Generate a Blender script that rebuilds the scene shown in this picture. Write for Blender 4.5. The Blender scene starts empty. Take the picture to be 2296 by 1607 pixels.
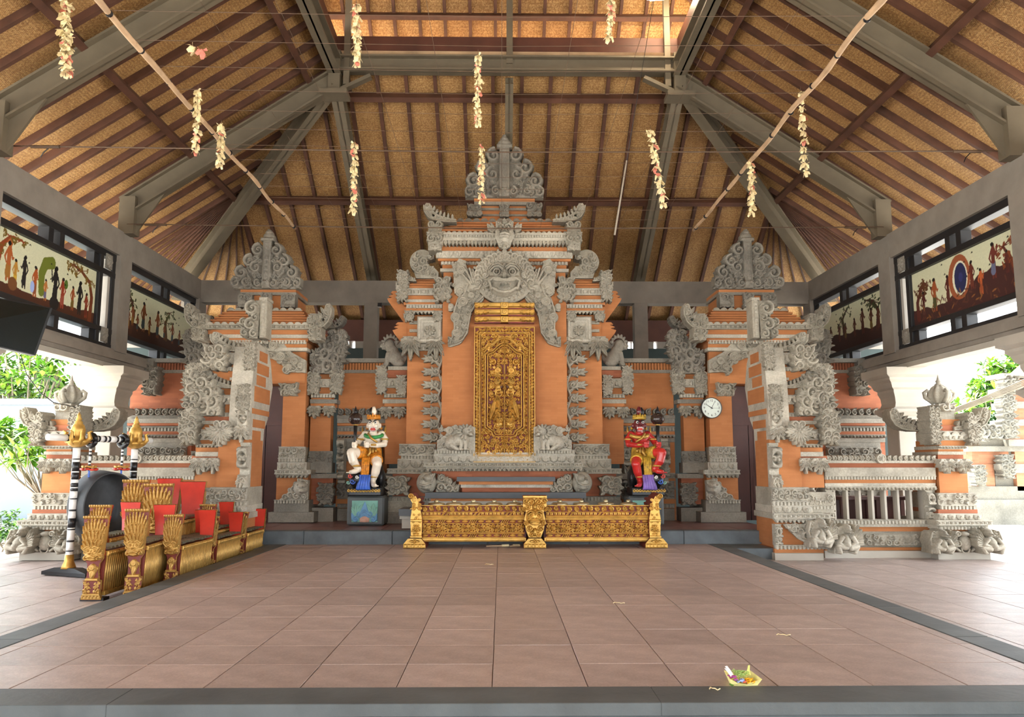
import bpy, bmesh, math, random
import numpy as np
from mathutils import Vector, Matrix, Euler
random.seed(7)
SC = bpy.context.scene
COL = SC.collection
PI = math.pi

# ------------------------------------------------------------------ camera
FPX = 1820.0
PITCH = math.radians(7.53)
YAW = math.radians(0.757)
EYE = Vector((0.0, 0.0, 1.143))
camd = bpy.data.cameras.new('camera')
camd.sensor_width = 36.0
camd.lens = FPX / 2296.0 * 36.0
camd.clip_start = 0.05
camd.clip_end = 300
cam = bpy.data.objects.new('camera', camd)
COL.objects.link(cam)
cam.location = EYE
cam.rotation_euler = Euler((PI / 2 + PITCH, 0, -YAW))
SC.camera = cam

# ------------------------------------------------------------------ sky, sun, exposure
wd = bpy.data.worlds.new('sky')
SC.world = wd
wd.use_nodes = True
nt = wd.node_tree
bg = nt.nodes['Background']
bg.inputs[0].default_value = (0.86, 0.93, 1.0, 1)
bg.inputs[1].default_value = 2.3
sun = bpy.data.lights.new('sun', 'SUN')
sun.energy = 9.5
sun.angle = math.radians(9)
sun.color = (1.0, 0.95, 0.86)
sun_o = bpy.data.objects.new('sun', sun)
COL.objects.link(sun_o)
sun_o.rotation_euler = Euler((math.radians(-22), math.radians(-14), 0))
SC.view_settings.view_transform = 'Standard'
SC.view_settings.look = 'None'
SC.view_settings.gamma = 1.0
SC.view_settings.use_curve_mapping = False
SC.view_settings.exposure = 1.77
SC.cycles.max_bounces = 7
SC.cycles.diffuse_bounces = 3
SC.cycles.use_denoising = True

# ------------------------------------------------------------------ helpers
_R = Euler((PI / 2 + PITCH, 0, -YAW)).to_matrix()


def at(px, py, Y):
    """X and Z of the point on the upright plane at distance Y that a photograph pixel shows"""
    d = _R @ Vector(((px - 1148.0) / FPX, (803.5 - py) / FPX, -1.0))
    t = Y / d.y
    return d.x * t, EYE.z + d.z * t


def ground(px, py, z=0.0):
    d = _R @ Vector(((px - 1148.0) / FPX, (803.5 - py) / FPX, -1.0))
    t = (z - EYE.z) / d.z
    return d.x * t, d.y * t


def on_x(px, py, X):
    """Y and Z where the pixel's ray meets the plane x = X"""
    d = _R @ Vector(((px - 1148.0) / FPX, (803.5 - py) / FPX, -1.0))
    t = X / d.x
    return d.y * t, EYE.z + d.z * t


def kpx(px, py, Y):
    """metres per photograph pixel at that place, across and up"""
    a = at(px - 5, py, Y); b = at(px + 5, py, Y)
    c = at(px, py + 5, Y); d = at(px, py - 5, Y)
    return (b[0] - a[0]) / 10.0, (d[1] - c[1]) / 10.0


def tag(o, label=None, cat=None, group=None, kind=None):
    if label: o['label'] = label
    if cat: o['category'] = cat
    if group: o['group'] = group
    if kind: o['kind'] = kind
    return o


def thing(name, label, cat, loc=(0, 0, 0), group=None, kind=None):
    o = bpy.data.objects.new(name, None)
    o.empty_display_size = 0.1
    o.location = loc
    COL.objects.link(o)
    return tag(o, label, cat, group, kind)


def world_loc(o):
    v = Vector(o.location)
    p = o.parent
    while p:
        v += Vector(p.location)
        p = p.parent
    return v


def link(o, parent=None, keep=True):
    """link; a mesh given in world coordinates keeps its place under the parent"""
    COL.objects.link(o)
    if parent is not None:
        o.parent = parent
        if keep:
            m = Matrix.Identity(4)
            chain = []
            p = parent
            while p:
                chain.append(p); p = p.parent
            for p in reversed(chain):
                m = m @ p.matrix_parent_inverse @ p.matrix_basis
            o.matrix_parent_inverse = m.inverted()
    return o


def copy_tree(o, parent=None):
    c = o.copy()
    COL.objects.link(c)
    if parent is not None:
        c.parent = parent
        c.matrix_parent_inverse = o.matrix_parent_inverse.copy()
    for ch in o.children:
        copy_tree(ch, c)
    return c


def mesh_obj(name, verts, faces, mats, parent=None, smooth=False, midx=None, kind=None, loc=None):
    me = bpy.data.meshes.new(name)
    me.from_pydata([tuple(v) for v in verts], [], faces)
    if not isinstance(mats, (list, tuple)): mats = [mats]
    for m in mats: me.materials.append(m)
    if midx is not None: me.polygons.foreach_set('material_index', midx)
    if smooth: me.polygons.foreach_set('use_smooth', [True] * len(faces))
    me.update()
    o = bpy.data.objects.new(name, me)
    if loc is not None: o.location = loc
    link(o, parent)
    if kind: o['kind'] = kind
    return o


class MB:
    def __init__(s):
        s.v = []; s.f = []; s.m = []; s.cur = 0

    def add(s, verts, faces):
        n = len(s.v)
        s.v += [tuple(v) for v in verts]
        s.f += [tuple(i + n for i in f) for f in faces]
        s.m += [s.cur] * len(faces)
        return s

    def box(s, x0, x1, y0, y1, z0, z1):
        if x1 < x0: x0, x1 = x1, x0
        if y1 < y0: y0, y1 = y1, y0
        if z1 < z0: z0, z1 = z1, z0
        return s.add([(x0, y0, z0), (x1, y0, z0), (x1, y1, z0), (x0, y1, z0), (x0, y0, z1), (x1, y0, z1), (x1, y1, z1), (x0, y1, z1)],
                     [(0, 3, 2, 1), (4, 5, 6, 7), (0, 1, 5, 4), (1, 2, 6, 5), (2, 3, 7, 6), (3, 0, 4, 7)])

    def frustum(s, a, b, z0, z1):
        """a, b = (x0, x1, y0, y1) at z0 and z1"""
        return s.add([(a[0], a[2], z0), (a[1], a[2], z0), (a[1], a[3], z0), (a[0], a[3], z0),
                      (b[0], b[2], z1), (b[1], b[2], z1), (b[1], b[3], z1), (b[0], b[3], z1)],
                     [(0, 3, 2, 1), (4, 5, 6, 7), (0, 1, 5, 4), (1, 2, 6, 5), (2, 3, 7, 6), (3, 0, 4, 7)])

    def prism(s, poly, y0, y1):
        """outline of (x, z) points, extruded from y0 to y1"""
        n = len(poly)
        ar = sum(poly[i][0] * poly[(i + 1) % n][1] - poly[(i + 1) % n][0] * poly[i][1] for i in range(n))
        if ar < 0: poly = poly[::-1]
        v = [(x, y0, z) for x, z in poly] + [(x, y1, z) for x, z in poly]
        f = [tuple(range(n)), tuple(range(2 * n - 1, n - 1, -1))]
        f += [(i, i + n, (i + 1) % n + n, (i + 1) % n) for i in range(n)]
        return s.add(v, f)

    def beam(s, p, q, w, h, up=(0, 0, 1)):
        p = Vector(p); q = Vector(q); d = (q - p).normalized()
        up = Vector(up)
        a = d.cross(up)
        if a.length < 1e-4: a = d.cross(Vector((0, 1, 0)))
        a.normalize(); b = a.cross(d).normalized()
        v = []
        for c in (p, q):
            for i, j in ((-1, -1), (1, -1), (1, 1), (-1, 1)):
                v.append(c + a * (i * w / 2) + b * (j * h / 2))
        return s.add(v, [(0, 3, 2, 1), (4, 5, 6, 7), (0, 1, 5, 4), (1, 2, 6, 5), (2, 3, 7, 6), (3, 0, 4, 7)][::1])

    def ibeam(s, p, q, w, h, up=(0, 0, 1), t=0.03):
        p = Vector(p); q = Vector(q); d = (q - p).normalized()
        a = d.cross(Vector(up)).normalized(); b = a.cross(d).normalized()
        s.beam(p, q, t, h, up)
        s.beam(p + b * (h / 2 - t / 2), q + b * (h / 2 - t / 2), w, t, up)
        s.beam(p - b * (h / 2 - t / 2), q - b * (h / 2 - t / 2), w, t, up)
        return s

    def tube(s, pts, r, n=8, caps=True):
        pts = [Vector(p) for p in pts]
        m = len(pts)
        rr = r if isinstance(r, (list, tuple)) else [r] * m
        d0 = (pts[1] - pts[0]).normalized()
        a = d0.cross(Vector((0, 0, 1)))
        if a.length < 1e-3: a = d0.cross(Vector((0, 1, 0)))
        a.normalize()
        v = []
        for i in range(m):
            d = (pts[min(i + 1, m - 1)] - pts[max(i - 1, 0)]).normalized()
            a = (a - d * a.dot(d)).normalized()
            b = d.cross(a)
            for k in range(n):
                t = 2 * PI * k / n
                v.append(pts[i] + (a * math.cos(t) + b * math.sin(t)) * rr[i])
        f = []
        for i in range(m - 1):
            for k in range(n):
                f.append((i * n + k, i * n + (k + 1) % n, (i + 1) * n + (k + 1) % n, (i + 1) * n + k))
        if caps:
            f.append(tuple(range(n - 1, -1, -1)))
            f.append(tuple((m - 1) * n + k for k in range(n)))
        return s.add(v, f)

    def lathe(s, prof, c=(0, 0, 0), n=24, axis='z', lobes=0, depth=0.0):
        """prof = (radius, height) pairs turned about an axis through c"""
        v = []; m = len(prof)
        for r, h in prof:
            for k in range(n):
                t = 2 * PI * k / n
                q = r * (1 + depth * math.cos(lobes * t)) if lobes else r
                if axis == 'z': v.append((c[0] + q * math.cos(t), c[1] + q * math.sin(t), c[2] + h))
                elif axis == 'y': v.append((c[0] + q * math.cos(t), c[1] + h, c[2] - q * math.sin(t)))
                else: v.append((c[0] + h, c[1] + q * math.cos(t), c[2] + q * math.sin(t)))
        f = []
        for i in range(m - 1):
            for k in range(n):
                f.append((i * n + k, i * n + (k + 1) % n, (i + 1) * n + (k + 1) % n, (i + 1) * n + k))
        if prof[0][0] > 1e-5: f.append(tuple(range(n - 1, -1, -1)))
        if prof[-1][0] > 1e-5: f.append(tuple((m - 1) * n + k for k in range(n)))
        return s.add(v, f)

    def ball(s, c, r, n=12, m=8):
        rx, ry, rz = r if isinstance(r, (list, tuple)) else (r, r, r)
        v = []; f = []
        for i in range(m + 1):
            p = -PI / 2 + PI * i / m
            for k in range(n):
                t = 2 * PI * k / n
                v.append((c[0] + rx * math.cos(p) * math.cos(t), c[1] + ry * math.cos(p) * math.sin(t), c[2] + rz * math.sin(p)))
        for i in range(m):
            for k in range(n):
                f.append((i * n + k, i * n + (k + 1) % n, (i + 1) * n + (k + 1) % n, (i + 1) * n + k))
        return s.add(v, f)

    def build(s, name, mat, parent=None, smooth=False, bevel=0.0, kind=None, loc=None):
        o = mesh_obj(name, s.v, s.f, mat, parent, smooth, s.m if isinstance(mat, (list, tuple)) else None, kind, loc)
        if bevel:
            b = o.modifiers.new('bevel', 'BEVEL'); b.width = bevel; b.segments = 1; b.limit_method = 'ANGLE'
        return o


# ------------------------------------------------------------------ carved relief: heights laid out on a grid and meshed
class HF:
    """carving drawn in photograph-pixel units: x across (0 in the middle), z up from the bottom, height towards the viewer"""

    def __init__(s, w, h, res=1.0, base=-1.0):
        s.w = w; s.h = h; s.res = res
        s.nx = int(round(w / res)) + 1; s.nz = int(round(h / res)) + 1
        s.x = np.linspace(-w / 2, w / 2, s.nx); s.z = np.linspace(0, h, s.nz)
        s.H = np.full((s.nz, s.nx), float(base))

    def win(s, x0, x1, z0, z1):
        i0 = max(0, int((x0 + s.w / 2) / s.res) - 1); i1 = min(s.nx, int((x1 + s.w / 2) / s.res) + 3)
        j0 = max(0, int(z0 / s.res) - 1); j1 = min(s.nz, int(z1 / s.res) + 3)
        if i0 >= i1 or j0 >= j1: return None
        return slice(j0, j1), slice(i0, i1), s.x[None, i0:i1], s.z[j0:j1, None]

    def put(s, w, h, mask):
        sub = s.H[w[0], w[1]]
        np.copyto(sub, np.maximum(sub, h), where=mask)

    def seg(s, a, b, r0, r1, z0=0.0, k=1.0):
        R = max(r0, r1)
        w = s.win(min(a[0], b[0]) - R, max(a[0], b[0]) + R, min(a[1], b[1]) - R, max(a[1], b[1]) + R)
        if w is None: return
        X, Z = w[2], w[3]
        dx, dz = b[0] - a[0], b[1] - a[1]; L = dx * dx + dz * dz + 1e-9
        t = np.clip(((X - a[0]) * dx + (Z - a[1]) * dz) / L, 0, 1)
        d2 = (X - a[0] - t * dx) ** 2 + (Z - a[1] - t * dz) ** 2
        r = r0 + (r1 - r0) * t
        q = r * r - d2
        s.put(w, z0 + k * np.sqrt(np.maximum(q, 0)), q > 0)

    def line(s, pts, r0, r1, z0=0.0, k=1.0):
        n = len(pts) - 1
        for i in range(n):
            s.seg(pts[i], pts[i + 1], r0 + (r1 - r0) * i / n, r0 + (r1 - r0) * (i + 1) / n, z0, k)

    def dome(s, x, z, rx, rz, h, ang=0.0, z0=0.0, p=0.5):
        R = max(rx, rz)
        w = s.win(x - R, x + R, z - R, z + R)
        if w is None: return
        c, sn = math.cos(ang), math.sin(ang)
        U = (w[2] - x) * c + (w[3] - z) * sn; V = -(w[2] - x) * sn + (w[3] - z) * c
        q = 1 - (U / rx) ** 2 - (V / rz) ** 2
        s.put(w, z0 + h * np.maximum(q, 0) ** p, q > 0)

    def dig(s, x, z, rx, rz, depth, ang=0.0, p=0.5):
        R = max(rx, rz)
        w = s.win(x - R, x + R, z - R, z + R)
        if w is None: return
        c, sn = math.cos(ang), math.sin(ang)
        U = (w[2] - x) * c + (w[3] - z) * sn; V = -(w[2] - x) * sn + (w[3] - z) * c
        q = 1 - (U / rx) ** 2 - (V / rz) ** 2
        sub = s.H[w[0], w[1]]
        np.copyto(sub, np.where(sub >= 0, np.maximum(sub - depth * np.maximum(q, 0) ** p, 0), sub), where=q > 0)

    def cut(s, x, z, rx, rz):
        w = s.win(x - rx, x + rx, z - rz, z + rz)
        if w is None: return
        s.H[w[0], w[1]][((w[2] - x) / rx) ** 2 + ((w[3] - z) / rz) ** 2 < 1] = -1

    def ring(s, x, z, R, r, z0=0.0, k=1.0):
        w = s.win(x - R - r, x + R + r, z - R - r, z + R + r)
        if w is None: return
        d = np.sqrt((w[2] - x) ** 2 + (w[3] - z) ** 2) - R
        q = r * r - d * d
        s.put(w, z0 + k * np.sqrt(np.maximum(q, 0)), q > 0)

    def leaf(s, x, z, ang, L, W, h, z0=0.0):
        """a pointed leaf with a groove along its middle, growing from (x, z) in direction ang"""
        w = s.win(x - L, x + L, z - L, z + L)
        if w is None: return
        c, sn = math.cos(ang), math.sin(ang)
        U = ((w[2] - x) * c + (w[3] - z) * sn) / L; V = -(w[2] - x) * sn + (w[3] - z) * c
        t = np.clip(U, 0, 1)
        hw = W * np.sin(PI * t ** 0.75) ** 0.8 + 1e-6
        q = np.abs(V) / hw
        m = (U > 0) & (U < 1) & (q < 1)
        hh = 1.35 * h * (0.45 + 0.75 * t) * np.sqrt(np.maximum(1 - q * q, 0)) * (0.6 + 0.4 * np.minimum(q * 2.5, 1))
        s.put(w, z0 + hh, m)

    def poly(s, pts, h):
        X, Z = s.x[None, :], s.z[:, None]
        ins = np.zeros((s.nz, s.nx), bool)
        n = len(pts)
        for i in range(n):
            x1, z1 = pts[i]; x2, z2 = pts[(i + 1) % n]
            if z1 == z2: continue
            cr = ((z1 > Z) != (z2 > Z)) & (X < (x2 - x1) * (Z - z1) / (z2 - z1) + x1)
            ins ^= cr
        s.H = np.where(ins, np.maximum(s.H, h), s.H)
        return ins

    def rect(s, x0, x1, z0, z1, h, bev=0.0):
        w = s.win(x0, x1, z0, z1)
        if w is None: return
        X, Z = w[2] + 0 * w[3], w[3] + 0 * w[2]
        m = (X >= x0 - 1e-6) & (X <= x1 + 1e-6) & (Z >= z0 - 1e-6) & (Z <= z1 + 1e-6)
        hh = h
        if bev:
            e = np.minimum(np.minimum(X - x0, x1 - X), np.minimum(Z - z0, z1 - Z))
            hh = h - np.maximum(bev - e, 0)
        s.put(w, hh + 0 * X, m)

    # motifs
    def curl(s, x, z, R, ang=0.0, d=1, z0=0.0, k=1.0, turns=1.3, bud=True, tail=None):
        n = 16; pts = []
        for i in range(n + 1):
            t = i / n
            a = ang + d * t * 2 * PI * turns
            r = R * 0.8 * (1 - t) ** 0.85 + 0.1 * R
            pts.append((x + r * math.cos(a), z + r * math.sin(a)))
        if tail: pts = [tail] + pts
        s.dome(x, z, R * 0.9, R * 0.9, R * 0.10 * k, z0=z0)
        s.line(pts, R * 0.27, R * 0.15, z0 + 0.12 * R * k, k * 1.9)
        if bud: s.dome(x, z, R * 0.26, R * 0.26, R * 0.55 * k, z0=z0)

    def fan(s, x, z, ang, L, W, n=5, spread=2.2, h=3.0, z0=0.0):
        for i in sorted(range(n), key=lambda i: -abs(i - (n - 1) / 2)):
            f = (i - (n - 1) / 2) / max(1, (n - 1) / 2)
            s.leaf(x, z, ang + f * spread / 2, L * (1 - 0.28 * abs(f)), W, h * (1.15 - 0.3 * abs(f)), z0)

    def flower(s, x, z, R, n=8, h=3.0, z0=0.0):
        for r, m, hh in ((R, n, 0.6), (R * 0.68, n - 1, 0.85)):
            for i in range(m):
                a = 2 * PI * (i + 0.5 * (r < R)) / m
                s.dome(x + 0.62 * r * math.cos(a), z + 0.62 * r * math.sin(a), r * 0.42, r * 0.3, h * hh, a, z0)
        s.dome(x, z, R * 0.28, R * 0.28, h * 1.15, z0=z0)

    def disc(s, x, z, R, h=3.0, z0=0.0):
        """round boss of nested rings"""
        s.dome(x, z, R, R, h * 0.5, z0=z0, p=0.25)
        s.ring(x, z, R * 0.8, R * 0.18, z0 + h * 0.35)
        s.ring(x, z, R * 0.42, R * 0.14, z0 + h * 0.45)
        s.dome(x, z, R * 0.26, R * 0.26, h, z0=z0)

    def scrolls(s, x0, x1, z0, z1, size, seed, h0=0.0, sym=True, inside=None, k=1.0):
        """a panel crowded with curls and leaves"""
        rnd = random.Random(seed)
        pts = []
        xa = 0.0 if (sym and x0 < 0 < x1 and abs(x0 + x1) < 1e-6) else x0
        mir = xa == 0.0 and x0 < 0
        nz = max(1, int(round((z1 - z0) / (size * 1.25)))); nx = max(1, int(round((x1 - xa) / (size * 1.25))))
        for j in range(nz):
            for i in range(nx):
                x = xa + (i + 0.5 + rnd.uniform(-.22, .22)) * (x1 - xa) / nx
                z = z0 + (j + 0.5 + rnd.uniform(-.22, .22)) * (z1 - z0) / nz
                if inside and not inside(x, z): continue
                a = rnd.uniform(0, 2 * PI); d = rnd.choice((-1, 1)); sz = size * rnd.uniform(.5, .78); ty = rnd.random()
                for m in ((1, -1) if mir else (1,)):
                    aa = a if m == 1 else PI - a
                    if ty < 0.62:
                        s.curl(m * x, z, sz, aa, d * m, h0, k)
                        s.leaf(m * x + sz * .6 * math.cos(aa + PI / 2), z + sz * .6 * math.sin(aa + PI / 2), aa + PI / 2, sz * 1.1, sz * .3, sz * .5 * k, h0)
                    elif ty < 0.88:
                        s.fan(m * x, z - sz * .3, aa, sz * 1.25, sz * .3, 4, 2.4, sz * .5 * k, h0)
                    else:
                        s.disc(m * x, z, sz * .7, sz * .55 * k, h0)

    def frieze(s, x0, x1, z0, z1, h0=0.0, k=1.0):
        """running scroll along a band"""
        hh = z1 - z0; n = max(1, int(round((x1 - x0) / (hh * 0.95)))); st = (x1 - x0) / n
        for i in range(n):
            x = x0 + (i + .5) * st; d = 1 if i % 2 else -1
            zc = (z0 + z1) / 2
            s.curl(x, zc, hh * .42, PI / 2 * d + PI, d, h0, k)
            s.leaf(x + st * .28, zc - d * hh * .1, -d * PI / 3, hh * .5, hh * .14, hh * .22 * k, h0)
            s.leaf(x - st * .28, zc + d * hh * .1, d * PI * 2 / 3, hh * .5, hh * .14, hh * .22 * k, h0)

    def dentils(s, x0, x1, z0, z1, pitch, h):
        n = max(1, int(round((x1 - x0) / pitch))); st = (x1 - x0) / n
        for i in range(n):
            s.rect(x0 + (i + .18) * st, x0 + (i + .82) * st, z0, z1, h)

    def petals(s, x0, x1, z0, z1, pitch, h, down=True):
        n = max(1, int(round((x1 - x0) / pitch))); st = (x1 - x0) / n
        for i in range(n):
            x = x0 + (i + .5) * st
            if down: s.dome(x, z1, st * .5, (z1 - z0), h, p=0.35)
            else: s.dome(x, z0, st * .5, (z1 - z0), h, p=0.35)

    def beads(s, x0, x1, z, r, h0=0.0):
        n = max(1, int(round((x1 - x0) / (2.3 * r)))); st = (x1 - x0) / n
        for i in range(n): s.dome(x0 + (i + .5) * st, z, r, r, r, z0=h0)

    def mesh(s, kx, kz=None, kh=None, back=0.0, cap=False, thr=None, axis='-y'):
        """mesh data: the carved face towards -y, its rim carried back by 'back' metres"""
        kz = kz or kx; kh = kh or kx
        H = s.H; V = H >= 0
        F = V[:-1, :-1] & V[1:, :-1] & V[:-1, 1:] & V[1:, 1:]
        used = np.zeros_like(V)
        used[:-1, :-1] |= F; used[1:, :-1] |= F; used[:-1, 1:] |= F; used[1:, 1:] |= F
        idx = -np.ones(H.shape, int)
        nv = int(used.sum())
        idx[used] = np.arange(nv)
        jj, ii = np.nonzero(used)
        P = np.stack([s.x[ii] * kx, -H[jj, ii] * kh, s.z[jj] * kz], 1)
        fj, fi = np.nonzero(F)
        Q = np.stack([idx[fj, fi], idx[fj, fi + 1], idx[fj + 1, fi + 1], idx[fj + 1, fi]], 1)
        mat = None
        if thr is not None:
            hm = (H[fj, fi] + H[fj, fi + 1] + H[fj + 1, fi + 1] + H[fj + 1, fi]) / 4
            mat = np.digitize(hm, thr) if isinstance(thr, (list, tuple)) else (hm > thr).astype(int)
        Fp = np.pad(F, 1)
        sk = []
        for dj, di, c0, c1 in ((-1, 0, (0, 0), (0, 1)), (1, 0, (1, 1), (1, 0)), (0, -1, (1, 0), (0, 0)), (0, 1, (0, 1), (1, 1))):
            nb = Fp[1 + dj:Fp.shape[0] - 1 + dj, 1 + di:Fp.shape[1] - 1 + di]
            ej, ei = np.nonzero(F & ~nb)
            sk.append(np.stack([idx[ej + c0[0], ei + c0[1]], idx[ej + c1[0], ei + c1[1]]], 1))
        E = np.concatenate(sk) if sk else np.zeros((0, 2), int)
        ne = len(E)
        fr = P[E.reshape(-1)]; bk = fr.copy(); bk[:, 1] = back
        verts = [P, fr, bk]
        a = nv + np.arange(ne) * 2; b = a + 1; off = 2 * ne
        SK = np.stack([a, a + off, b + off, b], 1)
        faces = [Q, SK]
        if cap:
            cp = P.copy(); cp[:, 1] = back
            verts.append(cp)
            faces.append(Q[:, ::-1] + nv + 4 * ne)
        VV = np.concatenate(verts); FF = np.concatenate(faces)
        me = bpy.data.meshes.new('carving')
        me.vertices.add(len(VV)); me.vertices.foreach_set('co', VV.astype(np.float32).ravel())
        me.loops.add(FF.size); me.loops.foreach_set('vertex_index', FF.astype(np.int32).ravel())
        me.polygons.add(len(FF))
        me.polygons.foreach_set('loop_start', (np.arange(len(FF)) * 4).astype(np.int32))
        sm = np.zeros(len(FF), bool); sm[:len(Q)] = True
        me.polygons.foreach_set('use_smooth', sm)
        if mat is not None:
            mm = np.zeros(len(FF), np.int32); mm[:len(Q)] = mat
            me.polygons.foreach_set('material_index', mm)
        me.update(calc_edges=True)
        return me


RELIEF = 1.8      # depth of the carving against its drawing


def place(me, name, mats, parent, loc, rotz=0.0, scale=None, mirror=False, kind=None, label=None):
    """one carved piece standing at a world place"""
    if not len(me.materials):
        for m in (mats if isinstance(mats, (list, tuple)) else [mats]): me.materials.append(m)
    o = bpy.data.objects.new(name, me)
    o.location = loc
    o.rotation_euler = (0, 0, rotz)
    sx = -1 if mirror else 1
    o.scale = (sx * (scale or 1), scale or 1, scale or 1)
    link(o, parent)
    if kind: o['kind'] = kind
    if label: o['label'] = label
    return o


def orn(hf, name, parent, px, pyb, Y, mat, back=0.06, cap=False, mir=None, thr=None, kh=None, rotz=0.0, kind=None, label=None):
    """carve hf and stand it with the middle of its foot at pixel (px, pyb), distance Y; mir = pixel column of the mirrored twin"""
    kx, kz = kpx(px, pyb - hf.h / 2, Y)
    me = hf.mesh(kx, kz, kh or kx * RELIEF, back, cap, thr)
    x, z = at(px, pyb, Y)
    o = place(me, name, mat, parent, (x, Y, z), rotz, kind=kind, label=label)
    if mir is not None:
        x2, z2 = at(mir, pyb, Y)
        place(me, name, mat, parent, (x2, Y, z2), -rotz, mirror=True, kind=kind, label=label)
    return o

# ------------------------------------------------------------------ materials
def srgb(r, g, b):
    f = lambda c: ((c / 255 + .055) / 1.055) ** 2.4 if c > 10 else c / 255 / 12.92
    return (f(r), f(g), f(b), 1)


class NT:
    def __init__(s, name):
        s.m = bpy.data.materials.new(name); s.m.use_nodes = True
        s.t = s.m.node_tree; s.b = s.t.nodes['Principled BSDF']

    def n(s, ty, **kw):
        d = s.t.nodes.new(ty)
        for k, v in kw.items():
            if hasattr(d, k) and not k.startswith('in_'): setattr(d, k, v)
            else: d.inputs[k.replace('in_', '').replace('_', ' ')].default_value = v
        return d

    def l(s, a, b): s.t.links.new(a, b)

    def coord(s, kind='Object', scale=(1, 1, 1)):
        c = s.n('ShaderNodeTexCoord'); m = s.n('ShaderNodeMapping')
        m.inputs['Scale'].default_value = scale
        s.l(c.outputs[kind], m.inputs[0]); return m.outputs[0]

    def noise(s, vec, scale, detail=4, rough=.55):
        d = s.n('ShaderNodeTexNoise'); d.inputs['Scale'].default_value = scale
        d.inputs['Detail'].default_value = detail; d.inputs['Roughness'].default_value = rough
        if vec: s.l(vec, d.inputs['Vector'])
        return d.outputs[0]

    def ramp(s, fac, stops):
        r = s.n('ShaderNodeValToRGB')
        e = r.color_ramp.elements
        while len(e) < len(stops): e.new(.5)
        for i, (p, c) in enumerate(stops):
            e[i].position = p; e[i].color = c
        s.l(fac, r.inputs[0]); return r.outputs[0]

    def mix(s, fac, a, b, mode='MIX'):
        d = s.n('ShaderNodeMix'); d.data_type = 'RGBA'; d.blend_type = mode
        for sock, v in ((d.inputs[0], fac), (d.inputs[6], a), (d.inputs[7], b)):
            if hasattr(v, 'is_linked'): s.l(v, sock)
            else: sock.default_value = v
        return d.outputs[2]

    def bump(s, h, strength=.3, dist=.01):
        d = s.n('ShaderNodeBump'); d.inputs['Strength'].default_value = strength; d.inputs['Distance'].default_value = dist
        s.l(h, d.inputs['Height']); s.l(d.outputs[0], s.b.inputs['Normal'])

    def col(s, v):
        if hasattr(v, 'is_linked'): s.l(v, s.b.inputs['Base Color'])
        else: s.b.inputs['Base Color'].default_value = v

    def rough(s, v): s.b.inputs['Roughness'].default_value = v


def plain(name, c, rough=.6, var=.12, scale=6.0, metal=0.0, bump=0.0, coat=0.0, world=True, dist=.01):
    m = NT(name)
    v = m.coord()
    n = m.noise(v, scale, 5)
    d = tuple(max(0, x * (1 - var * 1.6)) for x in c[:3]) + (1,)
    l = tuple(min(1, x * (1 + var)) for x in c[:3]) + (1,)
    m.col(m.ramp(n, [(.3, d), (.7, l)]))
    m.rough(rough)
    m.b.inputs['Metallic'].default_value = metal
    if coat: m.b.inputs['Coat Weight'].default_value = coat
    if bump: m.bump(m.noise(v, scale * 8, 6), bump, dist)
    return m.m


def m_stone(name, c, streak=.25):
    m = NT(name)
    v = m.coord()
    n1 = m.noise(v, 2.3, 6); n2 = m.noise(v, 38, 4)
    d = tuple(x * .70 for x in c[:3]) + (1,); l = tuple(min(1, x * 1.15) for x in c[:3]) + (1,)
    a = m.ramp(n1, [(.32, d), (.62, l)])
    sp = m.ramp(n2, [(.42, (.72, .72, .70, 1)), (.6, (1, 1, 1, 1))])
    m.col(m.mix(.55, a, sp, 'MULTIPLY'))
    m.rough(.88); m.bump(n2, .35, .012)
    return m.m


def m_brick(name, c, c2):
    """thin rubbed brick with hairline joints"""
    m = NT(name)
    tc = m.n('ShaderNodeTexCoord'); sep = m.n('ShaderNodeSeparateXYZ'); m.l(tc.outputs['Object'], sep.inputs[0])
    ad = m.n('ShaderNodeMath'); ad.operation = 'ADD'; m.l(sep.outputs[0], ad.inputs[0]); m.l(sep.outputs[1], ad.inputs[1])
    cb = m.n('ShaderNodeCombineXYZ'); m.l(ad.outputs[0], cb.inputs[0]); m.l(sep.outputs[2], cb.inputs[1])
    br = m.n('ShaderNodeTexBrick')
    br.inputs['Scale'].default_value = 1.0; br.inputs['Brick Width'].default_value = .21; br.inputs['Row Height'].default_value = .042
    br.inputs['Mortar Size'].default_value = .0012; br.inputs['Mortar Smooth'].default_value = .3; br.inputs['Bias'].default_value = -.1
    br.inputs['Color1'].default_value = c; br.inputs['Color2'].default_value = c2
    br.inputs['Mortar'].default_value = tuple(x * .84 for x in c[:3]) + (1,)
    m.l(cb.outputs[0], br.inputs['Vector'])
    n = m.noise(tc.outputs['Object'], 1.7, 5)
    blot = m.ramp(n, [(.3, (.74, .70, .68, 1)), (.62, (1.0, 1.0, 1.0, 1))])
    m.col(m.mix(.75, br.outputs[0], blot, 'MULTIPLY'))
    m.rough(.82); m.bump(m.noise(tc.outputs['Object'], 60, 3), .15, .006)
    return m.m


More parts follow.
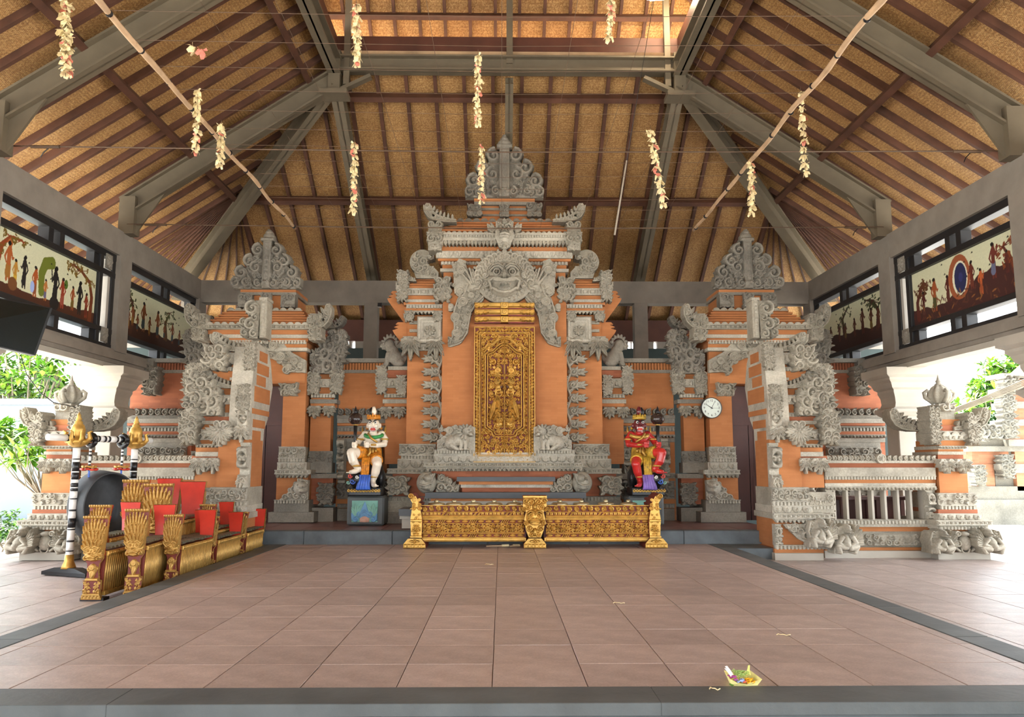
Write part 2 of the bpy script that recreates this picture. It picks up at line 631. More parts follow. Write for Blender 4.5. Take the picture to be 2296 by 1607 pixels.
def m_weave(name):
    """plaited bamboo matting: short strips going over and under"""
    m = NT(name)
    tc = m.n('ShaderNodeTexCoord')
    uv = tc.outputs['UV']
    sep = m.n('ShaderNodeSeparateXYZ'); m.l(uv, sep.inputs[0])

    def f(op, a, b=None):
        d = m.n('ShaderNodeMath'); d.operation = op
        for i, v in enumerate((a, b)):
            if v is None: continue
            if hasattr(v, 'is_linked'): m.l(v, d.inputs[i])
            else: d.inputs[i].default_value = v
        return d.outputs[0]
    S = 58.0
    u = f('MULTIPLY', sep.outputs[0], S); v = f('MULTIPLY', sep.outputs[1], S)
    iu = f('FLOOR', u); iv = f('FLOOR', v)
    # twill: which strip lies on top moves one step per row
    k = f('PINGPONG', f('ADD', iu, f('MULTIPLY', iv, 1.0)), 3.0)
    over = f('GREATER_THAN', f('FRACT', f('MULTIPLY', f('ADD', iu, iv), .25)), .49)
    fu = f('ABSOLUTE', f('SUBTRACT', f('FRACT', u), .5)); fv = f('ABSOLUTE', f('SUBTRACT', f('FRACT', v), .5))
    mx = m.n('ShaderNodeMix'); mx.data_type = 'FLOAT'
    m.l(over, mx.inputs[0]); m.l(fu, mx.inputs[2]); m.l(fv, mx.inputs[3])
    edge = mx.outputs[0]
    hgt = f('SUBTRACT', 1.0, f('POWER', f('MULTIPLY', edge, 2.0), 3.0))
    wn = m.n('ShaderNodeTexWhiteNoise'); wn.noise_dimensions = '2D'
    cb = m.n('ShaderNodeCombineXYZ'); m.l(iu, cb.inputs[0]); m.l(iv, cb.inputs[1]); m.l(cb.outputs[0], wn.inputs['Vector'])
    tone = m.ramp(wn.outputs[0], [(0, srgb(156, 112, 62)), (.5, srgb(184, 140, 84)), (1, srgb(208, 168, 110))])
    big = m.ramp(m.noise(uv, 1.2, 4), [(.35, (.78, .74, .70, 1)), (.65, (1, 1, 1, 1))])
    base = m.mix(1.0, tone, big, 'MULTIPLY')
    over2 = m.mix(f('MULTIPLY', over, .22), base, srgb(120, 78, 36))
    gap = m.mix(f('MULTIPLY', f('SUBTRACT', 1.0, hgt), .45), over2, srgb(58, 34, 14))
    m.col(gap); m.rough(.55); m.bump(hgt, .55, .012)
    return m.m


def m_tile(name, c):
    m = NT(name)
    v = m.coord(); oi = m.n('ShaderNodeObjectInfo')
    n = m.noise(v, 1.3, 6, .65); n2 = m.noise(m.coord(scale=(.35, 2.2, 1)), 4.0, 5)
    a = m.ramp(n, [(.3, tuple(x * .82 for x in c[:3]) + (1,)), (.68, tuple(min(1, x * 1.16) for x in c[:3]) + (1,))])
    hs = m.n('ShaderNodeHueSaturation'); mr = m.n('ShaderNodeMapRange')
    m.l(oi.outputs['Random'], mr.inputs[0]); mr.inputs[3].default_value = .88; mr.inputs[4].default_value = 1.1
    m.l(mr.outputs[0], hs.inputs['Value']); m.l(a, hs.inputs['Color'])
    st = m.ramp(n2, [(.4, (.86, .84, .82, 1)), (.62, (1, 1, 1, 1))])
    gr = m.ramp(m.noise(v, 70, 3, .7), [(.36, (.74, .72, .71, 1)), (.62, (1.06, 1.05, 1.04, 1))])
    sp = m.ramp(m.noise(v, 5.5, 6, .7), [(.34, (.80, .77, .75, 1)), (.60, (1.05, 1.05, 1.05, 1))])
    m.col(m.mix(.8, m.mix(.6, m.mix(.75, hs.outputs[0], sp, 'MULTIPLY'), gr, 'MULTIPLY'), st, 'MULTIPLY'))
    rr = m.n('ShaderNodeMapRange'); m.l(n2, rr.inputs[0]); rr.inputs[3].default_value = .30; rr.inputs[4].default_value = .52
    m.l(rr.outputs[0], m.b.inputs['Roughness'])
    m.bump(m.noise(v, 26, 4), .22, .008)
    return m.m


def m_gold(name, c, rough=.38, metal=.55):
    m = NT(name)
    v = m.coord(); n = m.noise(v, 14, 5)
    m.col(m.ramp(n, [(.25, tuple(x * .62 for x in c[:3]) + (1,)), (.55, c), (.8, tuple(min(1, x * 1.15) for x in c[:3]) + (1,))]))
    m.rough(rough); m.b.inputs['Metallic'].default_value = metal
    m.bump(m.noise(v, 90, 3), .12, .004)
    return m.m


def m_paint(name):
    """colours of a painted picture, kept point by point on its board"""
    m = NT(name); a = m.n('ShaderNodeVertexColor'); a.layer_name = 'paint'
    m.col(a.outputs[0]); m.rough(.6)
    return m.m


M = {}
M['stone'] = m_stone('carved_grey_stone', srgb(166, 158, 142))
M['stone_pale'] = m_stone('pale_grey_stone', srgb(186, 178, 162))
M['stone_dark'] = m_stone('weathered_stone', srgb(140, 133, 121))
M['brick'] = m_brick('orange_brick', srgb(188, 122, 72), srgb(181, 115, 66))
M['brick_dark'] = m_brick('red_brown_brick', srgb(168, 100, 68), srgb(150, 88, 60))
M['weave'] = m_weave('plaited_bamboo_mat')
M['rafter'] = plain('red_brown_wood', srgb(86, 54, 39), .6, .25, 3.0, bump=.1)
M['fascia'] = plain('dark_red_wood', srgb(84, 46, 32), .6, .2, 2.0)
M['steel'] = plain('olive_grey_painted_beam', srgb(104, 93, 75), .6, .1, 2.5, bump=.08)
M['concrete'] = plain('warm_grey_render', srgb(138, 129, 118), .85, .1, 3.0, bump=.2)
M['cream'] = plain('cream_limestone', srgb(182, 174, 160), .8, .07, 2.0, bump=.12)
M['black_frame'] = plain('black_painted_wood', srgb(34, 34, 36), .45, .15, 4)
M['tile'] = m_tile('terracotta_tile', srgb(188, 168, 159))
M['tile_side'] = m_tile('terracotta_tile_side', srgb(190, 174, 167))
M['andesite'] = plain('dark_andesite', srgb(84, 88, 88), .55, .22, 2.2, bump=.25)
M['andesite_face'] = plain('blue_grey_andesite', srgb(92, 100, 104), .6, .25, 3.0, bump=.25)
M['black_slab'] = plain('black_polished_slab', srgb(56, 58, 60), .4, .15, 3.0)
M['door'] = plain('dark_maroon_door', srgb(92, 56, 50), .42, .16, 2.0)
M['roof_top'] = plain('pale_clay_tile', srgb(208, 172, 132), .8, .2, 2.0)  # clay colour paled for a whiter bounce under the upper roof
M['gold'] = m_gold('gold_leaf', srgb(204, 160, 80), .4, .55)
M['gold_old'] = m_gold('worn_gold', srgb(192, 150, 80), .42, .5)
M['maroon'] = plain('dark_red_lacquer', srgb(112, 36, 22), .5, .2, 6)
M['red'] = plain('bright_red_lacquer', srgb(204, 56, 40), .32, .12, 5, coat=.3)
M['white'] = plain('white_paint', srgb(232, 230, 224), .5, .04, 5)
M['black'] = plain('black_lacquer', srgb(26, 25, 27), .35, .15, 5)
M['bronze'] = plain('dark_bronze', srgb(70, 72, 74), .6, .2, 5, metal=.3, bump=.15)
M['bronze_light'] = plain('polished_bronze', srgb(186, 172, 136), .3, .1, 5, metal=.8)
M['iron'] = plain('rusty_rod', srgb(92, 70, 52), .6, .2, 8)
M['bamboo'] = plain('weathered_bamboo', srgb(188, 156, 122), .55, .14, 5)
M['palm'] = plain('dried_palm_leaf', srgb(226, 206, 158), .7, .14, 22)
M['palm_pink'] = plain('pink_tinted_palm_leaf', srgb(206, 120, 100), .7, .2, 22)
M['ground'] = plain('pale_paving', srgb(226, 222, 214), .9, .08, .8, bump=.2)
M['render_white'] = plain('whitewashed_wall', srgb(150, 156, 160), .85, .04, .8)
M['paint'] = m_paint('picture_paint')

# ------------------------------------------------------------------ floors
SIDE_Z = -0.15     # floor beside the stage
REAR_Z = 0.19      # platform before the gates
XL, XR = -3.15, 3.05
SW = 0.235         # width of the dark stone kerbs
Y0, YR = 4.42, 12.2


def struct(name, kind='structure', loc=(0, 0, 0)):
    o = bpy.data.objects.new(name, None); o.location = loc; o.empty_display_size = .1
    COL.objects.link(o); o['kind'] = kind
    return o


ground_o = MB().box(-60, 60, -30, 90, -.62, -.5).build('ground', M['ground'], kind='structure')

floor = struct('floor')
bed = MB()
bed.box(XL - SW, XR + SW, Y0 - .1, YR, -.5, -.012)
bed.box(-7.6, XL - SW, 3.9, 17.5, -.5, SIDE_Z - .008)
bed.box(XR + SW, 7.6, 3.9, 17.5, -.5, SIDE_Z - .012)
bed.build('mortar_bed', plain('grey_grout', srgb(150, 130, 122), .9, .1, 4), floor)


def tile_mesh(w, d, t=.03, b=.0024):
    mb = MB()
    mb.frustum((b, w - b, b, d - b), (b, w - b, b, d - b), -t, -b)
    mb.frustum((b, w - b, b, d - b), (2 * b, w - 2 * b, 2 * b, d - 2 * b), -b, 0)
    me = bpy.data.meshes.new('tile')
    me.from_pydata(mb.v, [], mb.f)
    return me


def lay(name, x0, x1, y0, y1, w, d, z, mat, parent, rnd, xoff=0.0, yoff=0.0):
    """rows of floor tiles; edge tiles are cut"""
    cache = {}
    x = x0 + (xoff or 0)
    xs = [x0]
    while x < x1 - .03:
        if x > x0 + .03: xs.append(x)
        x += w
    xs.append(x1)
    y = y0 + (yoff or 0); ys = [y0]
    while y < y1 - .03:
        if y > y0 + .03: ys.append(y)
        y += d
    ys.append(y1)
    for j in range(len(ys) - 1):
        for i in range(len(xs) - 1):
            ww, dd = round(xs[i + 1] - xs[i], 3), round(ys[j + 1] - ys[j], 3)
            if (ww, dd) not in cache:
                cache[(ww, dd)] = tile_mesh(ww, dd); cache[(ww, dd)].materials.append(mat)
            o = bpy.data.objects.new(name, cache[(ww, dd)])
            o.location = (xs[i], ys[j], z + rnd.uniform(-.0012, .0012))
            link(o, parent, keep=False)


rt = random.Random(3)
lay('tile', XL, XR, Y0, YR, .5, .5, 0.0, M['tile'], floor, rt, xoff=.105)
stagef = floor
side_floor_l = struct('floor_left'); side_floor_r = struct('floor_right')
lay('tile', -7.5, XL - SW, 3.9, 12.4, .5, .5, SIDE_Z, M['tile_side'], side_floor_l, rt, xoff=.1)
lay('tile', XR + SW, 7.5, 3.9, 12.4, .5, .5, SIDE_Z, M['tile_side'], side_floor_r, rt)

# dark kerbs round the stage, in lengths
kerb = struct('trim_1')
for side, xa, xb in ((0, XL - SW, XL), (1, XR, XR + SW)):
    y = Y0
    while y < YR - .05:
        y2 = min(y + 1.2, YR)
        MB().box(xa, xb, y + .002, y2 - .002, SIDE_Z - .05, .004).build('kerb_stone', M['andesite'], kerb, bevel=.006)
        y = y2
front = struct('trim_2')
x = -7.4
for x2 in (-5.6, -3.6, -1.9, .78, 3.4, 5.4, 7.4):
    MB().box(x, x2, 4.12, 4.418, -.06, .002).build('nosing_slab', M['andesite'], front, bevel=.003)
    MB().box(x, x2, 4.2, 4.4, -.5, -.058).build('riser_stone', M['andesite'], front)
    MB().box(x, x2, 3.7, 4.2, -.5, -.25).build('lower_step', M['andesite'], front, bevel=.006)
    x = x2

# platform before the gates
plat = struct('floor_rear')
MB().box(-4.2, 4.2, YR + .03, 16.4, -.3, REAR_Z - .02).build('platform_bed', M['andesite_face'], plat)
lay('tile', -4.2, 4.2, YR + .24, 15.0, .6, .6, REAR_Z, plain('dark_red_tile', srgb(122, 86, 80), .38, .14, 2.0, bump=.12), plat, rt)
step = struct('trim_3')
x = -4.0
for x2 in (-2.9, -1.6, -.2, 1.3, 2.7, 4.0):
    MB().box(x + .002, x2 - .002, YR, YR + .24, -.02, REAR_Z + .002).build('step_stone', M['andesite_face'], step, bevel=.008)
    x = x2
for s in (-1, 1):
    MB().box(s * (XR + SW if s > 0 else -XL + SW) + s * .004, s * 3.96, 11.55, YR + .2, SIDE_Z - .02, .0).build('step_stone', M['andesite_face'], step, bevel=.008)

# ------------------------------------------------------------------ roof
RX, SL = 6.42, .663            # reference line of the lower roof (inner beam face), its slope
RTX, RTY, RTZ = 3.0, 13.4, 8.21
BAY = 3.62
TRUSS = [RTY - BAY * i for i in range(6)]  # unseen front bays added to cut the light from the front
CZ = 5.95
YB = RTY + (RX - RTX)         # 16.55
YF = TRUSS[-1]                # front truss, behind the camera
OV = 8.6                     # eave overhang


def roof_z(d): return CZ - SL * (d - RX)


ceiling = struct('ceiling')
SLK = math.sqrt(1 + SL * SL)


def mat_quad(mb_uv, pts, u_dir):
    mb_uv.append((pts, u_dir))


def uv_mesh(name, quads, mat, parent):
    vs, fs, uvs = [], [], []
    for pts in quads:
        p = [Vector(q[0]) for q in pts]
        n = len(vs); vs += [tuple(v) for v in p]; fs.append(tuple(range(n, n + len(p))))
        uvs += [q[1] for q in pts]
    me = bpy.data.meshes.new(name); me.from_pydata(vs, [], fs)
    lay_ = me.uv_layers.new(name='UVMap')
    for i, l in enumerate(me.loops): lay_.data[i].uv = uvs[l.vertex_index]
    me.materials.append(mat)
    o = bpy.data.objects.new(name, me); link(o, parent); return o


# lower roof: four planes between the eave (distance OV) and the lantern opening (RTX)
YFE = YF - (OV - RTX); YBE = RTY + (OV - RTX)
ze, zt = roof_z(OV), roof_z(RTX)
c45 = .7071


def rot(u, v): return ((u + v) * c45, (v - u) * c45)


def side_pts(s):
    P = [((s * OV, YFE, ze), (YFE, OV * SLK)), ((s * OV, YBE, ze), (YBE, OV * SLK)), ((s * RTX, RTY, zt), (RTY, RTX * SLK)), ((s * RTX, YF, zt), (YF, RTX * SLK))]
    P = [(p, rot(*uv)) for p, uv in P]
    return P if s > 0 else P[::-1]


for s in (-1, 1): uv_mesh('woven_mat', [side_pts(s)], M['weave'], ceiling)
for (y, ye, sg) in ((RTY, YBE, 1), (YF, YFE, -1)):
    P = [((-OV, ye, ze), (-OV, OV * SLK)), ((OV, ye, ze), (OV, OV * SLK)), ((RTX, y, zt), (RTX, RTX * SLK)), ((-RTX, y, zt), (-RTX, RTX * SLK))]
    P = [(p, rot(*uv)) for p, uv in P]
    uv_mesh('woven_mat', [P if sg < 0 else P[::-1]], M['weave'], ceiling)
# clay tiles laid on top
tp = MB()
h = .12
A = [(-OV - .1, YFE - .1, ze + h - .1), (OV + .1, YFE - .1, ze + h - .1), (OV + .1, YBE + .1, ze + h - .1), (-OV - .1, YBE + .1, ze + h - .1)]
B = [(-RTX, YF, zt + h), (RTX, YF, zt + h), (RTX, RTY, zt + h), (-RTX, RTY, zt + h)]
tp.add(A + B, [(0, 1, 5, 4), (1, 2, 6, 5), (2, 3, 7, 6), (3, 0, 4, 7)])
tp.build('roof_covering', M['roof_top'], ceiling)


def rafter(p, q, w=.062, h=.105, mat='rafter', drop=.058, n=None, name='rafter'):
    n = n or Vector((0, 0, 1))
    d = Vector((0, 0, -1)) * drop
    return MB().beam(Vector(p) + d, Vector(q) + d, w, h, n).build(name, M[mat], ceiling)


# rafters of the side planes (parallel), back plane, and the fans at the corners
FD = 5.43                     # distance of the fan's centre on the hip
FY = RTY + (FD - RTX)
for s in (-1, 1):
    y = 1.23          # nearer ones lie behind the picture
    k = 0
    while y < FY:
        dtop = RTX if y < RTY else RTX + (y - RTY)
        jx = random.uniform(-.02, .02)
        rafter((s * OV, y + jx, ze), (s * (dtop + .02), y + jx, roof_z(dtop + .02)), n=(s * SL, 0, 1))
        y += .515
    x = .26
    while x < FD:
        dtop = RTX if x < RTX else x
        rafter((s * x, RTY + (OV - RTX), ze), (s * x, RTY + (dtop - RTX) + .02, roof_z(dtop + .02)), n=(0, SL, 1))
        x += .515
    c = Vector((s * FD, FY, roof_z(FD)))
    nf = 8
    for i in range(nf):
        t = (i + .35) / nf
        rafter((s * OV, FY + (YBE - FY) * t, ze), c + Vector((s * .03, .03 * t, -.02)), .028, .05, n=(s * SL, 0, 1))
        rafter((s * (FD + (OV - FD) * t), YBE, ze), c + Vector((s * .03 * t, .03, -.02)), .028, .05, n=(0, SL, 1))

# purlins under the rafters
PD = .17
for s in (-1, 1):
    for dist, w, hh in ((FD, .10, .16), (3.45, .09, .14)):
        z = roof_z(dist) - PD
        ya, yb = YF - (dist - RTX), RTY + (dist - RTX)
        MB().beam((s * dist, ya, z), (s * dist, yb, z), w, hh, (s * SL, 0, 1)).build('purlin', M['rafter'], ceiling)
for dist, w, hh in ((FD, .10, .16), (3.5, .10, .16)):
    z = roof_z(dist) - PD
    MB().beam((-dist, RTY + dist - RTX, z), (dist, RTY + dist - RTX, z), w, hh, (0, SL, 1)).build('purlin', M['rafter'], ceiling)

# painted girders
TD = .30


def tz(d): return roof_z(d) - .42


for s in (-1, 1):
    for y in TRUSS:
        mb = MB().ibeam((s * (RX + .05), y, tz(RX + .05)), (s * RTX, y, tz(RTX)), .20, .33, (s * SL, 0, 1))
        mb.box(s * (RX - .02) - .13, s * (RX - .02) + .13, y - .12, y + .12, 5.0, tz(RX) + .12)
        mb.prism([(s * (RX - .15), 5.03), (s * (RX - .15), tz(RX) - .1), (s * (RX - .62), tz(RX - .62) - .17)], y - .02, y + .02)
        mb.build('girder', M['steel'], ceiling)
    # hip girders and the back plane's girders
    MB().ibeam((s * (RX + .9), YB + .88, tz(RX + .9) - .04), (s * RTX, RTY, tz(RTX)), .20, .30, (s * SL, SL, 1.4)).build('girder', M['steel'], ceiling)
    mb = MB().ibeam((s * 2.9, YB + .9, tz(RX + .9)), (s * RTX, RTY, tz(RTX)), .20, .28, (0, SL, 1))
    mb.build('girder', M['steel'], ceiling)
    MB().ibeam((s * RTX, YF, 8.02), (s * RTX, RTY, 8.02), .22, .30).build('girder', M['steel'], ceiling)
    # post over each lantern corner, paired
    for y in TRUSS:
        MB().box(s * RTX - .1, s * RTX + .1, y - .1, y + .1, 7.5, 8.3).box(s * 2.8 - .05, s * 2.8 + .05, y - .05, y + .05, 7.7, 10.4).build('post', M['steel'], ceiling)
    MB().box(s * RTX - .24, s * RTX + .24, RTY - .18, RTY + .18, 7.48, 7.56).build('node_plate', M['steel'], ceiling)
    # knee braces under the cross girder
    MB().beam((s * (RTX - .1), RTY, 7.6), (s * (RTX - .62), RTY, 7.86), .14, .06).build('brace', M['steel'], ceiling)
MB().ibeam((0.03, YB + .9, tz(RX + .9)), (0.03, RTY, tz(RTX)), .14, .2, (0, SL, 1)).build('girder', M['steel'], ceiling)
for y in TRUSS:
    MB().ibeam((-RTX, y, 8.08), (RTX, y, 8.08), .24, .27).build('girder', M['steel'], ceiling)
MB().box(-.02, .09, RTY - .05, RTY + .05, 8.1, 10.6).build('post', M['steel'], ceiling)
# dark board round the lantern opening
fb = MB()
fb.box(-RTX, RTX, RTY + .06, RTY + .1, 8.06, 8.64)
fb.box(-RTX - .04, -RTX, YF, RTY + .1, 8.1, 8.64); fb.box(RTX, RTX + .04, YF, RTY + .1, 8.06, 8.64)
fb.box(-RTX, RTX, YF - .1, YF - .06, 8.1, 8.64)
fb.build('fascia_board', M['fascia'], ceiling)

# upper roof over the lantern: a pyramid with its own mats and rafters; daylight comes in under its eaves
UO, UZ, US = 1.35, 8.62, .78
ux, ya, yb = RTX + UO, YF - UO, RTY + UO
ux2 = .25
up = ux - ux2
zr = UZ + up * US
quads = []
for s in (-1, 1):
    P = [((s * ux, ya, UZ), rot(ya, ux)), ((s * ux, yb, UZ), rot(yb, ux)), ((s * ux2, yb - up, zr), rot(yb - up, ux2)), ((s * ux2, ya + up, zr), rot(ya + up, ux2))]
    quads.append(P if s > 0 else P[::-1])
for y, y2, sg in ((yb, yb - up, 1), (ya, ya + up, -1)):
    P = [((-ux, y, UZ), rot(-ux, ux)), ((ux, y, UZ), rot(ux, ux)), ((ux2, y2, zr), rot(ux2, ux2)), ((-ux2, y2, zr), rot(-ux2, ux2))]
    quads.append(P if sg < 0 else P[::-1])
for q in quads: uv_mesh('woven_mat', [q], M['weave'], ceiling)
MB().add([(-ux - .1, ya - .1, UZ + .05), (ux + .1, ya - .1, UZ + .05), (ux + .1, yb + .1, UZ + .05), (-ux - .1, yb + .1, UZ + .05), (-ux2, ya + up, zr + .12), (ux2, ya + up, zr + .12), (ux2, yb - up, zr + .12), (-ux2, yb - up, zr + .12)],
         [(0, 1, 5, 4), (1, 2, 6, 5), (2, 3, 7, 6), (3, 0, 4, 7), (4, 5, 6, 7)]).build('roof_covering', M['roof_top'], ceiling)
x = .22
while x < ux - .2:
    for s in (-1, 1):
        l = max(0, ux - max(x, ux2))
        MB().beam((s * x, yb, UZ - .05), (s * x, yb - l, UZ - .05 + l * US), .055, .09, (0, US, 1)).build('rafter', M['rafter'], ceiling)
    x += .46
for s in (-1, 1):
    y = ya + .5
    y = 2.0
    while y < yb - .3:
        l = min(up, yb - y, y - ya)
        MB().beam((s * ux, y, UZ - .05), (s * (ux - l), y, UZ - .05 + l * US), .055, .09, (s * US, 0, 1)).build('rafter', M['rafter'], ceiling)
        y += .5
for d in (.95, 2.2):
    z = UZ + d * US - .14
    MB().beam((-(ux - d), yb - d, z), (ux - d, yb - d, z), .09, .12, (0, US, 1)).build('purlin', M['rafter'], ceiling)
    for s in (-1, 1):
        MB().beam((s * (ux - d), ya + d, z), (s * (ux - d), yb - d, z), .09, .12, (s * US, 0, 1)).build('purlin', M['rafter'], ceiling)

# ------------------------------------------------------------------ concrete frame
frame = struct('trim_4')
for s in (-1, 1):
    MB().box(s * RX, s * (RX + .34), YF - 3.4, YB + .34, 4.6, 5.02).build('upper_beam', M['concrete'], frame)
    mb = MB().box(s * RX, s * (RX + .34), YF - 3.4, YB + .34, 2.80, 3.03)
    mb.box(s * (RX - .05), s * (RX + .39), YF - 3.4, YB + .34, 2.86, 2.97)
    mb.build('lower_beam', M['concrete'], frame)
    MB().box(s * (RX + .03), s * (RX + .31), YF - 3.4, YB, 2.72, 2.80).build('beam_soffit', M['cream'], frame)
    for y in TRUSS + [YF - 3.35, YB + .1]:
        MB().box(s * (RX - .02), s * (RX + .36), y - .2, y + .2, 3.0, 4.62).build('pier', M['concrete'], frame)
MB().box(-RX, RX, YB, YB + .32, 4.55, 5.02).build('upper_beam', M['concrete'], frame)
for x in (-2.85, 2.85):
    MB().box(x - .14, x + .14, YB + .02, YB + .3, 0, 4.56).build('pier', M['concrete'], frame)
# dark backing wall added to block the sky, with slots under its coping
rear = struct('wall_rear')
MB().box(-9, 9, 18.75, 18.95, -.5, 3.86).build('rear_wall_panel', plain('dark_green_wall', srgb(52, 62, 60), .9, .1, 2), rear)
holes = [at(px, 770, 18.75)[0] for px in (778, 792, 863, 877, 1412, 1421, 1470, 1498)]
xs = [-9.0]
for hx in holes: xs += [hx - .045, hx + .045]
xs.append(9.0)
for i in range(0, len(xs), 2): MB().box(xs[i], xs[i + 1], 18.75, 18.95, 3.86, 4.02).build('vent_block', M['concrete'], rear)
MB().box(-9, 9, 18.7, 19.0, 4.02, 4.52).build('coping', M['fascia'], rear)


def column(s, y, label, t=None):
    """square moulded column under the lower beam"""
    x = s * (RX + .17)
    own = t is None
    if own: t = thing('column', label, 'column', (x, y, SIDE_Z))
    mb = MB().box(x - .21, x + .21, y - .21, y + .21, SIDE_Z, 2.0)
    mb.box(x - .3, x + .3, y - .3, y + .3, SIDE_Z, .2)
    mb.build('shaft' if own else 'column_shaft', M['cream'], t, bevel=.01)
    prof = [(.21, 1.86), (.25, 1.9), (.25, 1.94), (.29, 1.97), (.34, 2.02), (.34, 2.06), (.27, 2.10), (.25, 2.16), (.26, 2.26), (.29, 2.34), (.29, 2.38), (.33, 2.41), (.36, 2.49), (.40, 2.53), (.40, 2.57), (.47, 2.61), (.47, 2.73)]
    mb = MB()
    for i in range(len(prof) - 1):
        (a, z0), (b, z1) = prof[i], prof[i + 1]
        mb.frustum((x - a, x + a, y - a, y + a), (x - b, x + b, y - b, y + b), z0, z1)
    mb.build('capital' if own else 'column_capital', M['cream'], t)
    return t


column(-1, RTY, 'cream moulded column behind the left corner pillar')
column(1, RTY, 'cream moulded column behind the right corner pillar')
column(1, 9.57, 'cream moulded column whose capital juts in at the right edge')
column(-1, 9.57, 'cream moulded column at the left edge under the hanging black screen')
for s in (-1, 1):
    for y in TRUSS[2:]: column(s, y, '', frame)
# the whole roof and frame stand a little to the right of the camera axis
for o in list(COL.objects):
    if o.parent is None and (o in (ceiling, frame) or o.get('category') == 'column'): o.location.x += .1

# ------------------------------------------------------------------ carved motifs (pixel units)
def karang(w, h, seed, res=.8, dirn=0, depth=1.0):
    """mass of curling leaves used on corners; dirn < 0 leans its tips to the left"""
    f = HF(w, h, res); r = random.Random(seed)
    R = w * .30
    f.dome(0, h * .5, w * .36, h * .46, R * .5 * depth, p=.3)
    n = max(2, int(round(h / (R * 1.15))))
    for i in range(n):
        z = (i + .5) / n * h * .86 + h * .07
        t = 1 - .35 * abs(z / h - .5) * 2
        for sx in (-1, 1):
            q = R * t * r.uniform(.72, .95)
            f.curl(sx * w * .22 * t + r.uniform(-.04, .04) * w, z + r.uniform(-.05, .05) * h, q, r.uniform(-.6, .6) + (PI if sx < 0 else 0), sx * r.choice((1, 1, -1)), R * .25 * depth, depth)
            f.leaf(sx * w * .3 * t, z, (PI / 2 - sx * r.uniform(.7, 1.25)) + (dirn * .3), w * .30, w * .10, R * .45 * depth, R * .1)
            f.leaf(sx * w * .26 * t, z - q * .4, (-PI / 2 + sx * r.uniform(.5, 1.1)), w * .28, w * .10, R * .45 * depth, R * .1)
    f.fan(0, h * .22, -PI / 2, h * .22, w * .1, 5, 1.9, R * .5 * depth, R * .1)
    f.curl(0, h * .55, R * .62, r.uniform(0, 6), 1, R * .55 * depth, depth)
    return f


def leafcap(w, h, seed=0, res=.8):
    """leaf spray spreading downwards"""
    f = HF(w, h, res)
    f.rect(-w * .42, w * .42, h * .72, h, 2)
    f.fan(0, h * .9, -PI / 2, h * .88, w * .17, 7, 2.6, w * .16, 1)
    f.fan(-w * .1, h * .8, -PI / 2 - .5, h * .45, w * .1, 3, 1.2, w * .2, 3)
    f.fan(w * .1, h * .8, -PI / 2 + .5, h * .45, w * .1, 3, 1.2, w * .2, 3)
    f.curl(-w * .26, h * .86, w * .17, 0, 1, 2); f.curl(w * .26, h * .86, w * .17, PI, -1, 2)
    return f


def horn(w, h, res=.8, seed=1):
    """roof-corner horn sweeping up to the left: a broad crescent with leaves on its back and a pierced scroll"""
    f = HF(w, h, res)
    P = [(.5, .02), (.12, .03), (-.18, .10), (-.36, .26), (-.47, .52), (-.49, .80), (-.42, .97), (-.31, .95), (-.25, .80), (-.22, .60), (-.10, .44), (.10, .30), (.30, .22), (.5, .17)]
    f.poly([(x * w, z * h) for x, z in P], h * .05)
    f.line([(x * w, z * h + 1.5) for x, z in P[:6]], h * .035, h * .035, h * .05)
    f.line([(x * w, z * h - 1.5) for x, z in P[7:]], h * .03, h * .03, h * .05)
    for x, z, R in ((-.37, .84, .12), (-.34, .62, .11), (-.27, .40, .12), (-.08, .24, .12), (.14, .16, .09), (.34, .12, .08)): f.curl(x * w, z * h, R * h, 1 + x * 9, 1, h * .05)
    for x, z, a in ((-.20, .60, 1.2), (-.12, .46, 1.1), (.0, .37, 1.25), (.12, .30, 1.35), (.25, .24, 1.45), (.38, .2, 1.5)):
        f.leaf(x * w, z * h - 2, a, h * .26, h * .075, h * .09, 1)
    f.cut(-.19 * w, .34 * h, h * .055, h * .045)
    return f


def corner_block(w, h, seed):
    f = HF(w, h, .8)
    f.rect(-w * .42, w * .42, h * .04, h * .96, 2)
    f.scrolls(-w * .45, w * .45, h * .02, h * .98, w * .36, seed, 2.0)
    f.fan(0, h * .2, -PI / 2, h * .2, w * .16, 5, 1.8, 3, 1)
    return f


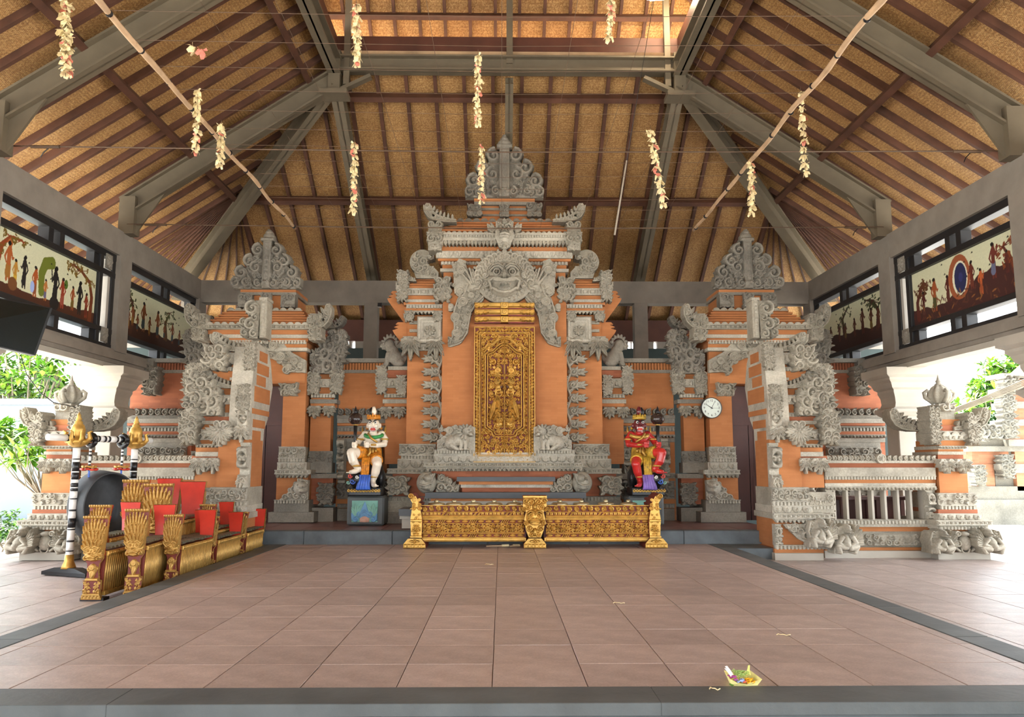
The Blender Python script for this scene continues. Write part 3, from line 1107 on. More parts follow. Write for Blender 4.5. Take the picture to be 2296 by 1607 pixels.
def finial(w, h, lumps, pillar, seed, res=.8):
    """roof crown: a shaft between tiers of scrolls, lumps = (x, z, R) of one side"""
    f = HF(w, h, res); r = random.Random(seed)
    top, pw = pillar
    f.poly([(-w * .5, 0), (w * .5, 0), (w * .30, h * .38), (w * .14, top * .9), (-w * .14, top * .9), (-w * .30, h * .38)], 2)
    for x, z, R in lumps:
        for s in (-1, 1):
            f.curl(s * x, z, R, PI / 2 if s > 0 else PI / 2, -s, 3, 1, 1.35)
            for a in (PI / 2 - s * .2, PI / 2 - s * .75, PI / 2 - s * 1.35):
                f.leaf(s * x + math.cos(a) * R * .6, z + math.sin(a) * R * .6, a, R * .62, R * .2, R * .35, 1.5)
    for i in range(46):
        x = r.uniform(.09, .46) * w; z = r.uniform(.02, .72) * h
        if x > w * .5 * (1 - z / h * 1.15): continue
        a0 = r.uniform(0, 6); q = w * r.uniform(.026, .045)
        for s in (-1, 1):
            f.curl(s * x, z, q, a0 if s > 0 else PI - a0, s, 4.5); f.leaf(s * x, z, PI / 2 - s * r.uniform(.2, 1.3), q * 2.2, q * .55, 3, 4)
    f.rect(-pw, pw, 0, top, 9, 2)
    f.rect(-pw * .55, pw * .55, h * .08, top - 4, 10.5, 1)
    for i in range(7): f.disc(0, h * .16 + i * (top - h * .2) / 7, pw * .42, 3, 10)
    f.rect(-pw * 1.5, pw * 1.5, top, top + h * .055, 11, 2)
    f.dome(0, top + h * .09, pw * 1.3, h * .075, 9)
    f.dome(0, top + h * .15, pw * .85, h * .06, 8)
    f.dome(0, min(h - 3, top + h * .2), pw * .45, h * .05, 6)
    f.dome(0, h * .075, w * .09, h * .08, 14); f.dome(0, h * .06, w * .035, h * .03, 17)
    for s in (-1, 1):
        f.dome(s * w * .035, h * .10, w * .018, w * .018, 17); f.curl(s * w * .11, h * .07, w * .06, PI / 2, -s, 7)
    return f


def volute(w, h, res=.8):
    """curled-over side scroll: a big disc on a sloping foot"""
    f = HF(w, h, res)
    R = w * .42
    cx, cz = -w * .06, h - R - 2
    f.dome(cx, cz, R, R, 5, p=.2)
    f.ring(cx, cz, R * .93, R * .1, 2)
    f.poly([(w * .5, 0), (-w * .28, 0), (-w * .4, h * .4), (w * .1, h * .6), (w * .5, h * .22)], 3)
    for i in range(7):
        a = 2.2 + i * .75
        f.curl(cx + R * .55 * math.cos(a), cz + R * .55 * math.sin(a), R * .3, a, 1, 4.5)
    f.curl(cx + R * .1, cz, R * .32, 0, 1, 5)
    f.cut(cx + R * .80, cz - R * .05, R * .34, R * .30)
    f.curl(cx + R * .66, cz + R * .42, R * .3, 0, 1, 4)
    for i in range(4): f.curl(w * (.3 - .17 * i), h * (.12 + .04 * i), R * .22, i, 1, 3)
    return f


def scroll_mass(w, h, seed, res=.8, lean=-1):
    """tall leaning flame of curls on a gate's flank, leaning left"""
    f = HF(w, h, res); r = random.Random(seed)
    P = [(.30, .05, .22), (.05, .16, .26), (.28, .27, .24), (-.12, .32, .24), (.14, .45, .24), (-.22, .5, .2), (.0, .62, .22), (-.3, .64, .15), (-.16, .77, .18), (-.30, .82, .13), (-.26, .93, .11), (-.05, .9, .12)]
    for x, z, R in P: f.dome(x * w, z * h, R * w * 1.02, R * w * 1.02, 4, p=.25)
    for x, z, R in P:
        q = R * w
        f.curl(x * w, z * h, q * .78, r.uniform(0, 6), r.choice((-1, 1)), 3, .8)
        for i in range(7):
            a = r.uniform(0, 2 * PI) if i > 2 else PI / 2 + (.5 + .6 * i) * (1 if x < .12 else -1)
            u, v = x * w + q * .72 * math.cos(a), z * h + q * .72 * math.sin(a)
            if i % 2: f.curl(u, v, q * .34, a, r.choice((-1, 1)), 4.5)
            else: f.leaf(u, v, a, q * .75, q * .2, q * .34, 3)
    return f


def toothed_vine(w, h, n, res=.8):
    """wavy stem at the right edge with leaf tongues pointing left"""
    f = HF(w, h, res)
    pts = [(w * .30 + w * .07 * math.sin(i / 60 * 2 * PI * n / 2), h * i / 60) for i in range(61)]
    f.line(pts, w * .055, w * .055, 2)
    for i in range(n):
        z = h * (i + .45) / n; st = h / n
        f.dome(w * .1, z, w * .24, st * .36, 2.5, p=.3)
        f.curl(w * .12, z, st * .3, PI, 1, 3); f.curl(-w * .08, z + st * .02, st * .22, PI, 1, 3)
        for a, L in ((PI, .36), (PI - .45, .30), (PI + .45, .30)):
            f.leaf(-w * .08, z, a, w * L * 1.15, st * .14, 4, 2)
        for a in (PI / 2 + .5, -PI / 2 - .5, PI / 2 + 1.1, -PI / 2 - 1.1): f.leaf(w * .05, z, a, st * .52, st * .12, 4, 1.5)
        f.leaf(w * .3, z + st * .45, PI / 2 + .9 * (1 if i % 2 else -1), st * .5, st * .14, 4, 2)
    return f


def band(w, h, kind, res=.8, seed=0, k=1.0):
    """flat strip with a repeated ornament"""
    f = HF(w, h, res, 0.0)
    a, b = -w / 2, w / 2
    if kind == 'dentil':
        f.rect(a, b, h * .82, h, 3); f.dentils(a, b, 0, h * .8, h * .85, 2.6)
    elif kind == 'scroll':
        f.rect(a, b, h * .9, h, 2.4); f.rect(a, b, 0, h * .08, 2.4)
        f.frieze(a, b, h * .1, h * .9, 0.3, k)
    elif kind == 'petal':
        f.petals(a, b, h * .05, h * .85, h * 1.25, 3); f.rect(a, b, h * .88, h, 2.5)
        n = int(w / (h * 1.25))
        for i in range(n): f.leaf(a + (i + .5) * w / n, h * .2, PI / 2, h * .6, h * .2, 2.5, 2)
    elif kind == 'meander':
        f.rect(a, b, h * .78, h, 3); f.rect(a, b, 0, h * .2, 3)
        n = max(2, int(round(w / (h * 1.0))))
        st = w / n
        for i in range(n):
            x = a + i * st
            f.rect(x + st * .12, x + st * .62, h * .28, h * .68, 2.6)
            f.rect(x + st * .74, x + st * .9, h * .2, h * .78, 2.6)
    elif kind == 'scallop':
        f.H[:] = -1; f.petals(a, b, 0, h, h * 1.5, 3)
        f.rect(a, b, h * .8, h, 2)
    elif kind == 'scallop_up':
        f.H[:] = -1; f.petals(a, b, 0, h, h * 2.0, 2.2, False); f.rect(a, b, 0, h * .25, 1.5)
    elif kind == 'fringe':
        f.H[:] = -1
        f.rect(a, b, h * .55, h, 2.5)
        n = max(2, int(round(w / (h * .95)))); st = w / n
        for i in range(n):
            x = a + (i + .5) * st
            f.leaf(x, h * .8, -PI / 2, h * .8, st * .4, 4, 1.5)
            f.leaf(x, h * .72, -PI / 2 - .75, h * .45, st * .2, 3, 2.5); f.leaf(x, h * .72, -PI / 2 + .75, h * .45, st * .2, 3, 2.5)
        f.beads(a, b, h * .92, h * .07, 2.6)
    elif kind == 'dense':
        f.rect(a, b, h * .94, h, 2.4); f.rect(a, b, 0, h * .05, 2.4)
        f.scrolls(a, b, h * .06, h * .92, h * .42, seed, .4, k=k)
    elif kind == 'crest':
        f.H[:] = -1
        f.rect(a, b, 0, h * .3, 2)
        n = max(3, int(round(w / (h * .62)))); st = w / n
        for i in range(n):
            x = a + (i + .5) * st; s = 1 if x < 0 else -1
            f.curl(x, h * .52, h * .30, PI / 2, -s, 1.5); f.leaf(x, h * .45, PI / 2 + s * .4, h * .52, h * .13, 3, 1)
    return f


def bhoma(w=150, h=125, res=.6):
    """great face over the portal, centred at half width, chin at the bottom"""
    f = HF(w, h, res)
    cz = h * .48
    f.dome(0, cz, w * .44, h * .47, 14, p=.3)
    # hair locks round the head
    for i in range(19):
        a = -.25 + (PI + .5) * i / 18
        x, z = w * .40 * math.cos(a), cz + h * .40 * math.sin(a)
        f.curl(x, z, w * .066, a + PI, 1 if x < 0 else -1, 12, 1.1)
        f.leaf(w * .43 * math.cos(a), cz + h * .43 * math.sin(a), a, w * .07, w * .025, 6, 9)
    for i in range(15):
        a = .05 + (PI - .1) * i / 14
        x, z = w * .31 * math.cos(a), cz + h * .33 * math.sin(a)
        f.curl(x, z, w * .05, a, 1 if x < 0 else -1, 16, 1.0)
    # beard of small curls
    for j in range(3):
        for i in range(13 - j):
            a = PI + .35 + (PI - .7) * (i + .5 * (j % 2)) / (12 - j)
            f.dome(w * (.36 - .05 * j) * math.cos(a), cz + h * (.42 - .045 * j) * math.sin(a), w * .026, w * .03, 13 + 3 * j)
    # face
    f.dome(0, cz - 2, w * .30, h * .34, 30, p=.45)
    f.dome(0, cz - h * .17, w * .24, h * .19, 36, p=.4)
    for s in (-1, 1):
        f.dome(s * w * .185, cz - h * .06, w * .085, h * .09, 36)           # cheeks
        f.dig(s * w * .115, cz + h * .075, w * .07, h * .055, 6)
        f.dome(s * w * .115, cz + h * .065, w * .038, w * .036, 37)           # eyes
        f.ring(s * w * .115, cz + h * .065, w * .044, w * .012, 32)
        f.dome(s * w * .11, cz + h * .06, w * .018, w * .018, 42)
        f.line([(s * w * .03, cz + h * .11), (s * w * .08, cz + h * .165), (s * w * .15, cz + h * .155), (s * w * .205, cz + h * .09)], w * .018, w * .012, 34)
        f.line([(s * w * .02, cz + h * .16), (s * w * .09, cz + h * .215), (s * w * .17, cz + h * .19), (s * w * .23, cz + h * .11)], w * .014, w * .009, 30)
        f.dome(s * w * .05, cz - h * .012, w * .045, h * .045, 48)          # nostrils
        f.line([(s * w * .06, cz - h * .07), (s * w * .16, cz - h * .05), (s * w * .225, cz - h * .10), (s * w * .19, cz - h * .24)], w * .022, w * .016, 36)
        f.line([(0, cz - h * .30), (s * w * .09, cz - h * .285), (s * w * .17, cz - h * .23)], w * .02, w * .018, 37)
        f.dome(s * w * .285, cz + h * .03, w * .05, h * .08, 26)            # ears
        f.curl(s * w * .285, cz + h * .02, w * .05, 0, s, 22)
        f.curl(s * w * .27, cz - h * .14, w * .055, 0, s, 22)
    f.dome(0, cz + h * .05, w * .035, h * .1, 44)                           # nose bridge
    f.dome(0, cz + h * .005, w * .048, h * .06, 56); f.dig(w * .045, cz - h * .035, w * .02, h * .02, 14); f.dig(-w * .045, cz - h * .035, w * .02, h * .02, 14)
    f.dome(0, cz + h * .2, w * .03, h * .045, 40)
    f.line([(-w * .15, cz - h * .075), (-w * .07, cz - h * .095), (0, cz - h * .085), (w * .07, cz - h * .095), (w * .15, cz - h * .075)], w * .026, w * .026, 36)
    # open mouth and teeth
    j = f.win(-w * .11, w * .11, cz - h * .235, cz - h * .13)
    sub = f.H[j[0], j[1]]; X, Z = j[2], j[3]
    m = ((X / (w * .088)) ** 4 + ((Z - (cz - h * .19)) / (h * .052)) ** 4) < 1
    np.copyto(sub, np.minimum(sub, 26.0), where=m & (sub >= 0))
    for i in range(8):
        x = (i - 3.5) * w * .0235
        f.rect(x - w * .0105, x + w * .0105, cz - h * .168, cz - h * .135, 41, .6)
        f.rect(x - w * .0105, x + w * .0105, cz - h * .238, cz - h * .216, 38, .6)
        if i in (0, 7): f.leaf(x, cz - h * .14, -PI / 2, h * .075, w * .014, 8, 38)
    f.dome(0, cz - h * .215, w * .075, h * .022, 38)
    # crown jewel
    f.curl(-w * .04, cz + h * .36, w * .05, 0, 1, 18); f.curl(w * .04, cz + h * .36, w * .05, PI, -1, 18)
    f.dome(0, cz + h * .33, w * .03, h * .05, 26)
    f.leaf(0, cz + h * .38, PI / 2, h * .14, w * .04, 8, 16)
    return f


def bhoma_side(w=80, h=215, res=.7):
    """left half of the arch frame hanging from the great face: hand, flower discs, curling foot at lower left"""
    f = HF(w, h, res)
    X = lambda px: px - (1005 + 40)
    Z = lambda py: 778 - py
    spine = [(1070, 640), (1062, 662), (1045, 680), (1036, 700), (1034, 725), (1033, 745), (1025, 760), (1010, 768)]
    P = [(X(a), Z(b)) for a, b in spine]
    wid = [24, 24, 23, 20, 17, 15, 13, 10]
    for i in range(len(P) - 1): f.seg(P[i], P[i + 1], wid[i], wid[i + 1], 0, .07)
    f.line([(x + r * .95, z - 2) for (x, z), r in zip(P, wid)], 2.2, 2.0, 3)
    f.line([(x - r * .9, z + 1) for (x, z), r in zip(P, wid)], 2.2, 2.0, 3)
    for a, b, R in ((1038, 678, 11), (1022, 712, 9.5), (1024, 748, 9), (1056, 664, 7), (1033, 607, 10), (1030, 655, 8), (1010, 690, 6)):
        f.dome(X(a), Z(b), R + 3, R + 3, 2, p=.2); f.disc(X(a), Z(b), R, 5, 3)
    r = random.Random(5)
    for i in range(46):
        t = r.random() * 6.99; k = int(t); u = t - k
        x = P[k][0] + (P[k + 1][0] - P[k][0]) * u + r.uniform(-.7, .7) * wid[k]; z = P[k][1] + (P[k + 1][1] - P[k][1]) * u
        f.curl(x, z, r.uniform(4, 6.5), r.uniform(0, 6), r.choice((-1, 1)), 2)
        f.leaf(x, z, r.uniform(0, 6.28), 9, 2.6, 3.5, 2)
    f.curl(X(1007), Z(764), 10, -PI / 2, -1, 2)
    # upper block with the hand
    f.poly([(X(1018), Z(660)), (X(1014), Z(600)), (X(1028), Z(580)), (X(1040), Z(585)), (X(1056), Z(625)), (X(1070), Z(650))], 3)
    for i in range(14): f.curl(X(r.uniform(1016, 1050)), Z(r.uniform(588, 655)), r.uniform(4, 6), r.uniform(0, 6), r.choice((-1, 1)), 2.5)
    f.dome(X(1062), Z(645), 14, 12, 9, .5)
    f.dome(X(1068), Z(638), 9, 8, 12)
    for k, (tx, ty) in enumerate(((1036, 618), (1044, 609), (1052, 605), (1060, 609))):
        b = (X(1055 + 3.4 * k), Z(640 - 1.5 * k)); e = (X(tx), Z(ty))
        mx = ((b[0] + e[0]) / 2, (b[1] + e[1]) / 2)
        f.line([b, mx, e], 3.3, 2.3, 7)
    f.line([(X(1064), Z(652)), (X(1074), Z(650)), (X(1078), Z(641))], 3.2, 2.4, 8)
    return f


def lion_block(w=86, h=58, res=.7):
    """seated lion in profile facing right, flowers behind"""
    f = HF(w, h, res)
    f.poly([(-w * .5, 0), (w * .5, 0), (w * .5, h * .9), (w * .3, h), (-w * .12, h * .96), (-w * .32, h * .55), (-w * .5, h * .4)], 2)
    for x, z, R in ((-.18, .78, 9), (-.30, .42, 9), (-.02, .9, 6), (-.42, .2, 7)): f.disc(x * w, z * h, R, 5, 2)
    f.scrolls(-w * .48, -w * .1, h * .05, h * .9, 9, 3, 1.5)
    f.dome(-w * .12, h * .30, w * .20, h * .30, 13)
    f.dome(w * .06, h * .42, w * .22, h * .26, 14, .55)
    f.dome(w * .20, h * .48, w * .15, h * .3, 14)
    f.line([(w * .22, h * .45), (w * .25, h * .2), (w * .24, h * .06)], 5, 4, 8)
    f.line([(w * .12, h * .4), (w * .14, h * .18), (w * .12, h * .06)], 5, 4, 9)
    f.line([(-w * .12, h * .2), (-w * .02, h * .1), (w * .04, h * .05)], 6, 4, 9)
    f.dome(w * .28, h * .05, 6, 3.4, 12); f.dome(w * .16, h * .05, 6, 3.4, 12); f.dome(w * .04, h * .05, 7, 3.6, 12)
    f.dome(w * .29, h * .74, w * .17, h * .24, 17)
    f.dome(w * .38, h * .64, w * .09, h * .1, 22)
    for i in range(9):
        a = .9 + i * .48
        f.leaf(w * .25 + w * .1 * math.cos(a), h * .72 + h * .13 * math.sin(a), a, 12, 3, 4, 13)
    f.dome(w * .345, h * .78, 2.6, 2.6, 22); f.dome(w * .44, h * .66, 2.2, 2.2, 24)
    f.line([(w * .36, h * .58), (w * .44, h * .57)], 1.2, 1.2, 22)
    f.curl(-w * .3, h * .2, 8, 0, 1, 4)
    return f


def squat_figure(w=62, h=72, res=.8, face=1):
    """crouching winged figure holding up the base"""
    f = HF(w, h, res)
    s = face
    f.dome(0, h * .42, w * .40, h * .42, 5, p=.25)
    for i in range(6):                                # wing
        a = PI / 2 + s * (.15 - .22 * i)
        f.leaf(s * w * (.12), h * .30, a - s * .6, h * (.62 - .03 * i), w * .085, 6, 5 + i)
        f.line([(s * w * .16, h * .2), (s * w * (.30 + .03 * i), h * (.5 - .04 * i)), (s * w * (.36 - .02 * i), h * (.84 - .1 * i))], 2.8, 2.4, 5)
    f.dome(-s * w * .04, h * .38, w * .2, h * .22, 18)            # trunk
    f.dome(-s * w * .05, h * .29, w * .17, h * .15, 21)
    f.dome(s * w * .04, h * .70, w * .13, h * .14, 19)            # head
    f.dome(s * w * .04, h * .80, w * .12, h * .09, 16)
    for q in (-1, 1):
        f.dome(s * w * .04 + q * w * .045, h * .715, 2, 2, 21); f.line([(s * w * .04 + q * 2, h * .64), (s * w * .04 + q * 5, h * .65)], 1.4, 1, 20)
    f.dome(s * w * .04, h * .69, 2.2, 3, 23)
    f.line([(-s * w * .2, h * .5), (-s * w * .32, h * .34), (-s * w * .12, h * .22)], 5, 3.6, 13)
    f.line([(s * w * .14, h * .5), (s * w * .26, h * .34), (s * w * .08, h * .26)], 5, 3.6, 14)
    f.line([(-s * w * .1, h * .2), (-s * w * .34, h * .24), (-s * w * .28, h * .05)], 7, 4.5, 12)
    f.line([(s * w * .08, h * .18), (s * w * .3, h * .22), (s * w * .22, h * .05)], 7, 4.5, 12)
    f.dome(-s * w * .3, h * .05, 8, 4, 17); f.dome(s * w * .2, h * .05, 8, 4, 17)
    for i in range(5): f.curl(-s * w * (.36 - .02 * i), h * (.35 + .1 * i), 5, i, s, 3)
    f.line([(-s * w * .42, h * .02), (-s * w * .38, h * .3), (-s * w * .44, h * .5), (-s * w * .36, h * .75)], 2.6, 2.2, 5)
    return f


def medallion(w=56, h=60, res=.8):
    f = HF(w, h, res, 2.0)
    f.rect(-w / 2, w / 2, 0, h, 9, 3)
    f.H[:] = np.where((np.abs(f.x)[None, :] < w * .36) & (np.abs(f.z - h / 2)[:, None] < h * .36), 5, f.H)
    f.H[:] = np.where((np.abs(f.x)[None, :] < w * .27) & (np.abs(f.z - h / 2)[:, None] < h * .27), 0.5, f.H)
    return f


def rosette(R=12, res=.7):
    f = HF(2 * R + 2, 2 * R + 2, res)
    f.dome(0, R + 1, R * .8, R * .8, 2, p=.2)
    f.flower(0, R + 1, R, 8, R * .5, 0)
    return f


def px_of(X, Y, py):
    a = at(0, py, Y)[0]; b = at(1000, py, Y)[0]
    return (X - a) / (b - a) * 1000


def slab_row(parent, nm, mat, a, b, yt, yb, Y, Yback, inset=0.0):
    ym = (yt + yb) / 2
    x0 = at(a, ym, Y)[0]; x1 = at(b, ym, Y)[0]
    z1 = at((a + b) / 2, yt, Y)[1]; z0 = at((a + b) / 2, yb, Y)[1]
    mb = MB()
    if inset: mb.frustum((x0 + inset, x1 - inset, Y + inset, max(Yback, Y + .05)), (x0, x1, Y, max(Yback, Y + .05)), z0, z1)
    else: mb.box(x0, x1, Y, max(Yback, Y + .05), z0, z1)
    return mb.build(nm, M[mat], parent)


def rows(parent, data, cx, Yback, mir=None, parent2=None):
    """stepped masonry: (part name, material, half width or (left, right), y top, y bottom, Y front); pairs are mirrored about mir / 2"""
    for nm, mat, hw, yt, yb, Y in data:
        if isinstance(hw, tuple):
            slab_row(parent, nm, mat, hw[0], hw[1], yt, yb, Y, Yback)
            if mir is not None and abs(hw[0] + hw[1] - mir) > 4:
                slab_row(parent2 or parent, nm, mat, mir - hw[1], mir - hw[0], yt, yb, Y, Yback)
        else: slab_row(parent, nm, mat, cx - hw, cx + hw, yt, yb, Y, Yback)


def rows_c(parent, data, X0, Yback):
    """the same about an upright axis at X0; a pair of offsets is built on both sides"""
    for nm, mat, hw, yt, yb, Y in data:
        c = px_of(X0, Y, (yt + yb) / 2)
        if isinstance(hw, tuple):
            slab_row(parent, nm, mat, c + hw[0], c + hw[1], yt, yb, Y, Yback)
            slab_row(parent, nm, mat, c - hw[1], c - hw[0], yt, yb, Y, Yback)
        else: slab_row(parent, nm, mat, c - hw, c + hw, yt, yb, Y, Yback)


def orn_c(hf, name, parent, X0, u, pyb, Y, mat, back=.06, cap=False, kh=None, both=True):
    c = px_of(X0, Y, pyb)
    if u == 0: return orn(hf, name, parent, c, pyb, Y, mat, back, cap, kh=kh)
    return orn(hf, name, parent, c + u, pyb, Y, mat, back, cap, mir=(c - u) if both else None, kh=kh)


def orn2(hf, name, pa, pb, px, pyb, Y, mat, MS, back=.06, cap=False, kh=None, flip=False):
    """one carving for the left thing pa and its mirror image for the right thing pb"""
    kx, kz = kpx(px, pyb - hf.h / 2, Y)
    me = hf.mesh(kx, kz, (kh or kx * RELIEF), back, cap)
    for p, q, m in ((pa, px, flip), (pb, MS - px, not flip)):
        if p is None: continue
        x, z = at(q, pyb, Y)
        place(me, name, mat, p, (x, Y, z), mirror=m)


def courses(name, parent, mat, a0, b0, ytop, a1, b1, ybot, Yt, Yb, Yback, n):
    """brick roof of n stepped courses"""
    mb = MB()
    for i in range(n):
        t0, t1 = i / n, (i + 1) / n
        a = a0 + (a1 - a0) * t1; b = b0 + (b1 - b0) * t1; Y = Yt + (Yb - Yt) * t1
        y0 = ytop + (ybot - ytop) * t0; y1 = ytop + (ybot - ytop) * t1
        x0, x1 = at(a, y1, Y)[0], at(b, y1, Y)[0]
        zt = at((a + b) / 2, y0, Y)[1]; zb = at((a + b) / 2, y1, Y)[1]
        e = (zt - zb) * .28
        mb.box(x0, x1, Y, Yback, zb + e, zt)
        mb.box(x0 + .03, x1 - .03, Y + .03, Yback, zb, zb + e + .001)
    return mb.build(name, M[mat], parent)

# ------------------------------------------------------------------ central gate
GC = 1131
gx, gz = at(GC, 1100, 14.0)
gate = thing('portal_gate', 'tall central brick portal with carved grey stone crown and gold door', 'gate', (gx, 14.0, REAR_Z))
Yk = 15.2
rows(gate, [
    ('upper_body', 'brick', 68, 443, 452, 14.25), ('upper_body', 'brick', 60, 459, 492, 14.32), ('stone_band', 'stone_dark', 68, 452, 459, 14.24),
    ('stone_band', 'stone_dark', 60, 466, 471, 14.29), ('stone_band', 'stone_dark', 60, 480, 484, 14.29),
    ('upper_body', 'brick', 148, 553, 562, 13.78), ('upper_body', 'brick', 149, 577, 585, 13.90), ('upper_body', 'brick', 139, 594, 603, 13.98),
    ('stone_band', 'stone', 142, 585, 594, 14.0), ('stone_band', 'stone_pale', 144, 602, 609, 13.93), ('upper_body', 'brick', 137, 609, 690, 14.0),
    ('side_body', 'brick', (975, 1287), 640, 1040, 14.02),
    # flanks
    ('side_body', 'brick', (914, 975), 662, 672, 14.0), ('stone_band', 'stone_pale', (908, 985), 671, 677, 13.96), ('side_body', 'brick', (905, 990), 677, 684, 13.98),
    ('side_body', 'brick', (908, 992), 691, 698, 13.98), ('side_body', 'brick', (914, 995), 706, 775, 14.08), ('stone_band', 'stone', (918, 936), 719, 726, 14.02), ('stone_band', 'stone', (918, 936), 738, 744, 14.02), ('stone_band', 'stone', (918, 936), 756, 762, 14.02),
    ('stone_band', 'stone_pale', (930, 995), 771, 776, 13.98),
    ('side_body', 'brick', (912, 995), 776, 1000, 14.05),
], GC, Yk, mir=2 * GC)
rows(gate, [
    ('front_panel', 'brick', 140, 650, 1012, 13.85),
    ('plinth', 'stone_pale', 158, 1014, 1023, 13.76), ('plinth', 'stone_pale', 157, 1022, 1038, 13.74),
    ('plinth', 'stone', 181, 1037, 1046, 13.42), ('plinth', 'stone', 175, 1046, 1056, 13.46), ('plinth', 'brick_dark', 164, 1055, 1110, 13.5),
], GC, Yk)
courses('brick_roof', gate, 'brick', GC - 100, GC + 100, 492, GC - 143, GC + 143, 520, 14.2, 13.75, Yk, 5)
for a0, b0, a1, b1 in ((926, 990, 912, 975), (2 * GC - 990, 2 * GC - 926, 2 * GC - 975, 2 * GC - 912)):
    courses('brick_roof', gate, 'brick', a0, b0, 625, a1, b1, 647, 14.2, 13.98, Yk, 4)
S = M['stone']; SD = M['stone_dark']; SP = M['stone_pale']
fin = finial(176, 140, [(24, 90, 17), (46, 62, 18), (68, 33, 17), (27, 48, 17), (77, 10, 12), (50, 14, 12)], (107, 12), 3, .75)
orn(fin, 'crown_finial', gate, GC, 444, 14.22, SD, .12, True)
for dx in (-67, 67): orn(corner_block(37, 30, 11 + dx), 'corner_block', gate, GC + dx, 488, 14.22, SD)
orn(corner_block(25, 30, 5), 'corner_block', gate, GC, 488, 14.2, SD)
orn(band(250, 9, 'scallop_up'), 'scalloped_edging', gate, GC, 498, 14.12, SD)
orn(band(284, 6, 'scallop_up', .6), 'scalloped_edging', gate, GC, 524, 13.72, SP)
b = HF(288, 31, .7, 0); b.rect(-144, 144, 13, 21, 2); b.rect(-144, 144, 27, 31, 3); b.dentils(-144, 144, 21.5, 26.5, 6, 2.4)
b.H[:int(12 / .7), :] = -1
for i in range(34):
    x = -144 + (i + .5) * 288 / 34
    b.leaf(x, 14, -PI / 2, 13.5, 4.4, 4.5, 1); b.curl(x, 11, 3.4, i, 1, 1.5)
orn(b, 'cornice_band', gate, GC, 554, 13.7, SP)
orn(band(306, 15, 'petal', .85), 'sloping_frieze', gate, GC, 578, 13.84, SP)
orn(band(284, 9, 'dentil', .85), 'dentil_band', gate, GC, 594, 13.97, SP)
# small face on the upper cornice
sf = HF(80, 66, .7)
sf.poly([(-38, 44), (-40, 60), (-24, 54), (-24, 36)], 4); sf.poly([(38, 44), (40, 60), (24, 54), (24, 36)], 4)
for s in (-1, 1):
    for a in (0, .5, 1.0): sf.leaf(s * 22, 46, PI / 2 - s * (1.6 - a), 17, 4, 5, 3)
    sf.curl(s * 27, 46, 7, 0, s, 4)
sf.poly([(-20, 64), (20, 64), (21, 26), (12, 6), (0, 0), (-12, 6), (-21, 26)], 5)
sf.dome(0, 36, 19, 24, 13, p=.4)
for s in (-1, 1):
    sf.dome(s * 8, 42, 4.5, 4, 24); sf.line([(s * 3, 47), (s * 9, 50), (s * 15, 46)], 1.8, 1.4, 20); sf.dome(s * 12, 33, 5, 6, 20); sf.curl(s * 14, 57, 6, 0, s, 8); sf.dome(s * 3.4, 37, 3, 2.6, 25)
    sf.curl(s * 7, 9, 5, 0, s, 6)
sf.dome(0, 40, 3, 6, 26); sf.line([(-9, 28), (0, 31), (9, 28)], 2.2, 2.2, 19); sf.line([(-9, 24), (0, 26), (9, 24)], 1.6, 1.6, 17)
sf.leaf(0, 56, PI / 2, 10, 6, 6, 8); sf.fan(0, 18, -PI / 2, 17, 4, 5, 1.6, 6, 5)
orn(sf, 'small_mask', gate, GC, 562, 13.66, SP)
orn(horn(74, 46), 'roof_horn', gate, 986, 500, 13.74, S, .2, True, mir=2 * GC - 986)
orn(corner_block(36, 66, 21), 'corner_block', gate, 975, 565, 13.68, S, .3, mir=2 * GC - 975)
orn(volute(66, 66), 'volute', gate, 951, 625, 14.1, S, .2, True, mir=2 * GC - 951)
orn(karang(30, 78, 31), 'corner_leaf', gate, 902, 680, 13.95, S, .25, True, mir=2 * GC - 902)
orn(horn(30, 26, .7), 'roof_horn', gate, 918, 632, 13.98, S, .15, True, mir=2 * GC - 918)
orn(karang(42, 60, 33), 'corner_leaf', gate, 993, 680, 13.86, S, .2, mir=2 * GC - 993)
orn(band(66, 15, 'meander', .85), 'stone_band_relief', gate, 944, 662, 13.97, SP, mir=2 * GC - 944)
orn(band(82, 8, 'dentil', .85), 'dentil_band', gate, 952, 691, 13.97, SP, mir=2 * GC - 952)
orn(band(84, 9, 'fringe', .85), 'leaf_band', gate, 950, 706, 13.95, SP, mir=2 * GC - 950)
orn(karang(24, 26, 35), 'corner_leaf', gate, 917, 722, 13.95, S, mir=2 * GC - 917)
orn(karang(24, 26, 36), 'corner_leaf', gate, 982, 722, 13.93, S, mir=2 * GC - 982)
orn(medallion(), 'medallion_frame', gate, 964, 771, 14.02, SP, mir=2 * GC - 964)
orn(rosette(12), 'rosette', gate, 964, 754, 14.0, S, mir=2 * GC - 964)
for px, pyb in ((921, 812), (978, 812)): orn(leafcap(44, 58), 'leaf_capital', gate, px, pyb, 13.98, S, mir=2 * GC - px)
orn(band(60, 10, 'dentil', .85), 'dentil_band', gate, 950, 786, 14.0, SP, mir=2 * GC - 950)
orn(toothed_vine(56, 205, 7, .7), 'leaf_vine', gate, 969, 994, 13.99, S, .08, mir=2 * GC - 969)
# stepped brick fins in silhouette
for pts in ([(880, 652), (876, 657), (882, 659), (871, 664), (879, 667), (868, 669), (872, 677), (905, 722), (914, 722), (914, 652)],
            [(892, 722), (887, 727), (895, 728), (883, 733), (893, 736), (880, 740), (884, 748), (900, 768), (936, 768), (936, 722)]):
    for m in (0, 1):
        q = [(2 * GC - a, c) if m else (a, c) for a, c in pts]
        MB().prism([at(a, c, 14.12) for a, c in q], 14.12, 14.9).build('stepped_fin', M['brick'], gate)
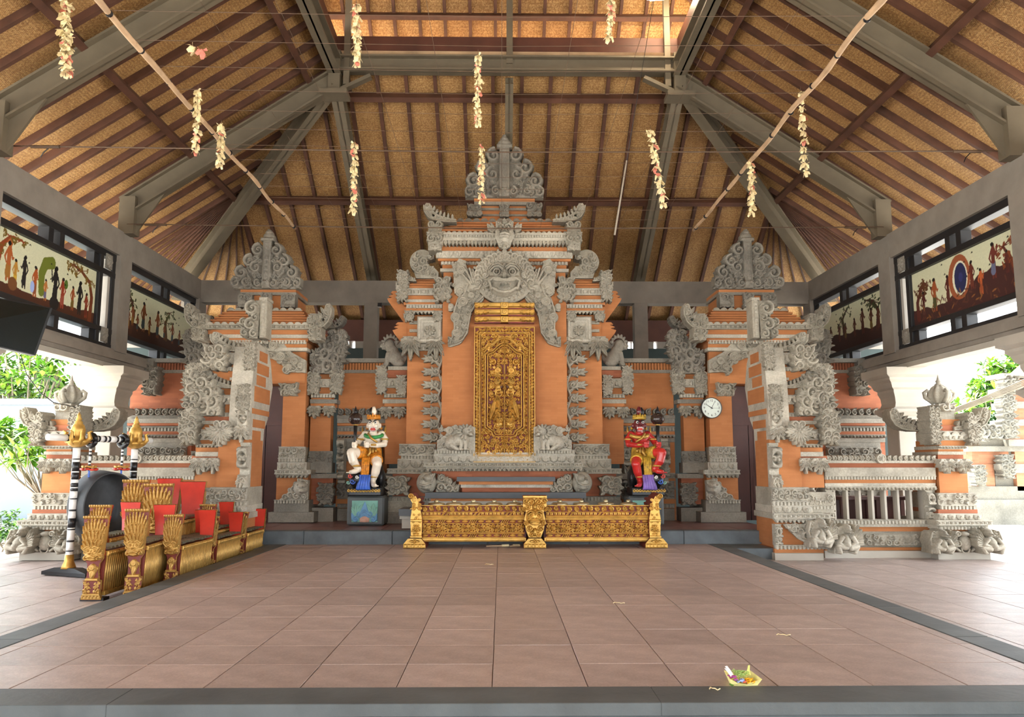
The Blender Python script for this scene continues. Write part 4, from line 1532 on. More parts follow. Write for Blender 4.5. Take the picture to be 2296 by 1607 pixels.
# great face with its arch
orn(bhoma(), 'great_mask', gate, GC, 684, 13.74, S, .3, kh=.0072, label='grey stone demon mask with open mouth and bulging eyes')
orn(bhoma_side(), 'mask_arch', gate, 1045, 778, 13.78, S, .1, mir=2 * GC - 1045)
# lions at the foot of the door, plinth relief
orn(lion_block(), 'lion_relief', gate, 1023, 1010, 13.72, SP, .1, mir=2 * GC - 1023)
orn(band(92, 8, 'dentil', .85), 'dentil_band', gate, 1019, 1016, 13.73, SP, mir=2 * GC - 1019)
orn(band(92, 15, 'petal', .85), 'petal_band', gate, 1020, 1037, 13.72, SP, mir=2 * GC - 1020)
orn(band(362, 9, 'meander', .85), 'meander_band', gate, GC, 1046, 13.41, S)
orn(band(350, 10, 'fringe', .85), 'scalloped_edging', gate, GC, 1057, 13.45, S)
# outer base mouldings
rows(gate, [('base_block', 'stone', (892, 975), 1028, 1050, 13.9), ('base_block', 'stone', (868, 975), 1050, 1062, 13.82), ('base_block', 'brick_dark', (880, 975), 1062, 1112, 13.9), ('base_block', 'stone', (868, 975), 1122, 1150, 13.86), ('base_block', 'stone_dark', (858, 975), 1148, 1176, 13.8)], GC, Yk, mir=2 * GC)
orn(band(82, 26, 'scroll', .85), 'scroll_frieze', gate, 936, 1021, 13.93, S, mir=2 * GC - 936)
orn(band(78, 8, 'dentil', .85), 'dentil_band', gate, 938, 1029, 13.94, S, mir=2 * GC - 938)
orn(band(84, 20, 'petal', .85), 'petal_band', gate, 933, 1050, 13.89, S, mir=2 * GC - 933)
orn(band(84, 10, 'meander', .85), 'meander_band', gate, 910, 1061, 13.81, S, mir=2 * GC - 910)
orn(karang(56, 46, 41), 'corner_leaf', gate, 893, 1110, 13.82, S, mir=2 * GC - 893)
orn(band(100, 9, 'dentil', .85), 'dentil_band', gate, 920, 1122, 13.85, S, mir=2 * GC - 920)
# beast heads at the plinth corners
bh = HF(100, 52, .7)
bh.dome(-26, 24, 23, 25, 15, p=.4); bh.dome(-22, 34, 14, 12, 20)
for i in range(6): bh.line([(-8 - 4 * i, 44 - i), (-14 - 5 * i, 26), (-16 - 4 * i, 8 + i)], 2.4, 2, 12)
bh.dome(-34, 33, 3.4, 3.4, 24); bh.dome(-24, 14, 14, 9, 20); bh.line([(-38, 20), (-26, 18), (-14, 24)], 2, 1.6, 20)
bh.poly([(-6, 2), (46, 2), (48, 16), (20, 36), (-2, 44)], 3)
for x, z, R in ((6, 14, 11), (24, 12, 10), (40, 10, 8), (8, 34, 9), (24, 28, 8)): bh.curl(x, z, R, x, 1, 4)
for i in range(5): bh.leaf(4 + 9 * i, 30 - 5 * i, 1.0, 16, 4, 5, 3)
orn(bh, 'beast_head', gate, 983, 1106, 13.38, S, .14, mir=2 * GC - 983)

# ------------------------------------------------------------------ altar steps before the gate
altar = gate
rows(altar, [
    ('altar_slab', 'black_slab', (1024, 1245), 1069, 1079, 13.2), ('altar_moulding', 'brick', (1029, 1240), 1079, 1086, 13.24), ('altar_moulding', 'stone_pale', (1033, 1236), 1086, 1093, 13.28), ('altar_body', 'brick_dark', (1036, 1233), 1093, 1120, 13.32)], GC, 13.40)
rows(altar, [
    ('altar_slab', 'black_slab', (953, 1314), 1104, 1117, 12.92), ('altar_moulding', 'brick', (966, 1304), 1117, 1123, 12.98), ('altar_moulding', 'cream', (962, 1309), 1123, 1131, 13.0), ('altar_body', 'cream', (970, 1300), 1131, 1160, 13.04)], GC, 13.38)
rows(altar, [
    ('altar_slab', 'black_slab', (894, 1369), 1141, 1156, 12.5), ('altar_moulding', 'cream', (896, 1367), 1156, 1163, 12.54), ('altar_moulding', 'cream', (901, 1362), 1163, 1184, 12.58)], GC, 13.2)

# ------------------------------------------------------------------ gilded door
DW, DH = 136, 302
def gold_door():
    f = HF(DW, DH, .6, 0.0)
    w = DW / 2
    f.rect(-w, w, 0, DH, 1.0)
    f.rect(-w, w, 0, DH, 2.0); f.H[:] = 1.0
    def frame(i, o, h):
        for (a, b, c, d) in ((-o, -i, 0, 0), (i, o, 0, 0)):
            pass
    def hollow_rect(x, z0, z1, t, h):
        f.rect(-x, -x + t, z0, z1, h); f.rect(x - t, x, z0, z1, h); f.rect(-x, x, z0, z0 + t, h); f.rect(-x, x, z1 - t, z1, h)
    hollow_rect(68, 0, 302, 1.6, 6)
    # outer border
    for z in np.arange(8, 296, 7.2):
        for s in (-1, 1):
            f.curl(s * 62, z, 3.6, z, s, 1); f.leaf(s * 62, z + 2, PI / 2 + s, 6, 1.8, 3, 1.5)
    for x in np.arange(-54, 55, 7.2):
        for z in (7, 296): f.curl(x, z, 3.6, x, 1, 1); f.leaf(x, z, x, 6, 1.8, 3, 1.5)
    hollow_rect(57, 13, 290, 1.8, 6.5); hollow_rect(53.5, 16, 287, 1.2, 4.5)
    rnd = random.Random(9)
    # filled grounds
    f.scrolls(-52, 52, 18, 72, 8.5, 2, 1.0); f.scrolls(-52, 52, 236, 285, 8.5, 4, 1.0)
    f.scrolls(-51, -43, 70, 238, 5.5, 6, 1.0, sym=False)
    n = f.H.shape[1]
    f.H = np.maximum(f.H, f.H[:, ::-1])
    # cusped arch over the leaves: a stepped band of three lines
    arch = [(0, 276), (12, 273), (22, 264), (28, 257), (32, 260), (38, 260), (44, 252), (51, 248)]
    leafo = [(0, 266), (10, 263), (20, 254), (27, 247), (36, 246), (43, 240), (43, 76), (36, 72), (28, 66), (25, 56), (0, 56)]
    leafi = [(0, 261), (9, 258), (18, 250), (25, 243), (33, 241), (38, 236), (38, 79), (32, 74), (24, 69), (20, 61), (0, 61)]
    for s in (-1, 1):
        f.line([(s * x, z) for x, z in arch], 1.3, 1.3, 6); f.line([(s * x, z + 4) for x, z in arch], 1.6, 1.6, 4)
    P = [(-x, z) for x, z in leafi] + [(x, z) for x, z in leafi[::-1]]
    ins = f.poly(P, 0); f.H[ins] = .8
    for s in (-1, 1):
        f.line([(s * x, z) for x, z in leafo], 1.3, 1.3, 6.5); f.line([(s * x, z) for x, z in leafi], 1.2, 1.2, 5.5)
    f.scrolls(-36, 36, 64, 258, 7.0, 21, .9, inside=lambda x, z: 2 < abs(x) < 36 and z < 262 - abs(x) * .7)
    # carved leaves of the door: birds and flowers climbing both sides of the meeting line
    for s in (-1, 1):
        for z, x, R in ((66, 10, 7), (80, 16, 8), (92, 7, 6), (104, 24, 8), (120, 28, 7), (134, 10, 6), (150, 29, 7), (166, 28, 6), (180, 10, 5), (196, 26, 7), (210, 12, 6), (222, 26, 8), (236, 14, 7), (248, 7, 5)):
            f.curl(s * x, z, R, z, s, 1.2, 1.1); f.fan(s * x, z, PI / 2 - s * .7, R * 1.5, 2.6, 3, 1.7, 3.4, 1.5)
        for i in range(9):                                                               # bird: overlapping feathers down its body
            u = i / 8
            f.leaf(s * (17 - 3 * math.sin(u * 3)), 150 - 52 * u, -PI / 2 + s * .5 * (1 if i % 2 else -.6), 15, 4.6, 5, 3)
        f.dome(s * 14, 166, 8, 9, 8); f.dome(s * 9, 170, 4, 3, 10); f.fan(s * 15, 172, PI / 2 - s * .2, 13, 2.4, 5, 1.8, 4, 5)
        f.ring(s * 14, 158, 6, 1.8, 4); f.ring(s * 13, 152, 7, 1.8, 4)
        f.leaf(s * 20, 138, -PI / 2 + s * .25, 46, 6, 6, 4); f.leaf(s * 27, 128, -PI / 2 + s * .1, 38, 4.5, 5, 3)
        f.disc(s * 15, 203, 7, 5, 4); f.fan(s * 15, 196, -PI / 2, 14, 3, 5, 2.0, 4, 3)
        f.ring(s * 7, 154, 2.8, 1.2, 6)
        f.dome(s * 12, 84, 10, 8, 6, p=.4)
    f.rect(-1.1, 1.1, 20, 274, 7.5)
    f.H = np.where(np.abs(f.x)[None, :] < .35, np.minimum(f.H, 2.0), f.H)
    for z in np.arange(72, 240, 9):
        for s in (-1, 1): f.dome(s * 47.5, z, 3, 4, 3.4, z0=1)
    return f


door1 = thing('door_1', 'gilded double door carved with birds and flowers under the stone mask', 'door', (at(GC, 1035, 13.8)[0], 13.8, at(GC, 1035, 13.8)[1]), kind='structure')
for k in ('label', 'category'): del door1[k]
gd = gold_door()
orn(gd, 'carved_panel', door1, GC, 1036, 13.8, [M['maroon'], M['gold']], .08, thr=1.55)
# three lintel slats above the door
for i, (yt, yb) in enumerate(((680, 693), (696, 708), (711, 724))):
    f = HF(134, 14, .6, 0); f.rect(-67, 67, 4.5, 14, 7, 1.5); f.rect(-67, 67, 0, 4, 1)
    f.rect(-67, 67, 8.6, 9.6, 8.6)
    for s in (-1, 1):
        for q in (0, 1): f.curl(s * (62 - 9 * q), 7.5, 6 - q, 0, s, 5)
        f.leaf(s * 48, 7.5, PI if s > 0 else 0, 14, 4, 4, 5)
    f.rect(-8.5, 8.5, 0, 14, 9, 1); f.disc(0, 7, 4.5, 4, 9)
    orn(f, 'lintel_slat', door1, GC, yb + 1, 13.72 + .02 * i, [M['maroon'], M['gold']], .12, thr=1.9)
for dx in (-7, 7):
    x, z = at(GC + dx, 867, 13.74)
    MB().lathe([(.03, 0), (.03, -.03), (.018, -.05), (0, -.052)], (x, 13.76, z), 12, 'y').build('ring_handle', M['fascia'], door1)

# ------------------------------------------------------------------ back wall between the gates
WY = 14.62
for L, R, mat in ((756, 868, 'brick'), (1394, 1513, 'brick'), (285, 429, 'brick_dark'), (1842, 1985, 'brick_dark')):
    wall_back = struct('wall_back')
    rows(wall_back, [
        ('coping', 'stone_dark', (L, R), 803, 812, WY - .14), ('stone_strip', 'stone_dark', (L, R), 829, 836, WY - .03),
        ('brick_panel', mat, (L, R), 836, 1180, WY), ('brick_panel', mat, (L, R), 812, 829, WY + .05),
        ('cap_stone', 'stone_dark', (L, R), 938, 948, WY - .16), ('stone_strip', mat, (L, R), 948, 954, WY - .1),
        ('stone_strip', 'stone_dark', (L, R), 955, 967, WY - .08), ('stone_strip', mat, (L, R), 967, 974, WY - .06),
        ('stone_strip', 'stone_dark', (L, R), 982, 991, WY - .05), ('dado_panel', 'stone_dark', (L + 10, R - 10), 991, 1034, WY - .02),
        ('stone_strip', 'stone', (L, R), 1060, 1072, WY - .1), ('wall_foot', 'stone_dark', (L, R), 1140, 1180, WY - .12)], 0, WY + .3)
    n = int((R - L) / 6.5)
    for i in range(n):
        slab_row(wall_back, 'slat', mat, L + (i + .12) * (R - L) / n, L + (i + .88) * (R - L) / n, 812, 829, WY - .02, WY + .06)
    c = (L + R) / 2; w = R - L
    orn(band(w, 26, 'crest'), 'wall_crest', wall_back, c, 938, WY - .04, M['stone_dark'])
    orn(band(w, 9, 'dentil', .8), 'dentil_band', wall_back, c, 966, WY - .09, M['stone_dark'])
    orn(band(w, 8, 'fringe', .8), 'leaf_band', wall_back, c, 982, WY - .06, M['stone_dark'])
    orn(band(w - 24, 30, 'dense', .8, seed=L), 'dado_relief', wall_back, c, 1032, WY - .03, M['stone_dark'])
    orn(band(w, 11, 'meander', .8), 'meander_band', wall_back, c, 1072, WY - .11, M['stone_dark'])
    orn(band(w, 40, 'dense', .9, seed=L + 1), 'foot_relief', wall_back, c, 1118, WY - .02, M['stone_dark'])
    orn(band(w, 9, 'dentil', .8), 'dentil_band', wall_back, c, 1138, WY - .05, M['stone_dark'])
    if w < 120:
        for px in (L + 10, R - 22): orn(band(16, 98, 'dense', .85, seed=px), 'upright_strip', wall_back, px, 1082, WY - .1, M['stone'])
    else:
        px = 337 if L < 1000 else 1931
        orn(karang(38, 72, px, .8), 'hanging_leaf', wall_back, px, 888, 14.42, M['stone_dark'], .2)
        rows(wall_back, [('bracket', 'stone_dark', (px - 7, px + 7), 808, 830, 14.44)], 0, 14.7)
# ------------------------------------------------------------------ side gates
sgl = thing('side_gate', 'brick doorway with tiered stone-crowned roof, left of the central portal', 'gate', (at(603, 1160, 14.3)[0], 14.3, REAR_Z))
sgr = thing('side_gate', 'brick doorway with tiered stone-crowned roof, right of the central portal by the clock', 'gate', (at(1665.6, 1160, 14.3)[0], 14.3, REAR_Z))
X0L = at(603, 650, 14.3)[0]; X0R = at(1665.6, 650, 14.3)[0]
fin2 = finial(154, 132, [(20, 84, 15), (38, 60, 15), (56, 34, 15), (24, 46, 14), (68, 12, 12), (44, 12, 11)], (104, 10), 8, .75)
hA = horn(58, 62, .8, 4); cbA = corner_block(34, 66, 23); smA = scroll_mass(86, 100, 12); hB = horn(52, 32, .8, 6)
kA = karang(32, 56, 51); kB = karang(32, 70, 52); lcA = leafcap(34, 30); lcB = leafcap(30, 28)
arch = HF(206, 92, .7)
arch.poly([(-103, 6), (-103, 34), (-70, 52), (-40, 84), (0, 91), (40, 84), (70, 52), (103, 34), (103, 6), (60, 8), (46, 28), (20, 40), (-20, 40), (-46, 28), (-60, 8)], 3)
for x, z, R in ((30, 66, 10), (48, 42, 10), (78, 32, 9), (66, 18, 8), (12, 78, 8), (92, 22, 7)):
    for s in (-1, 1): arch.disc(s * x, z, R, 6, 4)
arch.scrolls(-100, 100, 6, 88, 13, 17, 2.5, inside=lambda x, z: z < 90 - abs(x) * .72 and (abs(x) > 44 or z > 42))
dup = lambda f: f
jrow = band(60, 26, 'dense', .85, seed=4); jd = band(60, 8, 'dentil', .85); jp = band(62, 16, 'petal', .85); jm = band(80, 10, 'meander', .85); jf = band(72, 9, 'fringe', .85)
lionA = HF(66, 48, .7)
lionA.poly([(-33, 0), (33, 0), (33, 44), (10, 47), (-2, 30), (-20, 10)], 2)
lionA.dome(16, 26, 17, 18, 14); lionA.dome(20, 32, 12, 10, 18); lionA.dome(25, 30, 3, 3, 22); lionA.dome(14, 34, 3, 3, 21); lionA.dome(22, 20, 9, 6, 19)
for x, z, R in ((-18, 6, 7), (-6, 10, 8), (2, 22, 8), (-8, 22, 6), (8, 8, 8), (24, 8, 7), (30, 40, 5), (14, 44, 6), (4, 36, 6)): lionA.curl(x, z, R, x, 1, 4)
for g, X0 in ((sgl, X0L), (sgr, X0R)):
    rows_c(g, [
        ('upper_body', 'brick', 62, 647, 655, 14.3), ('stone_band', 'stone_dark', 64, 655, 661, 14.27), ('upper_body', 'brick', 58, 661, 696, 14.33),
        ('upper_body', 'brick', 114, 738, 749, 13.84), ('stone_band', 'stone_pale', 112, 748, 757, 13.87), ('upper_body', 'brick', 108, 757, 765, 13.93),
        ('upper_body', 'brick', 104, 765, 780, 13.98), ('stone_band', 'stone_pale', 106, 779, 786, 13.95), ('upper_body', 'brick', 98, 786, 860, 14.1),
        ('jamb', 'brick', (50, 101), 832, 1005, 14.12), ('jamb_base', 'stone', (48, 104), 1002, 1036, 14.08), ('jamb_base', 'stone_pale', (46, 112), 1036, 1053, 14.04),
        ('jamb_base', 'stone', (44, 126), 1053, 1063, 13.96), ('jamb_base', 'brick', (46, 116), 1063, 1121, 14.04), ('jamb_base', 'stone_dark', (44, 122), 1121, 1148, 14.0),
        ('jamb_base', 'stone_dark', (36, 138), 1148, 1171, 13.9)], X0, 15.2)
    rows_c(g, [
        ('side_pier', 'brick', (104, 150), 828, 1015, 14.36), ('side_pier', 'stone_dark', (104, 164), 895, 904, 14.3), ('side_pier', 'brick', (104, 158), 904, 912, 14.33),
        ('side_pier', 'stone_dark', (104, 158), 1037, 1060, 14.3), ('side_pier', 'stone_dark', (104, 172), 1062, 1072, 14.26), ('side_pier', 'brick_dark', (104, 162), 1072, 1130, 14.32), ('side_pier', 'stone_dark', (104, 168), 1138, 1172, 14.24),
        ('side_pier', 'stone_dark', (108, 152), 850, 868, 14.3), ('side_pier', 'brick', (108, 148), 868, 882, 14.33)], X0, 14.6)
    c1 = px_of(X0, 14.2, 695); c2 = px_of(X0, 13.78, 727)
    courses('brick_roof', g, 'brick', c1 - 80, c1 + 80, 694, c2 - 116, c2 + 116, 727, 14.2, 13.78, 15.2, 6)
    G1 = lambda f, nm, u, yb, Y, m='stone', back=.06, cap=False: orn_c(f, nm, g, X0, u, yb, Y, M[m], back, cap)
    G1(fin2, 'crown_finial', 0, 648, 14.25, 'stone_dark', .1, True)
    G1(corner_block(38, 32, 61), 'corner_block', 48, 691, 14.24, 'stone_dark', .2)
    G1(corner_block(28, 36, 62), 'corner_block', 0, 692, 14.2, 'stone_dark')
    G1(band(168, 8, 'scallop_up', .85), 'scalloped_edging', 0, 697, 14.14)
    G1(band(230, 8, 'scallop_up', .85), 'scalloped_edging', 0, 729, 13.76, 'stone_pale')
    G1(band(232, 11, 'meander', .85), 'meander_band', 0, 738, 13.77)
    G1(band(206, 8, 'dentil', .85), 'dentil_band', 0, 771, 13.96, 'stone_pale')
    c = px_of(X0, 13.75, 740)
    for f, nm, u, yb, Y, m, bk in ((hA, 'roof_horn', 136, 740, 13.8, 'stone', .2), (cbA, 'corner_block', 131, 766, 13.76, 'stone', .3), (hB, 'roof_horn', 128, 738, 14.9, 'stone_dark', .2)):
        cc = px_of(X0, Y, yb)
        # horns lean outwards: the mirrored copy stands on the right
        orn(f, nm, g, cc - u, yb, Y, M[m], bk, nm == 'roof_horn', mir=cc + u)
    cc = px_of(X0, 14.3, 836)
    orn(smA, 'scroll_mass', g, cc - 146, 838, 14.3, M['stone_dark'], .12, True, mir=cc + 146)
    G1(arch, 'arch_relief', 0, 842, 14.02, 'stone')
    G1(karang(46, 30, 71), 'corner_leaf', 66, 888, 14.08, 'stone')
    G1(kA, 'corner_leaf', 112, 886, 14.26, 'stone'); G1(kB, 'corner_leaf', 164, 886, 14.26, 'stone')
    G1(band(40, 18, 'petal', .85), 'petal_band', 134, 868, 14.28, 'stone_pale'); G1(band(54, 8, 'dentil', .85), 'dentil_band', 132, 891, 14.3, 'stone_pale')
    G1(lcA, 'leaf_capital', 116, 940, 14.3, 'stone'); G1(lcB, 'leaf_capital', 148, 938, 14.3, 'stone')
    G1(jrow, 'scroll_frieze', 77, 1027, 14.07, 'stone_pale'); G1(jd, 'dentil_band', 77, 1035, 14.06, 'stone_pale'); G1(jp, 'petal_band', 78, 1053, 14.03, 'stone_pale')
    G1(jm, 'meander_band', 85, 1063, 13.95, 'stone_pale'); G1(jf, 'leaf_band', 82, 1072, 14.0, 'stone')
    G1(lionA, 'lion_relief', 88, 1120, 14.0, 'stone_pale'); G1(band(72, 8, 'dentil', .85), 'dentil_band', 80, 1128, 14.0, 'stone_pale')
    G1(band(54, 26, 'dense', .85, seed=8), 'scroll_frieze', 132, 1037, 14.32, 'stone_dark'); G1(karang(40, 52, 81), 'corner_leaf', 150, 1132, 14.26, 'stone_dark')
# wooden doors
for nm, X0 in (('door_2', X0L), ('door_3', X0R)):
    d = struct(nm)
    Y = 14.45
    c = px_of(X0, Y, 1000)
    for (a, b, yt, yb, yy, n) in ((-52, 52, 866, 950, Y + .02, 'transom_panel'), (-50, -.8, 952, 1166, Y, 'door_leaf'), (.8, 50, 952, 1166, Y, 'door_leaf')):
        o = slab_row(d, n, 'door', c + a, c + b, yt, yb, yy, yy + .06)
        if n == 'door_leaf':
            for q in (0, 1):
                slab_row(o, 'inner_panel', 'door', c + a + 8, c + b - 8, (966, 1066)[q], (1056, 1154)[q], yy - .012, yy + .01)
    slab_row(d, 'door_frame', 'door', c - 56, c - 49, 866, 1168, Y - .04, Y + .1); slab_row(d, 'door_frame', 'door', c + 49, c + 56, 866, 1168, Y - .04, Y + .1)
    slab_row(d, 'door_rail', 'door', c - 50, c + 50, 945, 953, Y - .02, Y + .05)

# pillars with lions beside the central gate
for k, side in enumerate((-1, 1)):
    lp = thing('lion_pillar', 'low brick pillar topped by a seated stone lion, ' + ('left' if side < 0 else 'right') + ' of the central portal', 'pillar', (at(888 if side < 0 else 1374, 1100, 14.3)[0], 14.3, REAR_Z))
    mx = (lambda a, b: (a, b)) if side < 0 else (lambda a, b: (2 * GC - b, 2 * GC - a))
    for nm, mat, (a, b), yt, yb, Y in [
        ('shaft', 'brick', (864, 912), 846, 1040, 14.34), ('cap_stone', 'stone', (870, 913), 821, 829, 14.24), ('cap_course', 'brick_dark', (866, 912), 829, 846, 14.28),
        ('stone_band', 'stone', (862, 912), 848, 869, 14.27), ('stone_band', 'stone', (858, 912), 895, 904, 14.28), ('cap_course', 'brick', (862, 912), 904, 911, 14.3),
        ('base_block', 'stone_dark', (845, 912), 1062, 1074, 14.26), ('base_block', 'stone_dark', (852, 912), 1140, 1172, 14.24)]:
        a, b = mx(a, b); slab_row(lp, nm, mat, a, b, yt, yb, Y, 14.6)
    P = lambda f, nm, px, yb, Y, m='stone': place(f.mesh(*kpx(px, yb, Y), kpx(px, yb, Y)[0] * RELIEF, .1), nm, M[m], lp, (at(px if side < 0 else 2 * GC - px, yb, Y)[0], Y, at(px, yb, Y)[1]), mirror=side > 0)
    P(karang(28, 72, 55 + k), 'corner_leaf', 855, 886, 14.24); P(karang(26, 50, 57 + k), 'corner_leaf', 900, 888, 14.22)
    P(band(36, 18, 'petal', .85), 'petal_band', 880, 868, 14.26); P(band(50, 8, 'dentil', .85), 'dentil_band', 886, 891, 14.28); P(leafcap(32, 30), 'leaf_capital', 866, 942, 14.3); P(leafcap(32, 30), 'leaf_capital', 896, 942, 14.3)
    # the lion, seated and looking outwards
    lx, lz = at(884 if side < 0 else 2 * GC - 884, 821, 14.3); kk = kpx(884, 800, 14.3)[0]
    s = side
    lb = MB()
    q = lambda u, v, w=0: (lx + s * u * kk, 14.32 - w * kk, lz + v * kk)
    lb.ball(q(-6, 16), (17 * kk, 13 * kk, 18 * kk)); lb.ball(q(4, 30), (14 * kk, 12 * kk, 18 * kk)); lb.ball(q(12, 48), (13 * kk, 12 * kk, 14 * kk)); lb.ball(q(22, 44), (8 * kk, 8 * kk, 7 * kk))
    lb.ball(q(-10, 6, 8), (14 * kk, 8 * kk, 7 * kk))
    for w in (-7, 7): lb.tube([q(12, 30, w), q(17, 14, w), q(16, 2, w)], [7 * kk, 5 * kk, 5 * kk]); lb.ball(q(19, 3, w), (7 * kk, 5 * kk, 4 * kk))
    lb.tube([q(-20, 8), q(-26, 20), q(-20, 34)], [4 * kk, 4 * kk, 5 * kk])
    o = lb.build('lion_statue', M['stone_dark'], lp, smooth=True)
    rm = o.modifiers.new('remesh', 'REMESH'); rm.mode = 'VOXEL'; rm.voxel_size = .022; rm.use_smooth_shade = True
    mb = MB()
    for i in range(9):
        a = -.5 + i * .42
        c = q(9 + 13 * math.cos(a), 50 + 14 * math.sin(a), 3); e = q(9 + 22 * math.cos(a), 50 + 24 * math.sin(a), 4)
        mb.tube([c, e], [6 * kk, 1.5 * kk], 6)
    mb.build('mane', M['stone_dark'], lp, smooth=True, kind='stuff')
    mb = MB()
    for w in (-5, 5): mb.ball(q(24, 50, w), 2.4 * kk, 8, 6)
    mb.ball(q(30, 46), 3 * kk, 8, 6)
    mb.build('lion_face', M['stone'], lp, smooth=True, kind='stuff')

# ------------------------------------------------------------------ split-gate halves in front of the side doors
MSW = 2284
wl = thing('split_gate_half', 'stepped brick and stone half of the split gate, left side behind the metallophones', 'gate', (-4.3, 12.0, SIDE_Z))
wr = thing('split_gate_half', 'stepped brick and stone half of the split gate, right of the clock', 'gate', (4.5, 12.0, SIDE_Z))
XinL = at(557, 993, 11.64)[0]; XinR = at(MSW - 557, 993, 11.64)[0]
# flat inner cheeks with brick panels let into grey stone
zpx = lambda py: at(560, py, 11.9)[1]
prof = [(11.52, SIDE_Z), (11.62, zpx(1180)), (11.64, zpx(1100)), (11.66, zpx(990)), (11.68, zpx(880)), (11.8, zpx(780)), (11.9, zpx(768)), (12.45, zpx(775)), (12.6, zpx(800)), (12.75, zpx(855)), (12.55, zpx(935)), (12.38, zpx(960)), (12.36, zpx(1000)), (12.3, zpx(1090)), (12.3, SIDE_Z)]
for w, Xi, s in ((wl, XinL, -1), (wr, XinR, 1)):
    n = len(prof)
    v = [(Xi, y, z) for y, z in prof] + [(Xi + s * .3, y, z) for y, z in prof]
    f = [tuple(range(n)), tuple(range(2 * n - 1, n - 1, -1))] + [(i, (i + 1) % n, (i + 1) % n + n, i + n) for i in range(n)]
    mesh_obj('inner_cheek', v, f, M['stone_pale'], w)
    for ya, yb, py0, py1 in ((11.76, 12.24, 998, 1088), (11.8, 12.2, 965, 998), (11.8, 12.4, 940, 958), (11.74, 12.6, 916, 928), (11.82, 12.6, 866, 900), (11.9, 12.35, 840, 862), (11.9, 12.5, 812, 836), (12.0, 12.4, 784, 806), (11.64, 12.28, 1150, 1162), (11.6, 12.28, 1195, 1245)):
        MB().box(Xi - s * .006, Xi + s * .05, ya, yb, zpx(py1), zpx(py0)).build('brick_inlay', M['brick'], w)
    # half crown on top: a shaft and its scrolls
rows(wl, [
    ('stone_course', 'stone', (520, 566), 768, 780, 11.88), ('brick_course', 'brick', (512, 564), 780, 791, 11.92), ('stone_course', 'stone_pale', (486, 566), 790, 816, 11.84), ('brick_course', 'brick', (500, 563), 816, 823, 11.9),
    ('brick_course', 'brick', (470, 562), 830, 873, 11.84), ('stone_course', 'stone', (515, 560), 846, 852, 11.78), ('brick_course', 'brick', (492, 561), 872, 886, 11.86),
    ('stone_course', 'stone_pale', (486, 561), 885, 906, 11.78), ('brick_course', 'brick', (490, 560), 905, 926, 11.82), ('brick_course', 'brick_dark', (440, 559), 934, 943, 11.78), ('stone_course', 'stone', (452, 548), 943, 951, 11.7),
    ('brick_course', 'brick', (445, 558), 951, 963, 11.76), ('stone_course', 'stone_pale', (438, 558), 962, 986, 11.68), ('brick_pier', 'brick', (488, 557), 985, 1093, 11.64), ('brick_pier', 'brick', (438, 490), 985, 1093, 11.74),
    ('stone_course', 'stone_pale', (438, 492), 1013, 1023, 11.66), ('brick_course', 'brick_dark', (430, 492), 1022, 1031, 11.7),
    ('base_course', 'stone', (470, 555), 1092, 1134, 11.6), ('base_course', 'stone_pale', (462, 553), 1133, 1151, 11.54), ('base_course', 'stone', (437, 552), 1150, 1163, 11.46),
    ('base_course', 'brick', (437, 549), 1162, 1224, 11.54), ('base_course', 'brick', (437, 547), 1230, 1242, 11.48), ('plinth', 'cream', (437, 546), 1240, 1256, 11.42)], 0, 12.3, mir=MSW, parent2=wr)
rows(wl, [('base_course', 'stone', (414, 480), 1103, 1150, 11.60)], 0, 11.69, mir=MSW, parent2=wr)
O = lambda f, nm, px, yb, Y, m='stone', bk=.06, cap=False, flip=False: orn2(f, nm, wl, wr, px, yb, Y, M[m], MSW, bk, cap, flip=flip)
hc = HF(66, 92, .7)
hc.rect(14, 30, 0, 90, 6, 2); hc.rect(18, 26, 4, 86, 8, 1); hc.rect(12, 32, 84, 91, 8, 1)
for i in range(9): hc.disc(22, 9 + i * 8.6, 3, 3, 7)
for x, z, R in ((-2, 66, 17), (-4, 30, 15), (-22, 36, 9), (-18, 12, 10), (2, 10, 10), (4, 46, 9)):
    hc.dome(x, z, R * 1.05, R * 1.05, 3, p=.2); hc.curl(x, z, R, PI / 2, 1, 3)
    for i in range(7): hc.leaf(x + R * .8 * math.cos(1.2 + i * .5), z + R * .8 * math.sin(1.2 + i * .5), 1.2 + i * .5, R * .42, R * .13, 4, 1)
hc.poly([(10, 0), (14, 88), (4, 84), (-6, 50), (-10, 0)], 2.5)
O(hc, 'half_crown', 569, 759, 12.2, 'stone', .22, True)
O(horn(86, 48, .75, 9), 'roof_horn', 514, 790, 11.86, 'stone', .2, True)
O(karang(58, 64, 91), 'corner_leaf', 484, 833, 11.74, 'stone', .2); O(karang(30, 66, 92), 'corner_leaf', 559, 832, 11.74)
O(band(52, 20, 'petal', .85), 'petal_band', 522, 814, 11.82, 'stone_pale'); O(band(56, 9, 'dentil', .85), 'dentil_band', 534, 832, 11.84, 'stone_pale')
O(scroll_mass(92, 118, 31), 'scroll_mass', 452, 932, 11.7, 'stone', .12, True)
O(karang(34, 78, 97), 'corner_leaf', 545, 936, 11.7); O(band(66, 18, 'fringe', .85), 'leaf_band', 510, 904, 11.76, 'stone_pale'); O(band(58, 9, 'dentil', .85), 'dentil_band', 518, 934, 11.8, 'stone_pale')
O(horn(74, 44, .75, 13), 'roof_horn', 494, 872, 11.8, 'stone', .15, True)
O(karang(46, 100, 93), 'corner_leaf', 424, 1000, 11.6, 'stone', .2)
kf = HF(74, 62, .7)
